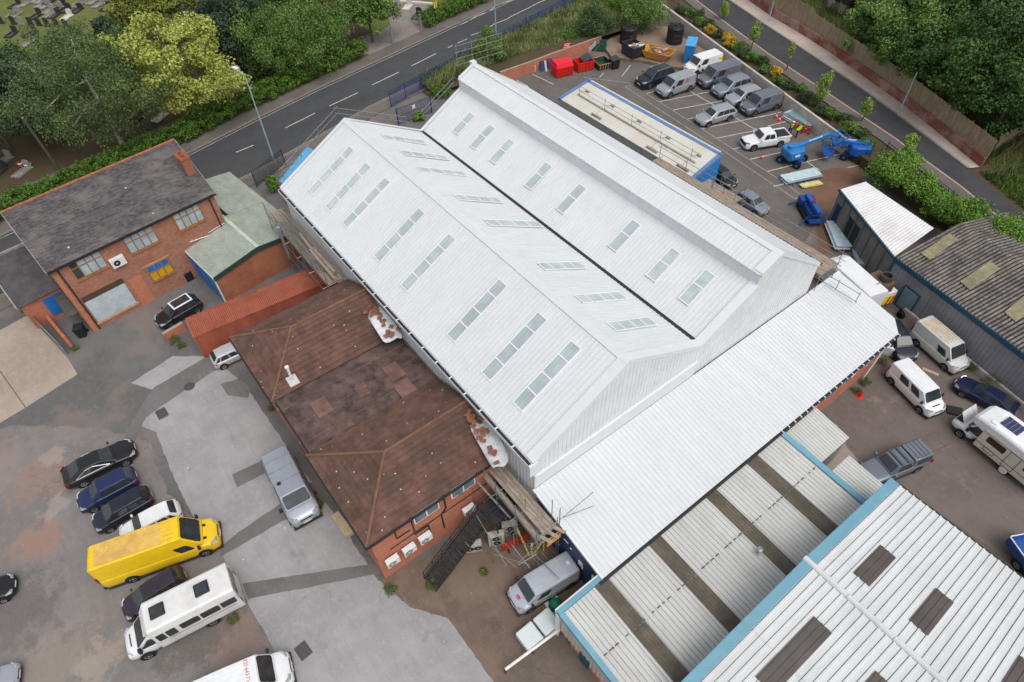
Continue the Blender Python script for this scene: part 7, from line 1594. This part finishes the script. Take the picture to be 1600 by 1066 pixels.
# ================================================================== VEGETATION
LEAF_D = leafmat('leaf_dark', C(46, 66, 40), C(84, 106, 60)); LEAF_M = leafmat('leaf_mid', C(66, 92, 44), C(118, 146, 72)); LEAF_Y = leafmat('leaf_yellow', C(128, 140, 60), C(188, 194, 98))
LEAF_C = leafmat('leaf_conifer', C(40, 56, 42), C(76, 94, 68)); LEAF_B = leafmat('leaf_birch', C(64, 82, 48), C(114, 134, 80)); LEAF_G = leafmat('leaf_bright', C(60, 94, 34), C(122, 158, 62)); LEAF_L = leafmat('leaf_lime', C(96, 124, 44), C(156, 180, 84)); LEAF_WD = leafmat('leaf_weed', C(66, 80, 42), C(110, 122, 66)); LEAF_O = leafmat('leaf_golden', C(150, 116, 30), C(222, 186, 50)); LEAF_CY = leafmat('leaf_cedar', C(62, 76, 32), C(136, 142, 60)); GRASSM = leafmat('weed_grass', C(70, 88, 44), C(160, 166, 110))
LEAF_W = leafmat('leaf_wood', C(46, 72, 36), C(88, 118, 54)); LEAF_H = leafmat('leaf_hedge', C(42, 70, 26), C(104, 136, 50))
BARK = mat('bark', C(96, 84, 70), .9, 0, .3, 3); BARKB = mat('birch_bark', C(196, 190, 180), .8, 0, .25, 4, dirt=C(70, 66, 60), dirt_amt=.6, dirt_scale=3)
def leaf_cloud(centres, rad, per, size, flat=.7, droop=0.0, lit=None, aspect=1.0):
    n = len(centres); k = n*per
    c = np.repeat(centres, per, 0); r = np.repeat(rad, per)
    d = RNG.normal(size=(k, 3)); d /= np.linalg.norm(d, axis=1)[:, None]
    rr = r*(RNG.random(k)**.42); p = c+d*rr[:, None]*np.array([1, 1, flat])
    if droop: p[:, 2] -= droop*np.abs(RNG.normal(size=k))*r
    nrm = d*.7+RNG.normal(size=(k, 3))*.55+np.array([0, 0, .35]); nrm /= np.linalg.norm(nrm, axis=1)[:, None]
    a = np.cross(nrm, RNG.normal(size=(k, 3))); a /= np.linalg.norm(a, axis=1)[:, None]; b = np.cross(nrm, a)
    if droop: 
        fl = RNG.random(k) < .5; a0, b0 = a.copy(), b.copy()
        a = RNG.normal(size=(k, 3))*.25+np.array([0, 0, -1.0]); a /= np.linalg.norm(a, axis=1)[:, None]; b = np.cross(a, RNG.normal(size=(k, 3))); b /= np.linalg.norm(b, axis=1)[:, None]; a[fl] = a0[fl]; b[fl] = b0[fl]
    s = size*(.6+.8*RNG.random(k)); a = a*(s*aspect)[:, None]; b = b*s[:, None]
    v = np.stack([p-a*.5, p+b*.38, p+a*.5, p-b*.38], 1).reshape(-1, 3)
    q = np.arange(k*4).reshape(-1, 4)
    cl = np.repeat(RNG.random(n), per); var = np.clip(.12+.55*cl+.28*RNG.random(k), 0, 1)
    return v, q, var
def crown_centres(n, rx, ry, rz, zc, shape='ball', hollow=.45):
    out = []; ph = RNG.random()*6
    while len(out) < n:
        d = RNG.normal(size=3); d /= np.linalg.norm(d)
        r = hollow+(1-hollow)*RNG.random()**.6
        if shape == 'cone':
            h = RNG.random()**1.5; w = (1-h)**.8*(.55+.45*RNG.random()); a = RNG.random()*6.283
            out.append((math.cos(a)*rx*w, math.sin(a)*ry*w, zc-rz+2*rz*h))
        else:
            lump = .76+.22*math.sin(3*math.atan2(d[1], d[0])+4*d[2]+ph)+.26*RNG.random()
            p = d*r*lump*np.array([rx, ry, rz])
            if d[2] < -.55 and RNG.random() < .6: continue
            out.append((p[0], p[1], p[2]+zc))
    return np.array(out)
def tree(label, base, top, half_w, leaf, group=None, name='tree', z0=0.0, shape='ball', n=90, per=60, size=.42, droop=0, bark=None, bottom=.18, aspect=1.0, cr=None, cat='tree', flat=.7, wz=None, hollow=.45):
    b = A(*base, z0); h = max(2.0, zfit(base, top, z0)-z0) if isinstance(top, tuple) else top; w = half_w
    t = thing(name, label, cat, b, random.uniform(0, 6), group); bk = bark or BARK
    lo = h*bottom; rz = (h-lo)/2; zc = (h+lo)/2
    C_ = crown_centres(n, w*.88, w*.88, rz*.92, zc, shape, hollow); cr_ = (cr or w*.22)
    v, q, var = leaf_cloud(C_, np.full(n, cr_)*(.7+.6*RNG.random(n)), per, size, flat, droop, aspect=aspect)
    numesh('crown', v, q, leaf, t, var)
    mb = MB(); tr = max(.05, h*.018)
    pts = [V3(0, 0, -.1), V3(random.uniform(-.2, .2), random.uniform(-.2, .2), h*.3), V3(random.uniform(-.4, .4), random.uniform(-.4, .4), h*.62), V3(random.uniform(-.5, .5), random.uniform(-.5, .5), h*.9)]
    rs = [tr*1.2, tr, tr*.6, tr*.2]
    for i in range(3): mb.tube(pts[i], pts[i+1], rs[i], 7, 0, rs[i+1])
    for i in range(9):
        c = Vector(C_[RNG.integers(n)]); s = pts[1].lerp(pts[2], random.random()); m_ = s.lerp(c, .5)+V3(0, 0, .4); mb.tube(s, m_, tr*.4, 5, 0, tr*.25); mb.tube(m_, c, tr*.25, 5, 0, tr*.08)
    mb.build('trunk', bk, t, world=False); return t
# cemetery trees
tree('broad dark green tree at the far left edge of the cemetery', (20, 236), (22, 44), 8.4, LEAF_C, n=120, per=200, size=.28, bottom=.06, cr=1.5, hollow=.6)
tree('tall drooping birch with pale branches, left of the yellow-green tree', (195, 232), (140, 14), 8.0, LEAF_B, n=150, per=260, size=.17, droop=.45, bark=BARKB, bottom=.12, aspect=1.3, cr=1.25, hollow=.6)
tree('bright yellow-green maple beside the roadside hedge', (302, 186), (262, 8), 7.6, LEAF_Y, n=110, per=270, size=.27, bottom=.06, cr=1.35, hollow=.72)
tree('dark conifer behind the birch', (205, 130), (172, 20), 4.6, LEAF_C, n=110, per=110, shape='cone', size=.28, cr=1.0)
tree('golden-green cedar spreading behind the yellow-green maple', (262, 62), (272, -50), 7.5, LEAF_CY, n=170, per=110, size=.26, aspect=1.8, cr=1.3, flat=.45)
tree('dark blue-green conifer between the cedar and the willows', (372, 118), (365, -20), 6.0, LEAF_C, n=170, per=120, size=.26, bottom=.06, cr=1.1)
tree('hanging green willow at the near left of the willow group', (440, 120), (425, 0), 5.2, LEAF_M, n=70, per=260, droop=.6, size=.18, aspect=1.5, bottom=.10, cr=1.2, hollow=.65)
tree('large hanging willow beside the hedge, right of the willow group', (492, 108), (486, -12), 5.8, LEAF_M, n=80, per=270, droop=.6, size=.18, aspect=1.5, bottom=.10, cr=1.25, hollow=.65)
tree('tall green tree at the back of the willow group', (470, 30), (455, -80), 8.0, LEAF_D, n=160, per=90, size=.32)
tree('leafy lime tree beside the cemetery entrance', (583, 66), (588, -35), 4.4, LEAF_M, n=110, per=110, size=.26, bottom=.2)
tree('dark green tree behind the lime tree', (545, 20), (545, -80), 6.5, LEAF_D, n=130, per=90, size=.30)
tree('green tree in the upper left beyond the cedar', (330, 10), (330, -70), 7.0, LEAF_D, n=120, per=90, size=.32)
tree('second birch close behind the tall drooping birch, further from the road', (150, 150), (118, 30), 6.0, LEAF_B, n=90, per=220, size=.18, droop=.4, bark=BARKB, cr=1.3, hollow=.6)
tree('dark spreading tree behind the far left tree, at the edge of the graves', (40, 150), (28, 60), 5.5, LEAF_D, n=80, per=200, size=.28, cr=1.3, hollow=.6)
tree('green tree filling the gap between the dark conifer and the willows', (408, 96), (402, -10), 5.2, LEAF_D, n=80, per=200, size=.26, cr=1.2, hollow=.6)
# hedges
def hedge(label, line, w, h, leaf=LEAF_H, per_m=1500, z0=0.0, name='hedge', size=.17, cat='hedge', **k):
    P = [Vector((p[0], p[1], z0)) for p in line]; cs = []
    for a, b in zip(P[:-1], P[1:]):
        L = (b-a).length; d = (b-a)/L; n = V3(-d.y, d.x, 0)
        for i in range(int(L*per_m/40)):
            s, u = random.random()*L, random.uniform(-.5, .5); z = h*(1-abs(u)*.5)*random.uniform(.35, 1.0)
            q = a+d*s+n*(u*w); cs.append((q.x-P[0].x, q.y-P[0].y, z))
    cs = np.array(cs); v, q, var = leaf_cloud(cs, np.full(len(cs), .36), 40, size, .8)
    t = thing(name, label, cat, P[0], 0); numesh('foliage', v, q, leaf, t, var)
    mb = MB()
    for a, b in zip(P[:-1], P[1:]):
        L = (b-a).length
        for i in range(int(L/1.2)): p = a.lerp(b, (i+.5)*1.2/L); mb.tube((p.x, p.y, z0-.1), (p.x, p.y, z0+h*.7), .04, 5)
    mb.build('stems', BARK, t)['kind'] = 'stuff'; return t
HL = offset(FK, -3.1)
def along(pl, y0, y1): 
    out = []
    for a, b in zip(pl[:-1], pl[1:]):
        for i in range(6):
            p = (a[0]+(b[0]-a[0])*i/6, a[1]+(b[1]-a[1])*i/6)
            if y0 <= p[1] <= y1: out.append(p)
    return out
hedge('long clipped laurel hedge along the main road in front of the cemetery path', along(HL, -30, 39.5), 2.6, 2.3)
hedge('leafy hedge along the main road past the cemetery gates, by the yellow sign', along(HL, 48, 84), 2.6, 2.2)
# bank weeds and shrubs
def weeds(name, label, poly, n, hgt, leaf, z=.6, kind='stuff'):
    xs = [p[0] for p in poly]; ys = [p[1] for p in poly]; pts = []
    def inside(x, y):
        c = False; j = len(poly)-1
        for i in range(len(poly)):
            if (poly[i][1] > y) != (poly[j][1] > y) and x < (poly[j][0]-poly[i][0])*(y-poly[i][1])/(poly[j][1]-poly[i][1])+poly[i][0]: c = not c
            j = i
        return c
    while len(pts) < n:
        x, y = random.uniform(min(xs), max(xs)), random.uniform(min(ys), max(ys))
        if inside(x, y): pts.append((x, y, z))
    p = np.array(pts); k = len(p); hh = hgt*(.4+.8*RNG.random(k)); lean = RNG.normal(size=(k, 3))*np.array([.3, .3, 0]); a = RNG.random(k)*6.283; w = np.stack([np.cos(a), np.sin(a), np.zeros(k)], 1)*.05
    up = np.array([0, 0, 1.0])*hh[:, None]+lean*hh[:, None]
    v = np.stack([p-w, p+w, p+up+w*.4, p+up-w*.4], 1).reshape(-1, 3); q = np.arange(k*4).reshape(-1, 4)
    patch = .5+.5*np.sin(p[:, 0]*1.3)*np.sin(p[:, 1]*.9); var = np.clip(.6*patch+.4*RNG.random(k), 0, 1)
    return numesh(name, v, q, leaf, None, var, label=label, cat='weeds', kind=kind)
weeds('bank_weeds', 'long grass and weeds on the bank beside the blue palisade fence', [(-71.6, 38.5), (-73.6, 48.2), (-75.8, 63.5), (-77.2, 76), (-67, 76), (-65.5, 70), (-66.3, 62.5), (-67.2, 55), (-69.0, 49), (-69.2, 38.5)], 30000, 1.0, GRASSM, .6)
def bush(label, p, r, h, leaf, n=22, per=110, size=.17, group=None, z0=0.0, name='shrub', world=False):
    b = A(*p, z0) if not world else Vector(p)
    t = thing(name, label, 'shrub', b, random.uniform(0, 6), group); cs = crown_centres(n, r*.8, r*.8, h*.42, h*.5)
    v, q, var = leaf_cloud(cs, np.full(n, max(.18, r*.33)), per, size, .8); numesh('foliage', v, q, leaf, t, var)
    mb = MB()
    for i in range(5): c = Vector(cs[RNG.integers(n)]); mb.tube((0, 0, -.05), c, .03, 5, 0, .012)
    mb.build('stems', BARK, t, world=False); return t
bush('leafy green tree-like bush behind the scaffold rails of the higher gable', (768, 102), 2.3, 4.8, LEAF_M, 70, 130)
bush('dark rounded shrub on the bank above the skips', (926, 64), 3.0, 5.0, LEAF_D, 70, 150)
bush('large mixed green shrub behind the black tank', (1004, 52), 3.6, 5.6, LEAF_M, 90, 160)
bush('bright green bramble patch on the bank left of the dark shrub', (888, 70), 2.2, 2.0, LEAF_H, 50, 110)
bush('tangled green growth on the bank top by the fence corner', (970, 26), 2.6, 3.2, LEAF_H, 60, 110)
bush('overhanging weeds on the brick wall behind the boards', (848, 85), 1.6, 1.5, LEAF_M, 36, 70)
bush('low weeds by the navy steel gate', (655, 188), .9, 1.0, LEAF_G, 18, 60)
bush('grassy clump beside the palisade fence behind the gate', (690, 150), 1.6, 1.3, LEAF_H, 30, 70)
bush('yellow-green weed clump at the end of the grey palisade fence', (430, 300), .9, 2.2, LEAF_G, 22, 60)
# planting strip of the upper road
PSG = 'low shrubs in the upper road planting strip'
for i in range(26):
    f = (i+.5)/26; x = -64+f*38; yn = None
    for a, b in zip(NR[:-1], NR[1:]):
        if a[0] <= x <= b[0]: yn = a[1]+(b[1]-a[1])*(x-a[0])/(b[0]-a[0])
    yw = 77-(x+66)*.294+.7; y = yw+(yn-1.9-yw)*(.25+.5*((i*7) % 5)/4)
    gold = i in (5, 7, 8, 14)
    k = ('golden flowering shrub', 'dark green ground shrub', 'light green mounded shrub')[0 if gold else 1+i % 2]
    lab = {0: 'golden-yellow flowering shrub in the planting strip above the retaining wall', 1: 'small dark green shrub in the planting strip above the retaining wall', 2: 'small light green mounded shrub in the planting strip above the retaining wall'}[0 if gold else 1+i % 2]
    bush(lab, (x, y, 1.1), 1.0 if gold else .8+.4*random.random(), .9+.5*random.random(), LEAF_O if gold else (LEAF_D if i % 2 == 0 else LEAF_G), 22, 80, .13, {0: 'golden shrubs in the planting strip', 1: 'dark shrubs in the planting strip', 2: 'light green shrubs in the planting strip'}[0 if gold else 1+i % 2], name='shrub', world=True)
# slim street trees
STG = 'slim young street trees along the upper road'
for (b_, t_, w_, l_) in (((1172, 82), (1174, 30), .9, 'slim young street tree nearest the top of the upper road'), ((1276, 168), (1288, 108), 1.0, 'slim green-yellow street tree beside the golden shrubs'), ((1345, 190), (1354, 150), .7, 'thin sparse street tree behind the lift basket'), ((1412, 246), (1428, 208), .9, 'slim street tree growing out of the hedge'), ((1228, 110), (1236, 62), .5, 'almost bare thin sapling beside the upper road'), ((1130, 30), (1132, 2), .7, 'slim sapling at the top of the planting strip')):
    tree(l_, b_, t_, w_*.8, LEAF_L, STG, 'street_tree', 1.2, n=44 if w_ > .6 else 12, per=70, size=.13, bottom=.18, cr=.30, flat=1.3)
# overgrown hedge by the white-roofed store and grey warehouse
for (x, y, r, h, l) in ((1386, 282, 2.6, 2.8, 'dense rounded bright green hedge bush behind the corner of the white-roofed store'), (1408, 264, 1.7, 2.0, 'green hedge bush nearest the upper road fence'), (1432, 306, 2.0, 2.2, 'green ivy hedge along the rusty roof edge'), (1466, 334, 1.9, 2.0, 'dark ivy hedge behind the middle of the white roof'), (1500, 348, 2.2, 2.4, 'ivy clump where the white roof meets the dark corrugated roof'), (1520, 362, 1.5, 1.8, 'trailing ivy at the near end of the hedge'), (1562, 385, 2.6, 2.6, 'lime green bush spilling over the dark corrugated roof'), (1595, 398, 2.6, 2.2, 'green bush at the right edge beside the dark corrugated roof')):
    bush(l, (x, y), r, h, LEAF_G if x != 1462 else LEAF_H, 110, 110, .17, z0=1.1 if y < 340 else 2.6)
# woodland beyond the fence
WG_ = 'woodland trees beyond the timber fence'
for (b_, h_, w_, lf, l) in (((1345, 92), 7.0, 3.6, LEAF_M, 'light green shrubby tree leaning over the close-board fence near the top'), ((1400, 128), 9.0, 5.2, LEAF_M, 'mid green tree above the middle of the close-board fence'), ((1440, 150), 8.0, 4.6, LEAF_W, 'dark tree overhanging the close-board fence behind the thin lamp column'), ((1490, 190), 11.0, 6.0, LEAF_W, 'large deep green tree at the near end of the wood, above the fence'), ((1545, 215), 12.0, 6.4, LEAF_W, 'largest dark tree of the wood, on the right behind the fence end'), ((1600, 205), 12.0, 6.0, LEAF_D, 'dark tree cut by the right edge of the picture'),
    ((1440, 85), 12.0, 6.5, LEAF_W, 'broad wood tree in the second rank behind the mid green tree'), ((1510, 110), 13.0, 7.0, LEAF_W, 'tall wood tree in the second rank, right of centre'), ((1580, 120), 13.0, 7.0, LEAF_D, 'tall dark wood tree in the second rank by the right edge'), ((1400, 45), 9.0, 5.0, LEAF_M, 'green tree behind the sheds at the top of the wood'), ((1470, 40), 12.0, 6.5, LEAF_D, 'dark tree at the back of the wood, top centre right'), ((1545, 45), 13.0, 7.0, LEAF_W, 'back rank wood tree near the top right'), ((1610, 60), 13.0, 7.0, LEAF_W, 'back rank wood tree in the top right corner'), ((1330, 20), 5.0, 3.0, LEAF_D, 'small dark tree by the garden sheds at the top')):
    tree(l, b_, h_+1, w_, lf, WG_, 'woodland_tree', 1.1, n=int(26+w_*7), per=200, size=.28, bottom=.05, cr=w_*.25, hollow=.72)
weeds('wood_understorey', 'rough grass and undergrowth below the woodland trees', [(-40, 83.5), (-29, 79.5), (-17, 73.5), (-8, 70), (6, 66), (10, 90), (-30, 130), (-60, 130), (-56, 90)], 26000, .9, LEAF_H, 1.1)
weeds('verge_grass', 'rough grass verge beyond the pavement end, far right', [(-17, 71.6), (-12, 69.2), (0, 64.8), (10, 60), (10, 68), (-10, 76)], 9000, .5, LEAF_H, 1.1)
# weeds in the yards
WY = 'weed clumps in the yards'
for p, r, h, l in (((1350, 600), .7, .8, 'weed clump against the brick side of the lean-to'), ((1378, 568), .8, .9, 'weed clump beside the pale box at the corner of the lean-to'), ((1338, 612), .5, .5, 'small weed tuft near the orange cone'), ((1515, 578), .9, 1.1, 'weed clump in front of the old dirty van'), ((1548, 598), 1.1, 1.3, 'bushy weeds over the bonnet of the blue car'), ((1395, 460), .7, 1.1, 'green bush beside the rusty flue'), ((1440, 512), .6, .6, 'weeds at the foot of the grey warehouse plinth'),
                ((274, 533), .8, .6, 'yellow-flowered weed clump by the front of the container'), ((283, 541), .6, .4, 'low weed clump on the pale concrete beside the container'), ((365, 968), .5, .35, 'small weed tuft beside the white minibus'), ((500, 790), .6, .7, 'weeds at the wall beside the silver van'), ((425, 640), .4, .5, 'weed tuft at the foot of the flat-roofed office wall'), ((612, 922), .6, .5, 'weed clump at the corner of the hipped office'), ((675, 915), .7, .6, 'weeds at the foot of the black stair'), ((757, 895), .4, .4, 'weed tuft along the edge of the brown paving'), ((38, 485), .6, .7, 'weeds at the end of the galvanised hoarding'), ((118, 545), .5, .5, 'weeds behind the low brick wall by the wheelie bin')):
    bush(l, p, r*.75, h*.8, LEAF_WD, 16, 60, .06, WY, name='weed_clump')
# ================================================================== CEMETERY STONES AND GARDENS
BST = mat('black_granite', (.04, .04, .042, 1), .35, 0, .2, 5); GST = mat('grey_granite', C(150, 146, 140), .7, 0, .2, 3, dirt=C(100, 98, 90), dirt_amt=.5); WST = mat('pale_stone', C(206, 202, 192), .7, 0, .1, 3)
def headstone(label, p, rz, m, w=.75, h=1.0, kerb=False, group=None):
    b = A(*p); t = thing('gravestone', label, 'gravestone', b, rz, group)
    mb = MB(); pr = [(-w/2, 0), (w/2, 0), (w/2, h*.8), (w*.3, h*.96), (0, h), (-w*.3, h*.96), (-w/2, h*.8)]
    mb.add([(x, -.06, z+.1) for x, z in pr]+[(x, .06, z+.1) for x, z in pr], [tuple(range(7)), tuple(range(7, 14))]+[(i, (i+1) % 7, 7+(i+1) % 7, 7+i) for i in range(7)]); mb.build('stone', m, t, world=False)
    MB().box(-w/2-.1, w/2+.1, -.2, .2, 0, .1).build('base', m, t, world=False)
    if kerb:
        k = MB(); k.box(-w/2-.1, w/2+.1, -2.1, -2.0, 0, .18).box(-w/2-.1, -w/2, -2.0, -.2, 0, .18).box(w/2, w/2+.1, -2.0, -.2, 0, .18).box(-w/2, w/2, -2.0, -.2, 0, .06); k.build('kerb', m, t, world=False)
    return t
ga0, gb0 = A(0, 36), A(105, 42); grz = math.atan2((gb0-ga0).y, (gb0-ga0).x)
for i, x in enumerate((3, 22, 35, 49, 62, 75, 90, 104)):
    headstone('dark upright headstone in the straight row at the top left of the cemetery', (x, 36+x*.06), grz, BST if i != 2 else GST, .8, 1.1, False, 'row of dark upright headstones')
K = 'kerbed graves in the cemetery'
for i, (p, m, l) in enumerate((((30, 20), GST, 'kerbed grey grave left of the dark double grave'), ((62, 22), BST, 'dark kerbed grave next to the white grave'), ((84, 20), GST, 'grey kerbed grave beside the white one'), ((110, 24), WST, 'white marble kerbed grave by the birch tree top'), ((100, 6), BST, 'dark grave at the top edge, above the white grave'), ((70, 5), GST, 'grey grave at the top edge of the cemetery'), ((30, 6), BST, 'green-tinged dark grave at the top left edge'), ((24, 50), BST, 'black kerbed grave below the row of headstones'), ((55, 50), BST, 'second black kerbed grave below the headstones'), ((52, 64), GST, 'pale kerbed grave between the dark tree and the birch'), ((258, 178), WST, 'white stone slab under the maple tree'), ((374, 128), WST, 'white upright stone near the street lamp'), ((400, 108), BST, 'black headstone under the willows'), ((420, 106), BST, 'second black headstone under the willows'), ((225, 178), BST, 'dark headstone in the shade of the birch'), ((160, 5), GST, 'grey grave at the top edge left of the cedar'), ((185, 22), WST, 'small pale gravestone behind the birch'), ((15, 246), GST, 'stepped grey tomb at the left edge beyond the path'), ((45, 262), GST, 'grey grave with flowers beside the cemetery path'), ((640, 8), WST, 'pale grave edging beyond the cemetery gates'), ((655, 22), BST, 'dark grave just inside the cemetery gates'), ((345, 92), GST, 'mossy grey stone by the dark conifer'), ((8, 262), BST, 'dark low grave at the left edge below the stepped tomb'))):
    headstone(l, p, grz+R(random.uniform(-6, 6)), m, .9, .9, True, K)
for i in range(22):
    headstone('weathered grey kerbed grave in the crowded rows at the top of the cemetery', (random.uniform(-5, 190), random.uniform(-14, 22)), grz+R(random.uniform(-4, 4)), GST if i % 3 else BST, .95, .7, True, 'crowded grey graves')
p = A(40, 262)
for i in range(8):
    q = A(30+i*2.6, 258+(i % 3)*2); mb = MB(); mb.lathe((q.x, q.y, 0), [(0, 0), (.1, .02), (.13, .25), (.22, .32), (.0, .42)], n=8); mb.build('flower_pot', WST if i % 2 else mat('flower_red', C(176, 60, 50), .7), None, 'small pot of flowers by the grave beside the cemetery path', 'flowers', 'flower pots by the cemetery path')
# gravestone strip beyond the gates (long low pale kerbs)
for y_, l in ((5, 'long pale kerb of a grave row beyond the entrance gates'), (-4, 'second long pale kerb row beyond the entrance gates')):
    a, b = A(625, y_), A(675, y_+4); d = b-a; n = V3(-d.y, d.x, 0).normalized(); MB().obox(a, d, n*.5, (0, 0, .3)).build('grave_kerb', WST, None, l, 'grave kerb')
# garden sheds at the very top
for i, (p, w_, dd_, h_, c, l) in enumerate((((1318, 14), 3.5, 3.0, 2.6, C(170, 160, 150), 'pale rendered garden outbuilding at the top, left of the other'), ((1350, 10), 3.2, 3.0, 2.8, C(190, 186, 176), 'cream garden outbuilding at the top, nearest the wood'), ((1392, 2), 3.0, 3.0, 2.6, C(110, 112, 116), 'grey garden outbuilding at the top edge beside the wood'))):
    b = A(*p, 1.1); t = thing('outbuilding', l, 'outbuilding', b, R(-18)); m = mat('render_%d' % i, c, .85, 0, .1, 1)
    MB().box(-w_/2, w_/2, -dd_/2, dd_/2, 0, h_).build('wall', m, t, world=False); MB().obox((-w_/2-.15, -dd_/2-.15, h_), (w_+.3, 0, 0), (0, dd_+.3, .3), (0, 0, .12)).build('roof', mat('felt_grey', C(150, 140, 140), .8), t, world=False)
    MB().box(-.4, .4, -dd_/2-.04, -dd_/2, .1, 2.0).build('door', TIMBER, t, world=False)
